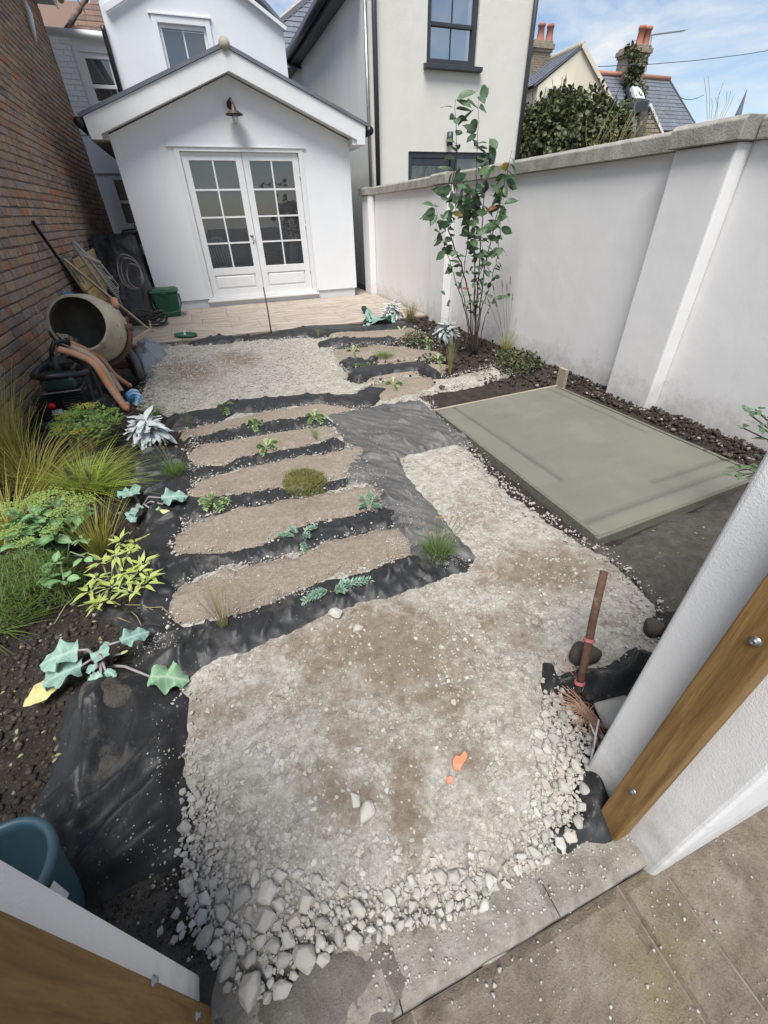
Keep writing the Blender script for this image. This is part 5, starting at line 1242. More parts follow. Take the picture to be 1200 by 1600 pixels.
MB().prism([(q.x-.25, Y4-1.5, q.z-.25), (q.x+.55, Y4-1.5, q.z-.2), (q.x+.55, Y4-.95, q.z+.45), (q.x-.25, Y4-.95, q.z+.45)], (0, -.10, .10)).build('skylight', M_dark, y4)
MB().prism([(q.x-.15, Y4-1.54, q.z-.04), (q.x+.45, Y4-1.54, q.z-.04), (q.x+.45, Y4-1.12, q.z+.45), (q.x-.15, Y4-1.12, q.z+.45)], (0, -.12, .08)).build('skylight_pane', M_blind, y4)
an = thing('tv_aerial', 'thin television aerial standing beside the ivy-grown chimney', 'aerial', tuple(PY(1010, 95, Y4-.6)))
MB().tube([PY(1009, 112, Y4-.6), PY(1019, 54, Y4-.6)], .022, 6).build('mast', M_steel, an)
mb = MB(); a, b = PY(1016, 55, Y4-.6), PY(1070, 48, Y4-.6); mb.tube([a, b], .016, 6)
for k in range(12):
    q = a.lerp(b, (k+.5)/12); mb.tube([q+Vector((0, -.25, -.0)), q+Vector((0, .25, 0))], .007, 5)
mb.build('boom', M_steel, an)
# ---- stone outbuilding with flat dark roof
Y5 = 16.0
so = thing('stone_outbuilding', 'small stone outbuilding with brown rubble gable and dark sloping roof', 'building', (16.5, Y5, 0))
g = [PY(1000, 230, Y5), PY(1042, 222, Y5), PY(1040, 208, Y5), PY(1014, 166, Y5), PY(1000, 172, Y5)]
MB().prism([(g[0].x, Y5, 0), (g[1].x+.3, Y5, 0), (g[1].x+.3, Y5, g[2].z-.5), (g[3].x, Y5, g[3].z), (g[4].x, Y5, g[4].z-.05)], (0, 3, 0)).build('gable_wall', M_mortar, so)
sb = MB(); zz_ = g[1].z-.6
for j in range(16):
    hgt = rnd.uniform(.085, .14); xx = g[0].x+rnd.uniform(-.05, .05)
    while xx < g[1].x+.3:
        w = rnd.uniform(.12, .28); zc = zz_+hgt
        lim = g[3].z-(max(0, xx+w-g[3].x))*(g[3].z-g[2].z)/(g[2].x-g[3].x)-.02
        if zc < lim: sb.box(max(xx, g[0].x)+.01, xx+w-.012, Y5-.03-.02*rnd.random(), Y5+.01, zz_+.012, zc)
        xx += w
    zz_ += hgt+.005
tag(sb.build('rubble_stones', M_stone, so, bevel=.012, seg=1), kind='stuff')
MB().prism([(PY(955, 175, Y5).x, Y5+.02, 0), (g[0].x-.01, Y5+.02, 0), (g[0].x-.01, Y5+.02, g[4].z-.12), (PY(955, 175, Y5).x, Y5+.02, PY(955, 185, Y5).z)], (0, 2, 0)).build('side_wall', M_wbrick, so)
a, b = PY(952, 172, Y5-.3), PY(1015, 156, Y5-.3)
MB().prism([(a.x, Y5-.3, a.z-.12), (b.x, Y5-.3, b.z-.30), (b.x, Y5-.3, b.z), (a.x, Y5-.3, a.z+.10)], (0, 3.2, .3)).build('roof_slab', M_dark, so)
MB().bar((g[3].x-.02, Y5-.06, g[3].z+.03), (g[2].x+.35, Y5-.06, g[2].z-.45), .05, .08).build('verge_board', M_white, so)
# wires, spire
for lab, p, q, yy in (('long thin overhead wire crossing the sky at the right, lower end by the gable', (935, 104), (1230, 74), 20), ('short overhead wire low over the wall at the right', (1062, 152), (1100, 148), 20)):
    a, b = PY(*p, yy), PY(*q, yy); mid = (a+b)/2-Vector((0, 0, .12)); o = MB().tube([a, a.lerp(mid, .5)-Vector((0, 0, .03)), mid, mid.lerp(b, .5)-Vector((0, 0, .03)), b], .012, 5).build('overhead_wire', M_dark); tag(o, lab, 'wire', 'overhead wires')
a, b = PY(1154, 178, 120), PY(1165, 140, 120); mb = MB(); mb.lathe([(1.0, -6), (.8, 0), (.4, (b.z-a.z)*.5), (.08, b.z-a.z)], a, (0, 0, 1), 8)
tag(mb.build('church_spire', M_slate), 'far grey church spire just above the wall at the right', 'spire')
MB_ = MB(); MB_.lathe([(3, -a.z), (3, -1.6), (.9, -1.2)], a, (0, 0, 1), 4); o = MB_.build('church_tower', M_stone); o.parent = bpy.data.objects['church_spire']
# ================================================================== OBJECTS
# ---- cement mixer
M_mix = simple('cement_crusted_drum', (.52, .455, .335), .9, (.35, .295, .21), 7, .7, 45, .015, dirt=(.13, .10, .07), dirt_lo=.6, dirt_hi=.7, dscale=9)
M_mixin = simple('drum_inside', (.16, .14, .11), .9, (.09, .08, .06), 8, .5, 40, .01)
M_orange = simple('faded_orange_plastic', (.60, .26, .13), .7, (.52, .21, .10), 12, .25, 70, .004, dirt=(.50, .40, .30), dirt_lo=.44, dirt_hi=.62, dscale=6)
M_tan = simple('mud_caked_pipe', (.47, .36, .25), .85, (.38, .27, .18), 12, .4, 60, .006, dirt=(.55, .24, .12), dirt_lo=.56, dirt_hi=.7, dscale=5)
M_rubber = simple('dusty_rubber', (.10, .10, .10), .8, (.16, .15, .14), 14, .3)
mth = PY(122, 505, 4.42); bck = PY(158, 524, 4.90); KS = .80
ax = (mth-bck).normalized()
mxr = thing('cement_mixer', 'old cement-crusted mixer drum on wheels against the brick wall', 'cement mixer', (bck.x, bck.y, 0))
mb = MB(); o_ = mth
prof = [(.245, .0), (.268, .004), (.272, -.02), (.285, -.06), (.318, -.17), (.335, -.25), (.338, -.32), (.337, -.42), (.325, -.50), (.29, -.58), (.22, -.64), (.10, -.67), (0, -.675)]
mb.lathe([(r_*KS*1.04, h*KS) for r_, h in prof], o_, ax, 40); dr = mb.build('drum', M_mix, mxr, True)
for v in dr.data.vertices:
    w_ = v.co*9; from mathutils import noise as mnz; v.co += (v.co-Vector(dr.location)).normalized()*(.007*mnz.noise(w_)+.004*mnz.noise(w_*3))
mb = MB(); mb.lathe([(r_*KS*1.04, h*KS) for r_, h in [(.245, .0), (.25, -.03), (.30, -.2), (.318, -.32), (.31, -.48), (.2, -.60), (0, -.65)]], o_, ax, 32); mb.build('drum_lining', M_mixin, dr, True)
u_ = ax.orthogonal().normalized(); w_ = ax.cross(u_)
pd = MB(); dn_ = Vector((CR*-.75-CU*.62)); dn_ = (dn_-ax*dn_.dot(ax)).normalized(); tg = ax.cross(dn_)
for hh in (-.10, -.19, -.28):
    pd.bar(o_+ax*hh+dn_*.22-tg*.06, o_+ax*hh+dn_*.15+tg*.0, .03, .05, ax)
pd.bar(o_+ax*-.05+dn_*.19, o_+ax*-.30+dn_*.21, .11, .012, dn_); pd.build('mixing_paddle', M_mix, dr)
mb = MB()
for i, a_ in enumerate(range(0, 360, 15)):
    d = u_*math.cos(math.radians(a_))+w_*math.sin(math.radians(a_)); mb.bar(o_+ax*-.36+d*.272, o_+ax*-.36+d*.292, .03, .026, ax)
mb.lathe([(.265, -.35), (.286, -.35), (.286, -.372), (.265, -.376)], o_, ax, 40); mb.build('ring_gear', M_mix, mxr)
yk = MB(); hz = Vector((-ax.y, ax.x, 0)).normalized(); cdr = o_+ax*-.30
arc_ = [cdr+hz*.305*math.cos(t_)+(ax.cross(hz)*(1 if ax.cross(hz).z < 0 else -1)*.305)*math.sin(t_) for t_ in [math.pi*i/18 for i in range(19)]]
yk.tube(arc_, .022, 8)
for s_ in (-1, 1): yk.lathe([(0, .03), (.03, .028), (.034, 0), (.034, -.04)], cdr+hz*.305*s_, hz*s_, 12)
yk.build('yoke', M_rust, mxr, True)
bb3 = MB()
for i in range(10):
    a_ = i*2*math.pi/10; d = u_*math.cos(a_)+w_*math.sin(a_); bb3.lathe([(0, .012), (.009, .010), (.011, 0)], o_+ax*-.24+d*.272, d, 6)
bb3.build('drum_bolts', M_mix, mxr)
whl = PY(211, 574, 4.83)
fm = MB(); hub = o_+ax*-.56
fm.tube([hub, hub+Vector((0, .05, -.1)), (hub.x+.05, hub.y-.02, .12), (whl.x-.06, whl.y, .15)], .028, 8)
fm.tube([(whl.x-.04, whl.y, .15), (whl.x-.62, whl.y+.05, .15)], .02, 8)
fm.tube([(whl.x-.05, whl.y, .15), (whl.x+.0, whl.y+.25, .38), (hub.x+.25, hub.y+.05, .55)], .018, 8)
fm.tube([(whl.x-.6, whl.y-.02, .15), (o_.x-.24, o_.y+.25, .45)], .022, 8); fm.tube([(o_.x-.1, o_.y-.1, 0.02), (o_.x, o_.y+.35, .18)], .022, 8)
fm.build('frame', M_rust, mxr, True)
for sx, pp in ((0, whl), (1, Vector((whl.x-.66, whl.y+.06, whl.z)))):
    pp = Vector((pp.x, pp.y, .150)); wa_ = Vector((.93, .36, 0)).normalized()
    tb = MB(); tb.lathe([(.10, .028), (.135, .030), (.149, .018), (.150, 0), (.149, -.018), (.135, -.030), (.10, -.028)], pp, wa_, 26); wh = tb.build('wheel', M_rubber, mxr, True)
    rb = MB(); rb.lathe([(0, .022), (.02, .022), (.03, .012), (.085, .006), (.099, .026), (.099, -.026), (.03, -.012), (0, -.02)], pp, wa_, 22)
    for k in range(5):
        a_ = k*2*math.pi/5; d = Vector((-wa_.y, wa_.x, 0))*math.cos(a_)+Vector((0, 0, 1))*math.sin(a_); rb.bar(pp+d*.03+wa_*.016, pp+d*.095+wa_*.016, .018, .012, wa_)
    rb.build('rim', M_steel, wh, True)
rp = MB(); a, b, c = PY(178, 467, 5.05), PY(181, 480, 5.0), PY(190, 505, 4.95); rp.tube([a, b], .03, 8); rp.build('orange_cap', M_orange, mxr, True)
# ---- orange pipes
def pipe(lab, pts, y0, y1, r, mat, endz=True):
    P = [PY(x, y, y0+(y1-y0)*i/(len(pts)-1)) for i, (x, y) in enumerate(pts)]
    Q = []
    for i in range(len(P)-1):
        p0, p1, p2, p3 = P[max(i-1, 0)], P[i], P[i+1], P[min(i+2, len(P)-1)]
        for k in range(5):
            t_ = k/5; Q.append(.5*((2*p1)+(p2-p0)*t_+(2*p0-5*p1+4*p2-p3)*t_*t_+(3*p1-p0-3*p2+p3)*t_**3))
    Q.append(P[-1])
    for q in Q: q.z = max(q.z, r*.8)
    mb = MB(); mb.tube(Q, r, 10); return tag(mb.build('pipe', mat, None, True), lab, 'pipe', 'pipes leaning on the black machine')
pipe('faded orange pipe curving down lowest over the black machine', [(92, 546), (122, 555), (148, 570), (168, 600), (186, 625), (204, 648)], 4.05, 3.93, .026, M_orange)
pipe('muddy tan pipe between two orange pipes, its end caked with soil', [(112, 543), (140, 556), (160, 575), (176, 605), (190, 628), (203, 640)], 4.15, 4.02, .027, M_tan)
pipe('faded orange pipe reaching furthest right toward the blue packet', [(110, 536), (136, 548), (160, 563), (178, 585), (205, 605)], 4.25, 4.62, .024, M_orange)
pipe('short dirty tan pipe lying under the other pipes', [(168, 578), (180, 597), (190, 612)], 4.5, 4.45, .024, M_tan)
# ---- black engine machine with loop handle
bx, by = -1.33, 3.92
cm = thing('plate_compactor', 'black petrol machine with loop handle, red cap and white label by the brick wall', 'machine', (bx, by, 0))
def Pm(x, y, yy): return PY(x, y, yy)
a, b = Pm(67, 655, 3.9), Pm(118, 608, 3.9)
MB().box(a.x, a.x+.36, 3.86, 4.16, .02, .235).build('engine_block', M_black, cm, bevel=.02)
MB().box(a.x-.03, a.x+.48, 3.80, 4.25, -.02, .03).build('base_plate', M_blackp, cm, bevel=.01)
t0, t1 = Pm(67, 606, 3.84), Pm(118, 592, 3.84)
tk = MB().box(t0.x, t1.x, 3.80, 4.02, .265, .365).build('fuel_tank', simple('dark_green_metal', (.015, .035, .032), .3, (.02, .045, .04), 5, .03), cm, bevel=.03, seg=3)
MB().box(t0.x-.012, t1.x+.012, 3.79, 4.03, .252, .264).build('tank_rim', M_steel, cm, bevel=.004)
MB().lathe([(0, .03), (.024, .028), (.026, 0)], Vector((a.x+.12, 3.857, .15)), (0, -1, 0), 14).build('red_cap', simple('red_plastic', (.50, .02, .02), .4, (.45, .02, .02), 5, .02), cm, True)
MB().box(a.x+.10, a.x+.17, 3.852, 3.857, .075, .115).build('label_plate', M_white, cm)
fins = MB()
for k in range(9): fins.box(a.x+.20, a.x+.35, 3.835, 3.858, .05+.018*k, .058+.018*k)
fins.build('cooling_fins', M_blackp, cm)
hl = [(52, 588), (58, 580), (84, 563), (110, 556), (128, 562), (138, 574), (134, 582), (116, 586), (88, 588), (62, 590), (52, 588)]
yy_ = [3.85, 3.95, 4.2, 4.3, 4.22, 4.05, 3.9, 3.84, 3.80, 3.80, 3.85]
MB().tube([Pm(x, y, w) for (x, y), w in zip(hl, yy_)], .024, 9).build('loop_handle', M_black, cm, True)
MB().tube([Pm(82, 566, 4.1), Pm(80, 548, 4.1), Pm(84, 536, 4.12), Pm(96, 533, 4.15), Pm(108, 536, 4.2)], .016, 8).build('upper_handle', M_black, cm, True)
MB().tube([Pm(86, 558, 4.1), Pm(91, 582, 4.05)], .028, 8).build('handle_post', M_blackp, cm, True)
ex = MB(); ex.tube([(a.x+.38, 3.95, .05), (a.x+.40, 3.95, .34)], .02, 8); ex.tube([(a.x+.44, 4.0, .05), (a.x+.44, 4.0, .38)], .016, 8); ex.box(a.x+.37, a.x+.47, 3.88, 4.05, .0, .13); ex.build('bracket', M_blackp, cm)
rb = rocks_pool(1, 3, 300, .35)[0]; tag(np_mesh('engine_cover', rb[0]*np.array([.13, .10, .12])+np.array([a.x+.2, 4.12, .40]), rb[1], M_blackp, cm), None)
# ---- timbers and panels leaning on the brick wall
tag(MB().bar(PX(51, 346, -1.56), G(176, 522), .034, .034).build('pole', M_black, None, bevel=.005), 'long thin black pole leaning highest on the brick wall', 'pole')
tag(MB().bar(PX(101, 404, -1.50)+Vector((.05, 0, 0)), G(166, 512)+Vector((0, 0, .01)), .05, .025).build('batten', M_soffit, None, bevel=.003), 'grey weathered batten leaning beside the black pole', 'batten')
lt = thing('timber_offcut', 'long pale lath leaning on the wall with an L-shaped foot on the patio', 'timber', tuple(G(236, 521)))
ft = G(236, 520); MB().bar(PX(99, 404, -1.44), ft+Vector((0, 0, .03)), .032, .024).build('lath', M_lath, lt, bevel=.003)
MB().bar(ft+Vector((.0, .03, .03)), G(207, 540)+Vector((0, 0, .035)), .028, .06).build('foot_board', M_lath, lt, bevel=.003)
MB().bar(ft+Vector((.01, 0, .02)), ft+Vector((.03, .02, .16)), .03, .02).build('cleat', M_lath, lt, bevel=.003)
py_ = thing('board_panel', 'yellow timber panel of short boards leaning behind the mixer', 'panel', tuple(G(185, 525)))
TL, TR, BLc, BRc = PX(103, 410, -1.53), PX(147, 386, -1.53), PX(168, 508, -1.40), PX(197, 484, -1.40)
nb = (TR-TL).cross(BLc-TL).normalized()
if nb.x < 0: nb = -nb
for k in range(7):
    f0, f1 = k/7+.004, (k+1)/7-.004
    p0, p1, p2, p3 = TL.lerp(BLc, f0), TR.lerp(BRc, f0), TR.lerp(BRc, f1), TL.lerp(BLc, f1); lift = nb*(.006 if k % 2 else -.006)
    mb = MB(); mb.prism([p0+lift, p1+lift, p2+lift, p3+lift], nb*.018); mb.build('board', M_ply, py_, bevel=.002)
for f in (.0, 1.0): MB().bar(TL.lerp(TR, f)+nb*-.02, BLc.lerp(BRc, f)+nb*-.02, .05, .03, nb).build('rail', M_ply, py_)
# grey plastic slatted lounger/trellis with rounded end
M_gplast = simple('grey_plastic', (.40, .38, .35), .6, (.33, .31, .285), 8, .1, 60, .003, dirt=(.22, .20, .17), dirt_lo=.6, dirt_hi=.75)
gp_ = thing('slatted_lounger', 'folded grey plastic slatted lounger with rounded top leaning on the wall', 'lounger', tuple(G(212, 512)))
def LP(u, v):   # u across, v down
    tl, tr, bl, br = PX(121, 392, -1.42), PX(152, 405, -1.28), G(200, 512)+Vector((0, 0, .05)), G(216, 486)+Vector((0, 0, .08))
    return tl.lerp(tr, u).lerp(bl.lerp(br, u), v)
arc = [LP(0, v) for v in (1, .8, .6, .4, .2, .05)]+[LP(.02, -.07), LP(.10, -.13), LP(.22, -.10), LP(.42, .0), LP(.6, .06), LP(.72, .10)]
MB().tube(arc, .020, 8).build('curved_arm', M_gplast, gp_, True)
for u in (.36, .66, .92): MB().bar(LP(u, .08), LP(u, .98), .030, .022).build('rail', M_gplast, gp_, bevel=.004)
cn = LP(.5, .5); nl = (LP(1, .5)-LP(0, .5)).cross(LP(.5, 1)-LP(.5, 0)).normalized()
for k in range(26):
    v = .12+.84*k/26; MB().bar(LP(.36, v), LP(.66, v), .017, .010, nl).build('slat', M_gplast, gp_)
for k in range(5):
    v = .12+.2*k; MB().bar(LP(.66, v), LP(1.0, v), .045, .014, nl).build('cross_bar', M_gplast, gp_, bevel=.003)
MB().tube([LP(.05, .0), LP(.2, .04), LP(.5, .05), LP(.95, .06)], .026, 8).build('head_rest', M_gplast, gp_, True)
MB().bar(G(196, 505)+Vector((0, .0, .06)), G(222, 486)+Vector((0, 0, .20)), .06, .04).build('foot_rest', M_gplast, gp_, bevel=.01)
hk = MB()
for k, (dx, dz, r_) in enumerate(((0, 0, .15), (.03, -.03, .12), (-.02, .02, .17))):
    c0_ = PY(206, 428, 7.3)+Vector((dx, 0, dz)); hk.tube([c0_+Vector((r_*.8*math.cos(t_), .05*math.sin(3*t_), r_*1.25*math.sin(t_))) for t_ in [i*2*math.pi/28 for i in range(29)]], .008, 6)
tag(hk.build('cable_coil', simple('mauve_cable', (.22, .19, .20), .5, (.17, .15, .155), 9, .05), None, True), 'loose coil of grey cable hung over the slatted lounger', 'cable')
# tarpaulin heap
def h_tarp(x, y, s):
    k = np.clip((x+1.62)/.1, 0, 1)*np.clip((-.86-x)/.06, 0, 1)
    d = np.clip((y-7.75)/1.25, 0, 1); top = 1.10*d**.9
    top *= 1-.38*np.clip((x+1.25)/.45, 0, 1)*(y < 9)
    wr = .06*(ridge(x*7+fbm(x*3, y*3, 2, 3)*2, y*2.2, 4)-.5)+.04*(ridge(x*15, y*4+x*3, 6)-.5)
    return .02+top*np.clip(k+.2, 0, 1)+wr*np.clip(d*3, 0, 1)
tag(sheet('tarpaulin', [(-1.58, 7.85), (-1.2, 7.75), (-.95, 8.0), (-.87, 8.4), (-.87, 10.4), (-1.58, 10.4)], M_fab, h_tarp, .02, .03, 6, margin=.06, drop=2), 'black tarpaulin heaped over stored things in the side passage', 'tarpaulin')
hs_ = MB()
for k in range(4):
    c0_ = Vector((-1.0+.03*k, 7.75-.05*k, .05+.05*k)); r_ = .30-.03*k
    hs_.tube([c0_+Vector((r_*math.cos(t_), r_*.8*math.sin(t_), .03*math.sin(2*t_+k))) for t_ in [i*2*math.pi/26 for i in range(27)]], .013, 7)
hs_.tube([G(232, 497)+Vector((0, 0, .02)), G(262, 498)+Vector((0, 0, .012)), G(256, 506)+Vector((0, 0, .012)), G(225, 505)+Vector((0, 0, .012)), G(215, 498)+Vector((0, 0, .02)), G(245, 487)+Vector((0, 0, .02))], .011, 7)
tag(hs_.build('garden_hose', M_blackp, None, True), 'black hose coiled on the patio beside the green bin', 'hose')
bs = MB(); q = PY(212, 382, 9.3); bs.box(q.x-.02, q.x+.26, 9.3, 9.6, q.z-.16, q.z+.0); tag(bs.build('stone_trough', M_ridget, None, bevel=.015), 'small pale stone block on top of the tarpaulin heap', 'block')
tp = MB(); a = PY(190, 374, 9.7); tp.tube([a, a+Vector((.06, 0, .12)), a+Vector((.26, 0, .14)), a+Vector((.27, 0, .20))], .012, 7); tp.tube([PY(208, 365, 9.6), PY(222, 374, 9.5)], .014, 7); tag(tp.build('tap_pipe', M_black, None, True), 'black bent pipework below the passage window', 'pipe')
# ---- green bin
M_bin = simple('green_bin_plastic', (.028, .105, .062), .5, (.022, .085, .05), 8, .05)
bq = G(268, 494); bn = thing('food_caddy', 'dark green food-waste bin with carrying handle beside the white garden room', 'bin', tuple(bq))
x, y = bq.x, bq.y
def frus(mb, w0, d0, z0, w1, d1, z1):
    mb.add([(x-w0, y-d0, z0), (x+w0, y-d0, z0), (x+w0, y+d0, z0), (x-w0, y+d0, z0), (x-w1, y-d1, z1), (x+w1, y-d1, z1), (x+w1, y+d1, z1), (x-w1, y+d1, z1)], [(0, 3, 2, 1), (4, 5, 6, 7), (0, 1, 5, 4), (1, 2, 6, 5), (2, 3, 7, 6), (3, 0, 4, 7)])
mb = MB(); frus(mb, .155, .13, .005, .195, .165, .36); mb.build('bin_body', M_bin, bn, bevel=.02, seg=3)
mb = MB(); frus(mb, .21, .18, .361, .205, .175, .40); frus(mb, .19, .16, .401, .175, .145, .425); mb.build('lid', M_bin, bn, bevel=.012)
MB().box(x-.05, x+.05, y-.20, y-.181, .35, .395).build('latch', M_bin, bn, bevel=.005)
MB().tube([Vector((x-.205, y, .32)), Vector((x-.215, y-.13, .20)), Vector((x-.17, y-.21, .10)), Vector((x, y-.235, .075)), Vector((x+.17, y-.21, .10)), Vector((x+.215, y-.13, .20)), Vector((x+.205, y, .32))], .012, 8).build('handle', M_bin, bn, True)
# lid on gravel
q = G(291, 526); ld = MB(); ld.lathe([(0, .012), (.15, .012), (.165, .03), (.18, .034), (.185, .02), (.175, .004), (0, .002)], (q.x, q.y, .004), (0, 0, 1), 28, .62); lid = tag(ld.build('green_tray', M_bin, None, True), 'round green plastic tray lying on the patio edge with a white stub on it', 'tray')
MB().bar((q.x-.01, q.y, .02), (q.x, q.y+.02, .085), .02, .02).build('handle_stub', M_white, lid)
# sack, packet, blue straps
sp = GP([(214, 550), (232, 538), (254, 545), (264, 555), (244, 568), (228, 582), (216, 574)])
tag(sheet('sack', sp, M_sack, lambda x, y, s: .01+.12*np.clip(s/.14, 0, 1)**.6+.05*(fbm(x*7, y*7, 3, 3)-.5)+.05*ridge(x*9+y*5, y*3-x*3, 2)**3*np.clip(s/.05, 0, 1), .012, .02, 6, margin=.03, drop=2.5), 'crumpled grey-blue woven sack lying on gravel beside the mixer wheel', 'sack')
m, t, p = nmat('printed_packet'); v = pos(t)
lnk(t, ramp(t, noise(t, v, 13, 3, .5), [(.40, (.03, .10, .09)), (.47, (.05, .24, .52)), (.56, (.10, .36, .66)), (.64, (.62, .66, .70))]), p.inputs['Base Color']); p.inputs['Roughness'].default_value = .35; M_packet = m
tag(sheet('packet', GP([(197, 616), (207, 609), (216, 611), (222, 620), (214, 628), (202, 625)]), M_packet, lambda x, y, s: .006+.022*np.clip(s/.04, 0, 1)**.6+.03*(fbm(x*16, y*16, 3, 3)-.5), .008, .01, 9, margin=.02, drop=2.5), 'small crumpled blue and green packet on gravel at the pipe ends', 'packet')
bl = MB()
for a, b in (((98, 456), (112, 470)), ((106, 454), (120, 470)), ((103, 459), (115, 464))): bl.bar(PX(*a, -1.50), PX(*b, -1.42), .03, .012)
tag(bl.build('blue_strap', simple('blue_plastic', (.08, .26, .42), .5, (.07, .22, .36), 9, .05)), 'bright blue plastic straps stuck behind the mixer by the wall', 'strap')
# ---- stakes
a, b = G(424, 521), PY(411.5, 449, 6.38)
tag(MB().tube([a-Vector((0, 0, .03)), a.lerp(b, .5)+Vector((.006, 0, 0)), b], .009, 8).build('steel_rod', M_rust, None, True), 'thin rusty rod standing upright in front of the glazed doors', 'rod')
st = thing('rusty_stake', 'thick rusty steel stake tied with pink string near the right gate post', 'stake', tuple(G(903, 1082)))
a, b = G(903, 1086)-Vector((0, 0, .03)), PY(944, 893, .66)
MB().tube([a, a.lerp(b, .33)+Vector((.003, 0, 0)), a.lerp(b, .66)-Vector((.002, 0, 0)), b], [.0125, .0125, .0125, .0125], 10).build('rod', M_rust, st, True)
M_twine = simple('pink_twine', (.50, .16, .15), .8, (.40, .12, .11), 30, .1)
for f in (.14, .48):
    q = a.lerp(b, f); d = (b-a).normalized(); u = d.orthogonal().normalized(); w = d.cross(u)
    MB().tube([q+d*(.010*k/20-.005)+(u*math.cos(k*.9)+w*math.sin(k*.9))*.0155 for k in range(24)], .0028, 5).build('string_tie', M_twine, st, True)
q = a.lerp(b, .14); MB().tube([q, q+Vector((-.03, .05, .05)), G(880, 1040)+Vector((0, 0, .04))], .0016, 5).build('string_end', M_twine, st, True)
tw = MB(); c0_ = G(915, 1118)
for k in range(110):
    an_ = rnd.uniform(0, 6.3); L = rnd.uniform(.04, .13); d = Vector((math.cos(an_)*.5-.25, math.sin(an_)*.9, rnd.uniform(-.05, .30))); e = c0_+d*L; e.z = max(e.z, .006)
    tw.tube([c0_+Vector((rnd.gauss(0, .012), rnd.gauss(0, .02), .01)), (c0_+e)/2+Vector((0, 0, .02)), e], .0011, 3, False)
tag(tw.build('twine_tuft', simple('brown_fibre', (.30, .20, .13), .9, (.40, .22, .16), 30, .1)), 'tangled tuft of frayed brown fibres in the dark soil below the rusty stake', 'fibres')
ws = MB(); ws.tube([G(918, 1140)+Vector((0, 0, .03)), G(927, 1160)+Vector((0, 0, .03)), G(922, 1192)+Vector((0, 0, .01))], .003, 5); ws.tube([G(930, 1135)+Vector((0, 0, .04)), G(921, 1195)+Vector((0, 0, .01))], .003, 5); tag(ws.build('rope_scrap', M_white, None, True), 'white cord lying at the corner of the right gate wall', 'cord')
# ---- blue pot bottom left
M_potb = simple('blue_plastic_pot', (.045, .095, .125), .45, (.035, .075, .10), 6, .04, dirt=(.12, .15, .16), dirt_lo=.6, dirt_hi=.8, dscale=20)
zc = .26; q = G(-8, 1374, zc); pt = thing('plant_pot', 'big blue plastic pot with rolled rim and paper sticker at the bottom left', 'pot', (q.x, q.y, 0))
MB().lathe([(r_*.80, h_) for r_, h_ in [(.070, 0), (.120, zc-.02), (.128, zc-.012), (.131, zc), (.128, zc+.009), (.119, zc+.011), (.110, zc+.004), (.107, zc-.012), (.062, .03), (0, .03)]], (q.x, q.y, 0), (0, 0, 1), 40).build('pot_body', M_potb, pt, True)
MB().lathe([(.0, 0), (.056, .0)], (q.x, q.y, .06), (0, 0, 1), 30).build('soil_fill', M_soil, pt)
stk = MB(); 
for k in range(6):
    a0, a1 = math.radians(-30+k*2), math.radians(-28+k*2)
    for z0 in (.14,): stk.add([(q.x+.0884*math.cos(a0), q.y+.0884*math.sin(a0), z0-.0), (q.x+.0884*math.cos(a1), q.y+.0884*math.sin(a1), z0-.0), (q.x+.0988*math.cos(a1), q.y+.0988*math.sin(a1), z0+.09), (q.x+.0988*math.cos(a0), q.y+.0988*math.sin(a0), z0+.09)], [(0, 1, 2, 3)])
stk.build('sticker', M_white, pt)
# ================================================================== PLANTS
def rose(par, c, leaves, n, L, elev, mat_s=1, tiltup=.3, name='leaf', jitter=.15, arc=(0, 2*math.pi), stem=None, sr=.006, up=None):
    """whorl of leaf objects round c; elev = (low, high) elevation angles"""
    c = Vector(c)
    for i in range(n):
        az = arc[0]+(arc[1]-arc[0])*((i*.618) % 1)+rnd.gauss(0, jitter); e = rnd.uniform(*elev); d = Vector((math.cos(az)*math.cos(e), math.sin(az)*math.cos(e), math.sin(e)))
        s = L*rnd.uniform(.7, 1.15); inst(name, rnd.choice(leaves), par, lmat(c+d*.01+Vector((rnd.gauss(0, .006), rnd.gauss(0, .006), 0)), d, (0, 0, 1), s, rnd.gauss(0, .25)))
# ---- tall multi-stem shrub
tb = G(740, 556); tb.z = -.01
tr = thing('tall_shrub', 'tall open shrub with bare dark stems and rounded green leaves against the white wall', 'shrub', tuple(tb))
lsh = [leaf_mesh('leaf', 1, w, M_lshrub, 'oval', f, cu, 6, .02, k) for k, (w, f, cu) in enumerate(((.52, .2, .15), (.48, .3, .3), (.58, .12, .1), (.50, .35, -.1)))]
lyel = leaf_mesh('leaf', 1, .5, M_lyel, 'oval', .25, .2, 6); lora = leaf_mesh('leaf', 1, .5, M_lora, 'oval', .25, .3, 6)
stems_px = [[(738, 556), (735, 470), (722, 420), (700, 360), (706, 290), (714, 240), (712, 155)],
            [(742, 556), (742, 480), (741, 400), (742, 330), (745, 260), (748, 150)],
            [(744, 556), (748, 490), (757, 420), (775, 340), (788, 290), (800, 235)],
            [(742, 556), (745, 470), (750, 400), (754, 330), (762, 270), (765, 215)],
            [(738, 556), (728, 490), (712, 440), (700, 400), (690, 370), (681, 325)],
            [(741, 556), (738, 500), (742, 440), (765, 400), (780, 385)],
            [(743, 556), (752, 480), (768, 440), (778, 400), (784, 330), (790, 265)],
            [(739, 556), (733, 500), (720, 450), (728, 400), (735, 340), (738, 300)],
            [(746, 556), (756, 500), (770, 470), (790, 460)],
            [(740, 556), (746, 450), (738, 380), (724, 330), (722, 290)]]
nl_ = 0
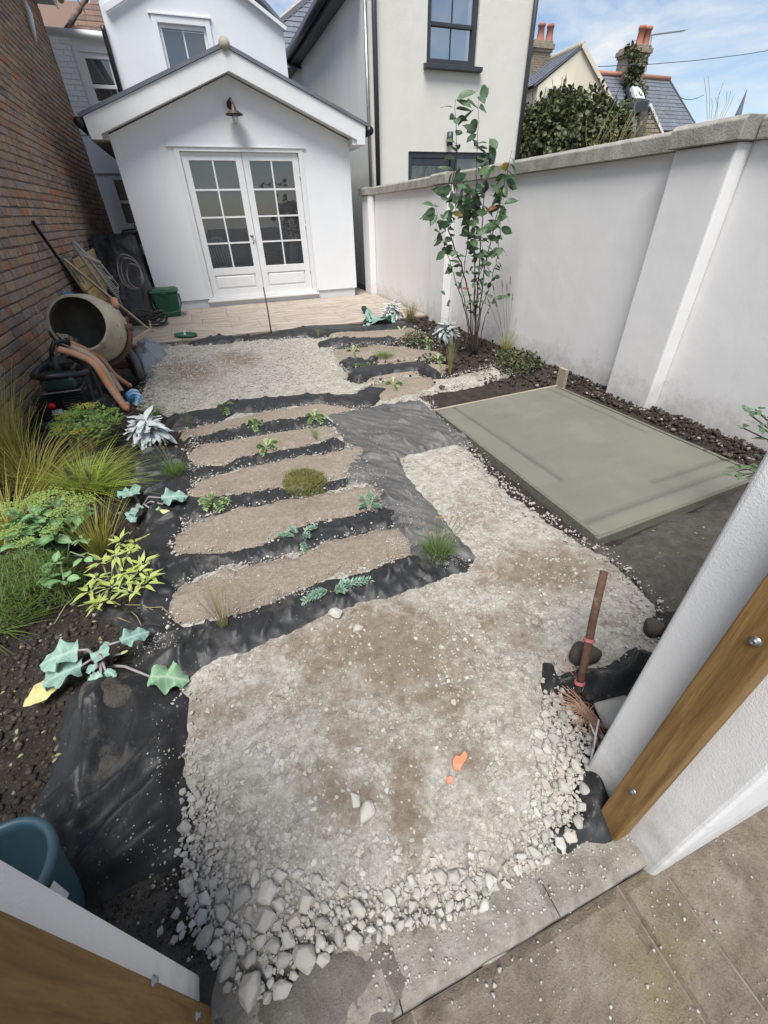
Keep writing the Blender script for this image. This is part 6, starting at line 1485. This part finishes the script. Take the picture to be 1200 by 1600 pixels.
for si, sp_ in enumerate(stems_px):
    P = [PY(x, y, 4.15+(si % 4-1.5)*.10*(i/len(sp_))) for i, (x, y) in enumerate(sp_)]
    P[0].z = -.01
    Q = []
    for i in range(len(P)-1):
        for k in range(6): Q.append(P[i].lerp(P[i+1], k/6)+Vector((rnd.gauss(0, .004), rnd.gauss(0, .006), 0)))
    Q.append(P[-1]); n = len(Q)
    r0 = .0085 if si in (0, 1, 2, 3) else .006
    MB().tube(Q, [r0*(1-.82*i/(n-1)) for i in range(n)], 6).build('stem', M_stem, tr, True)
    for i in range(n):
        zz_ = Q[i].z
        if zz_ < .42: continue
        dens = (.55 if zz_ < .8 else .66 if zz_ < 1.5 else .48)
        for rep in range(2 if zz_ < 1.3 else 3):
            if rnd.random() > dens: continue
            az = rnd.uniform(0, 6.28); e = rnd.uniform(-.9, .6)
            d = Vector((math.cos(az)*math.cos(e), math.sin(az)*math.cos(e), math.sin(e)))
            L = (.062+.075*min(1, max(0, (zz_-.6)/.8)))*rnd.uniform(.65, 1.25)
            me = rnd.choice(lsh); u_ = rnd.random()
            if u_ < .012: me = lyel
            elif u_ < .018: me = lora
            inst('leaf', me, tr, lmat(Q[i]+d*.015, d, (rnd.gauss(0, .5), -.8+rnd.gauss(0, .4), .8), L, rnd.gauss(0, .4))); nl_ += 1
for (x, y) in [(688, 347), (604+84, 335), (689, 455), (702, 478), (703, 468), (690, 345), (685, 350)]:
    p_ = PY(x, y, 4.1); inst('leaf', rnd.choice(lsh), tr, lmat(p_, (rnd.gauss(0, 1), -.4, rnd.gauss(0, .6)), (0, -1, .5), .06))
# bare soil litter round the shrub
lm = MB(); c_ = G(745, 565)
for k in range(60):
    q = G(rnd.uniform(690, 800), rnd.uniform(545, 590)); a_ = rnd.uniform(0, 6.3); lm.tube([q+Vector((0, 0, .02)), q+Vector((math.cos(a_)*.08, math.sin(a_)*.08, .03))], .003, 4, False)
tag(lm.build('twig_litter', M_stem), kind='stuff')
# ---- silver-leaved plants
sil = [leaf_mesh('leaf', 1, w, M_silver, 'spoon', .3, c, 7, .04, k) for k, (w, c) in enumerate(((.38, .5), (.44, .8), (.34, .35), (.42, 1.0)))]
def silver(lab, px, n, L, h):
    b = G(*px); t_ = thing('silver_plant', lab, 'plant', tuple(b), 'silver-leaved plants')
    for k in range(n):
        a_ = k*2.4; r_ = .62*L*math.sqrt((k+.5)/n); q = b+Vector((math.cos(a_)*r_, math.sin(a_)*r_, h*(1.15-.75*(k/n)))); e = rnd.uniform(-.8, .35)+1.0*(1-k/n); az = a_+rnd.gauss(0, .95)
        d = Vector((math.cos(az)*math.cos(e), math.sin(az)*math.cos(e), math.sin(e))); inst('leaf', rnd.choice(sil), t_, lmat(q, d, (0, 0, 1), L*rnd.uniform(.55, .95), rnd.gauss(0, .45)))
    MB().tube([b, b+Vector((0, 0, h))], .012, 6).build('stem', M_gstem, t_, True)
    return t_
silver('near silver-white plant with long drooping leaves beside the sand rows at the left', (240, 692), 125, .115, .15)
silver('silver-white plant at the patio corner, farther of the two by the right wall', (612, 500), 90, .13, .17)
silver('silver-white plant in front of the tall shrub, nearer of the two by the right wall', (697, 532), 90, .12, .15)
# ---- sea kale
kal = [leaf_mesh('leaf', 1, w, M_kale, 'lobed', .10, .2, 20, .16, k, lobes=4, m=5) for k, w in enumerate((.72, .80, .66))]
kalg = [leaf_mesh('leaf', 1, .8, M_kaleg, 'lobed', .10, .3, 20, .18, 9, lobes=4, m=5)]; kaly = leaf_mesh('leaf', 1, .48, M_kaley, 'lobed', .10, .05, 12, .06, 5, lobes=2, m=3)
def kale(lab, base, ends):
    b = G(*base); t_ = thing('sea_kale', lab, 'plant', tuple(b), 'sea kale plants')
    for (p0, p1, L, me, z) in ends:
        a = G(*p0, z); e = G(*p1, z*.9); st_ = MB(); st_.tube([b, (b+a)/2+Vector((0, 0, z*.5)), a], [.006, .005, .004], 6); st_.build('leaf_stalk', M_pstem, t_, True)
        d = e-a; inst('leaf', me, t_, lmat(a, d, (rnd.gauss(0, .12), -.15, 1), max(L, d.length), rnd.gauss(0, .2)))
kale('large blue-green sea kale with one yellow leaf on dark soil at the left', (168, 1040), [
    ((122, 1016), (58, 1032), .14, kal[0], .10), ((128, 1040), (58, 1062), .13, kal[1], .07), ((100, 1055), (36, 1102), .13, kaly, .03),
    ((160, 1030), (152, 1004), .06, kal[2], .09), ((188, 1002), (232, 982), .09, kal[0], .10), ((234, 1057), (292, 1054), .10, kalg[0], .05),
    ((158, 1052), (142, 1066), .05, kal[1], .07), ((150, 1045), (132, 1044), .04, kal[2], .08), ((165, 1048), (180, 1056), .035, kal[2], .07), ((188, 1022), (200, 1016), .02, kaly, .05)])
kale('smaller blue-green sea kale sprawling on the crumpled membrane', (222, 793), [
    ((252, 778), (292, 770), .12, kal[0], .08), ((255, 788), (290, 775), .09, kal[1], .06), ((206, 775), (196, 757), .07, kal[2], .10), ((200, 770), (182, 768), .06, kal[0], .08), ((212, 795), (203, 812), .08, kal[1], .05),
    ((248, 800), (270, 805), .08, kaly, .04), ((235, 795), (250, 800), .07, kalg[0], .05), ((215, 800), (205, 790), .06, kal[0], .07)])
kale('little grey-green kale at the left edge of the patio-corner silver plant', (590, 506), [((585, 500), (572, 496), .12, kal[0], .1), ((590, 497), (588, 486), .11, kal[1], .12), ((580, 506), (566, 508), .1, kal[2], .06), ((596, 500), (600, 490), .1, kal[0], .12)])
# ---- sedums
sed = [leaf_mesh('leaf', 1, w, M_sedum, 'round', .18, .15, 5, .0, k) for k, w in enumerate((.62, .7, .55))]
def sedum(lab, px, rad, h, n, L, fl, fmat, nleaf):
    b = G(*px); t_ = thing('sedum', lab, 'plant', tuple(b), 'fleshy sedums in the left bed'); fb = MB(); sb_ = MB()
    fb2 = MB()
    for k in range(n):
        a_ = k*2.4; rr_ = rad*math.sqrt((k+.5)/n); top = b+Vector((math.cos(a_)*rr_, math.sin(a_)*rr_, h*(1-.45*(rr_/rad)**2)*rnd.uniform(.8, 1.1)))
        root = b+Vector((math.cos(a_)*rr_*.25, math.sin(a_)*rr_*.25, 0)); sb_.tube([root, (root+top)/2+Vector((0, 0, .02)), top], .005, 5)
        for j in range(nleaf):
            f = .25+.7*j/nleaf; q = root.lerp(top, f); az = a_+j*2.2; e = rnd.uniform(-.2, .55); d = Vector((math.cos(az)*math.cos(e), math.sin(az)*math.cos(e), math.sin(e)))
            inst('leaf', rnd.choice(sed), t_, lmat(q, d, (0, 0, 1), L*rnd.uniform(.7, 1.15), rnd.gauss(0, .3)))
        if rnd.random() < fl:
            for j in range(110):
                e = Vector((rnd.gauss(0, .024), rnd.gauss(0, .024), rnd.gauss(.018, .009))); tgt = fb2 if (fmat is not M_sedumf and rnd.random() < .5 and k % 3 == 0) else fb
                sz = rnd.uniform(.003, .006); q = top+e; tgt.add([q+Vector((-sz, 0, 0)), q+Vector((0, -sz, sz*.4)), q+Vector((sz, 0, 0)), q+Vector((0, sz, sz*.5)), q+Vector((0, 0, sz*1.2))], [(0, 1, 4), (1, 2, 4), (2, 3, 4), (3, 0, 4)])
    sb_.build('stems', M_gstem, t_, True); tag(fb.build('flower_heads', M_sedumf, t_), kind='stuff')
    if fb2.v: tag(fb2.build('yellow_flowers', M_yelf, t_), kind='stuff')
sedum('large sedum with broad fleshy leaves and pale green flower heads, lower of the pair', (92, 850), .20, .26, 17, .085, .9, M_sedumf, 9)
sedum('bright green sedum with yellow blooms below the mixer', (150, 690), .21, .24, 20, .058, .85, M_yelf, 7)
lb = MB()
bl_ = leaf_mesh('tmp', 1, .45, M_bright, 'oval', .2, .2, 3)
q0 = G(150, 690)
for k in range(420):
    a_ = rnd.uniform(0, 6.3); r_ = .22*math.sqrt(rnd.random()); q = q0+Vector((math.cos(a_)*r_, math.sin(a_)*r_, .10+.16*rnd.random()*(1-(r_/.24)**2)+.02)); d = Vector((math.cos(a_)+rnd.gauss(0, .6), math.sin(a_)+rnd.gauss(0, .6), rnd.uniform(-.1, .9)))
    add_mesh(lb, bl_, lmat(q, d, (0, 0, 1), rnd.uniform(.022, .042)))
o = bpy.data.objects.get('sedum.001'); tag(lb.build('small_leaves', M_bright, o, True), kind='stuff')
# ---- grasses
def grass(name, lab, px, mat, n, L, spread, w, droop, group, lean=(0, 0), base=.03, z=0, var=.35):
    b = G(*px); b.z = z; t_ = thing(name, lab, 'grass', tuple(b), group); tag(blades(MB(), b, n, L, spread, w, droop, base, lean, var).build('blades', mat, t_, True), kind='stuff'); return t_, b
GL = 'grasses in the left bed'
grass('tall_grass', 'tallest yellow-green grass clump standing at the brick wall', (20, 745), M_gyel, 330, .62, .40, .0052, .10, GL, (-.02, .05), .07)
t_, b = grass('tall_grass', 'arching yellow-green grass fanning out in front of the brick wall', (60, 765), M_gyel, 330, .50, .75, .0042, .32, GL, (.25, -.05), .07)
t_, b = grass('fountain_grass', 'bright arching fountain grass with brown bottlebrush plumes', (140, 770), M_gbri, 460, .33, .75, .0045, .34, GL, (.15, .0), .06)
pm = MB()
for px, y_ in (((150, 705), 2.75), ((132, 700), 2.8), ((140, 748), 2.6), ((108, 745), 2.6), ((135, 770), 2.5), ((118, 705), 2.85)):
    e = PY(*px, y_); s0 = b+Vector((rnd.gauss(0, .02), rnd.gauss(0, .02), .05)); MB().tube([s0, s0.lerp(e, .6)+Vector((0, 0, .05)), e-Vector((0, 0, .06)), e], .0018, 4).build('flower_stalk', M_gpale, t_, True)
    for k in range(260):
        f = rnd.random(); a_ = rnd.uniform(0, 6.3); q = e+Vector((0, 0, -.07+.14*f)); r_ = .022*math.sin(math.pi*f)**.6; q2 = q+Vector((math.cos(a_)*r_, math.sin(a_)*r_, .012)); pm.ribbon([q, q2], [.0012, .0005], Vector((math.sin(a_), -math.cos(a_), 0)))
tag(pm.build('plumes', M_plume, t_), kind='stuff')
grass('sedge', 'upright olive sedge between the big sedum and the variegated plant', (158, 860), M_gyel, 130, .30, .40, .004, .06, GL, (.1, .05), .05)
grass('tall_grass', 'yellow-brown grass clump cut by the left picture edge', (18, 850), M_gyel, 260, .42, .65, .0048, .22, GL, (-.05, .1), .08)
grass('leafy_grass', 'dark leafy grass at the left edge below the large sedum', (-15, 985), M_ggrn, 160, .18, .8, .0035, .16, GL, (.1, 0), .10)
def tuft(lab, px, n, L, mat=M_ggrn, w=.0028, spread=.45, droop=.05, base=.05, name='grass_tuft'): return grass(name, lab, px, mat, n, L, spread, w, droop, 'small grass tufts', (0, 0), base, .01)
tuft('round green grass tuft beside the silver plant, just below the pipe ends', (243, 658), 320, .13, base=.06)
t_, b = tuft('spiky green tuft with thin flower stalks between silver plant and sea kale', (276, 746), 300, .10, base=.06)
def stalks(t_, b, n, L, head, mat=M_gstem, spread=.14):
    sb_ = MB(); hb = MB()
    for k in range(n):
        a_ = rnd.uniform(0, 6.3); e = b+Vector((math.cos(a_)*spread*rnd.random(), math.sin(a_)*spread*rnd.random(), L*rnd.uniform(.65, 1.1))); sb_.tube([b+Vector((rnd.gauss(0, .01), rnd.gauss(0, .01), 0)), b.lerp(e, .5)+Vector((0, 0, .01)), e], .0012, 4, False)
        if head:
            for j in range(22): q = e+Vector((rnd.gauss(0, .004), rnd.gauss(0, .004), rnd.gauss(0, .004))); hb.add([q, q+Vector((.003, 0, .002)), q+Vector((0, .003, .003))], [(0, 1, 2)])
    sb_.build('flower_stalks', mat, t_, True)
    if head: tag(hb.build('seed_heads', M_plume, t_), kind='stuff')
stalks(t_, b, 9, .26, True)
t_, b = tuft('tall green thrift tuft with round seed heads at the nearest membrane corner', (683, 878), 330, .13, base=.05); stalks(t_, b, 14, .27, True)
tuft('wispy thin grass in a planting slit of the widest membrane strip', (352, 985), 34, .30, M_gpale, .0025, .22, .03, .015)
tuft('neat round bright green tuft in the rows beside the tall shrub', (600, 562), 420, .10, spread=.8, base=.07, droop=.04)
tuft('pale yellow-green fountain tuft at the foot of the right wall by the patio', (642, 505), 190, .34, M_gpale, .004, .5, .10, .03)
tuft('narrow upright pale grass in front of the tall shrub', (703, 585), 60, .34, M_gpale, .004, .16, .02, .012)
tuft('sparse thin grass poking up at the patio edge by the far gravel', (498, 530), 26, .17, M_gpale, .003, .2, .03, .01)
tuft('very fine grass wisp on the farthest sand row at the left', (298, 672), 26, .20, M_ggrn, .002, .2, .02, .01)
tuft('faint wisp of grass on the second sand row toward its right end', (494, 690), 26, .16, M_ggrn, .002, .35, .03, .01)
t_, b = grass('seed_grass', 'grass with tall cattail-like seed heads right of the tall shrub', (790, 548), M_gyel, 90, .22, .5, .004, .06, 'grasses by the right wall', (0, 0), .04)
sb_ = MB(); hb = MB()
for px in ((772, 455), (785, 450), (792, 455), (800, 470), (808, 495), (776, 480), (765, 475), (797, 445), (812, 503)):
    e = PY(*px, b.y+rnd.uniform(-.1, .1)); sb_.tube([b, b.lerp(e, .5)+Vector((0, 0, .02)), e], .0018, 4, False); d = (e-b).normalized(); hb.tube([e, e+d*.02, e+d*.07, e+d*.085], [.002, .006, .005, .001], 6)
sb_.build('flower_stalks', M_gpale, t_, True); tag(hb.build('seed_heads', simple('grey_seed_head', (.17, .14, .13), .9, (.22, .18, .16), 30, .2), t_, True), kind='stuff')
# ---- low mats, rosettes, spurges
def mat_plant(name, lab, poly, mat, h, n, L, w, cat='plant'):
    P = GP(poly); c = np.array(P).mean(0); t_ = thing(name, lab, cat, (c[0], c[1], 0)); Q, s = sampler(P, n, int(poly[0][0])); mb = MB()
    for (x, y), d in zip(Q, s):
        z = h*min(1, d/.06)**.6; a_ = rnd.uniform(0, 6.3); e = rnd.uniform(-.1, 1.2); dv_ = Vector((math.cos(a_)*math.cos(e), math.sin(a_)*math.cos(e), math.sin(e)))
        p_ = Vector((x, y, z*rnd.uniform(.4, 1.05)+.005)); mb.ribbon([p_, p_+dv_*L*.5, p_+dv_*L+Vector((0, 0, -L*.25))], [w, w*.8, w*.2], Vector((-math.sin(a_), math.cos(a_), 0)))
    tag(mb.build('foliage', mat, t_), kind='stuff'); return t_
mat_plant('mossy_mat', 'olive mossy cushion plant in the middle of the sand rows', [(440, 752), (452, 742), (480, 738), (508, 744), (513, 760), (505, 775), (480, 784), (455, 778), (443, 768)], M_moss, .055, 2600, .028, .0016)
mat_plant('feathery_plant', 'feathery green ground plant at the left edge below the large sedum', [(5, 905), (60, 880), (110, 885), (135, 915), (120, 940), (60, 965), (10, 985), (-30, 960)], M_feather, .13, 5200, .055, .0012)
mat_plant('low_groundcover', 'low dark green groundcover beside the timber peg and tall shrub', [(770, 560), (800, 550), (840, 560), (850, 575), (815, 590), (780, 582)], M_ivy, .07, 700, .05, .010)
mat_plant('low_groundcover', 'small dark green sprawl behind the nearer silver plant by the wall', [(625, 530), (650, 520), (675, 525), (670, 545), (640, 545)], M_ivy, .06, 420, .05, .008)
def spurge(lab, base, arms, mat=M_spurge, L=.016, w=.30, name='spurge'):
    b = G(*base); t_ = thing(name, lab, 'plant', tuple(b), 'small creeping plants in the rows'); tmp = leaf_mesh('tmp', 1, w, mat, 'lance', .15, .1, 3, m=1); lf = MB(); st_ = MB()
    for (x, y, z) in arms:
        e = G(x, y, z); mid = (b+e)/2+Vector((0, 0, .025)); st_.tube([b, mid, e], .003, 5)
        for k in range(70):
            f = (k+.5)/70; q = (b.lerp(mid, f*2) if f < .5 else mid.lerp(e, f*2-1)); dr_ = (e-b).normalized(); u = dr_.orthogonal(); u.rotate(Matrix.Rotation(k*2.4, 3, dr_)); d = (u.normalized()*.8+dr_*.7)
            if f > .2: add_mesh(lf, tmp, lmat(q, d, (0, 0, 1), L*(1.1-.4*abs(f-.6))*rnd.uniform(.8, 1.2)))
    st_.build('stems', M_gstem, t_, True); tag(lf.build('leaves', mat, t_, True), kind='stuff')
spurge('blue-green spurge with two spiky arms on the widest membrane strip', (520, 930), [(474, 940, .03), (578, 906, .04), (545, 912, .05), (492, 930, .03), (536, 922, .06)], L=.030)
spurge('floppy blue-green spurge on the second nearest membrane strip', (470, 845), [(436, 836, .03), (492, 824, .04), (478, 866, .02), (455, 826, .04), (482, 838, .05)], L=.024)
spurge('pale cushion spurge at the right end of the second nearest sand row', (577, 798), [(563, 776, .06), (590, 775, .06), (577, 768, .07), (594, 792, .04), (562, 792, .04)], L=.022)
ros = [('pale green rosette on the membrane below the third sand row', (335, 788), [(314, 786), (356, 785), (330, 776), (345, 795), (322, 794)]),
       ('yellow-green rosette on the second membrane strip at mid row', (416, 703), [(402, 700), (432, 690), (418, 690), (410, 708), (428, 700)]),
       ('small rosette on the farthest membrane strip at mid row', (397, 666), [(388, 662), (407, 663), (397, 657), (400, 672)]),
       ('grey-green rosette at the right end of the farthest sand row', (492, 655), [(478, 650), (506, 652), (492, 643), (484, 660), (502, 660)]),
       ('yellow-green rosette just above the dusty sheet by the far gravel edge', (614, 604), [(603, 600), (628, 600), (614, 592), (620, 610)]),
       ('pale rosette on the rolled edging below the round tuft', (567, 574), [(557, 572), (577, 571), (567, 563), (572, 580)]),
       ('pale rosette left of the narrow upright grass', (684, 565), [(672, 562), (694, 562), (684, 555), (688, 572)]),
       ('grey rosette by the foot of the nearer silver plant', (667, 540), [(658, 535), (676, 535), (667, 528), (670, 548)]),
       ('tiny grey rosette nearest the patio in the far rows', (522, 535), [(514, 532), (530, 532), (522, 526)]),
       ('faint grey rosette between far rows and far gravel', (552, 553), [(543, 549), (561, 549), (552, 541), (556, 559)]),
       ('wilted rosette beside the far folded membrane lip', (352, 640), [(342, 634), (362, 634), (356, 646), (346, 646)]),
       ('small pale rosette near the patio corner in the far rows', (627, 520), [(620, 512), (634, 512), (628, 506)])]
for lab, b_, ar in ros: spurge(lab, b_, [(x, y, .03) for x, y in ar], M_rosette, .030, .5, 'rosette_plant')
# variegated plant
vlf = [leaf_mesh('leaf', 1, .26, M_varieg, 'lance', .3, .3, 6, 0, k, m=1) for k in range(3)]
b = G(180, 925); vp = thing('variegated_plant', 'yellow variegated plant with pointed leaf whorls in the left bed', 'plant', tuple(b))
for (x, y, z) in [(188, 848, .18), (200, 868, .16), (225, 880, .15), (160, 880, .14), (196, 895, .13), (226, 912, .10), (150, 905, .10), (175, 918, .09), (208, 925, .08), (238, 900, .10), (140, 925, .06), (180, 870, .18), (215, 895, .14), (165, 940, .04), (150, 945, .03), (210, 850, .15)]:
    e = G(x, y, z*.8); MB().tube([b+Vector((rnd.gauss(0, .02), rnd.gauss(0, .02), 0)), (b+e)/2+Vector((0, 0, .03)), e], .0035, 5).build('stem', M_gstem, vp, True)
    rose(vp, e, vlf, 8, .060, (-.1, .8))
for k, (x0, y0, x1, y1) in enumerate(((196, 945, 250, 958), (205, 955, 225, 985), (120, 930, 85, 975), (182, 965, 210, 975), (215, 950, 270, 965))):
    a, e = G(x0, y0, .03), G(x1, y1, .012); MB().tube([a, (a+e)/2+Vector((rnd.gauss(0, .02), 0, .02)), e], .0022, 4).build('bare_shoot', M_gpale, vp, True)
# loose sage-like stems below sedum
sg = thing('sage_seedling', 'loose grey-green leafy shoots drooping below the large sedum', 'plant', tuple(G(110, 890)))
for (x, y) in ((60, 830), (85, 880), (128, 843), (132, 870), (30, 835), (100, 905), (70, 900), (40, 860)):
    e = G(x, y, .12); b = G(105, 880); MB().tube([b, (b+e)/2+Vector((0, 0, .05)), e], .003, 5).build('stem', M_gstem, sg, True); rose(sg, e, sed, 5, .055, (-.3, .6))
# right-hand climber sprig
rt_ = thing('rose_sprig', 'leafy shrub sprig reaching in at the right edge over the slab corner', 'plant', tuple(G(1225, 760)))
b = G(1235, 770)
for (x, y, Yq) in ((1172, 648, 1.05), (1185, 665, 1.02), (1160, 668, 1.05), (1200, 690, 1.0), (1172, 728, 1.0), (1155, 735, .97), (1190, 745, .95), (1150, 745, .95), (1195, 715, 1.0), (1180, 640, 1.06), (1168, 745, .93), (1198, 655, 1.05)):
    e = PY(x, y, Yq); MB().tube([b, b.lerp(e, .5)+Vector((0, 0, .10)), e], .003, 5).build('stem', M_stem, rt_, True); rose(rt_, e, lsh, 3, .05, (-.4, .4))
# ivy on the chimney, bush and weeds beyond the wall
def mass(name, lab, blobs, n, L, mat, core=None, cat='bush', twigs=30):
    c = Vector(blobs[0][0]); t_ = thing(name, lab, cat, (c.x, c.y, 0)); tmp = leaf_mesh('tmp', 1, .6, mat, 'oval', .25, .25, 3, m=1); lf = MB(); st_ = MB()
    tot = sum(r_**2 for _, r_, _ in blobs)
    for cc, r_, sq in blobs:
        cc = Vector(cc)
        for k in range(int(n*r_*r_/tot)):
            d = Vector((rnd.gauss(0, 1), rnd.gauss(0, 1), rnd.gauss(0, 1))).normalized(); rad = r_*(rnd.uniform(.55, 1.0) if rnd.random() < .8 else rnd.uniform(.9, 1.25))
            if mnz.noise((cc+d*r_)*2.6) < -.22: rad *= .72
            q = cc+Vector((d.x*rad, d.y*rad, d.z*rad*sq)); dd = (d+Vector((rnd.gauss(0, .6), rnd.gauss(0, .6), -.4+rnd.gauss(0, .4))))
            add_mesh(lf, tmp, lmat(q, dd, d+Vector((0, 0, .6)), L*rnd.uniform(.6, 1.3), rnd.gauss(0, .5)))
        for k in range(twigs):
            d = Vector((rnd.gauss(0, 1), rnd.gauss(0, 1), abs(rnd.gauss(0, 1)))).normalized(); e = cc+d*r_*rnd.uniform(.9, 1.3)*Vector((1, 1, sq)).length/1.73; st_.tube([cc-Vector((0, 0, r_*.5)), cc+d*r_*.6, e], .006, 4, False)
    st_.build('branches', M_stem, t_); tag(lf.build('foliage', mat, t_), kind='stuff'); return t_
bb_ = [(PY(835, 215, 11.2), .75, .8), (PY(870, 185, 11.4), .62, .8), (PY(905, 200, 11.2), .80, .8), (PY(945, 195, 11.0), .55, .85), (PY(885, 165, 11.6), .35, .9), (PY(820, 232, 11.0), .55, .8), (PY(960, 215, 11.0), .45, .8), (PY(930, 170, 11.4), .35, .9), (PY(870, 225, 11.0), .9, .7)]
mass('overgrown_bush', 'dense dark overgrown bush rising behind the garden wall', bb_, 9000, .13, M_ivy)
iv = [(PY(993, 150, 23.0), .45, 1.0), (PY(990, 120, 23.2), .38, 1.3), (PY(994, 100, 23.2), .34, 1.2), (PY(988, 165, 22.8), .5, .8), (PY(985, 80, 23.3), .22, 1.1)]
mass('chimney_ivy', 'straggling creeper climbing over the slate house chimney', iv, 1100, .20, M_ivy, cat='creeper', twigs=8)
for lab, px, Yq, n, L in (('tall dry straw-coloured weeds growing behind the garden wall', (960, 195), 6.5, 34, .85), ('dry grassy weeds behind the wall at the far right', (1180, 190), 5.0, 26, .35)):
    p0 = PY(px[0]-40, px[1]+22, Yq); p1 = PY(px[0]+60, px[1]+8, Yq); t_ = thing('dry_weeds', lab, 'weeds', tuple(p0)); mb = MB(); lf = MB(); tmp = leaf_mesh('tmp', 1, .35, M_gpale, 'oval', .2, .2, 2, m=1)
    for k in range(n):
        q = p0.lerp(p1, rnd.random())-Vector((0, 0, .2)); a_ = rnd.uniform(0, 6.3); l = L*rnd.uniform(.4, 1)*(1.0 if k % 5 == 0 else .55); e = q+Vector((.25*l+rnd.gauss(0, .12), rnd.gauss(0, .1), l)); mb.tube([q, q.lerp(e, .5)+Vector((-.03, 0, 0)), e], .0028, 4, False)
        for j in range(9): add_mesh(lf, tmp, lmat(q.lerp(e, rnd.uniform(.3, 1)), (rnd.gauss(0, 1), rnd.gauss(0, 1), rnd.gauss(.2, .5)), (0, 0, 1), rnd.uniform(.02, .055)))
    mb.build('stalks', M_gpale, t_); tag(lf.build('foliage', M_gpale, t_), kind='stuff')
for lab, px, Yq in (('thin bare shoots sprouting above the wall beside the dry weeds', (1105, 172), 5.6), ):
    t_ = thing('bare_shoots', lab, 'weeds', tuple(PY(*px, Yq)))
    for k in range(9):
        a, e = PY(px[0]+k*3, px[1]+15, Yq), PY(px[0]+k*6-5, px[1]-rnd.uniform(10, 65), Yq); MB().tube([a, a.lerp(e, .6)+Vector((rnd.gauss(.02, .04), 0, 0)), e], .002, 4).build('shoot', M_gpale, t_)
# scattered leaves and litter on soil
lit = MB(); tmpl = leaf_mesh('tmp', 1, .5, M_gpale, 'oval', .2, .3, 3, m=1)
for k in range(150):
    zq = rnd.random()
    q = G(rnd.uniform(0, 240), rnd.uniform(930, 1200)) if zq < .5 else (G(rnd.uniform(660, 880), rnd.uniform(530, 600)) if zq < .8 else G(rnd.uniform(1000, 1190), rnd.uniform(800, 960))); add_mesh(lit, tmpl, lmat(q+Vector((0, 0, .004)), (rnd.gauss(0, 1), rnd.gauss(0, 1), .1), (0, 0, 1), rnd.uniform(.008, .022)))
tag(lit.build('leaf_litter', M_gpale), kind='stuff')
for me in [m_ for m_ in bpy.data.meshes if m_.users == 0]: bpy.data.meshes.remove(me)
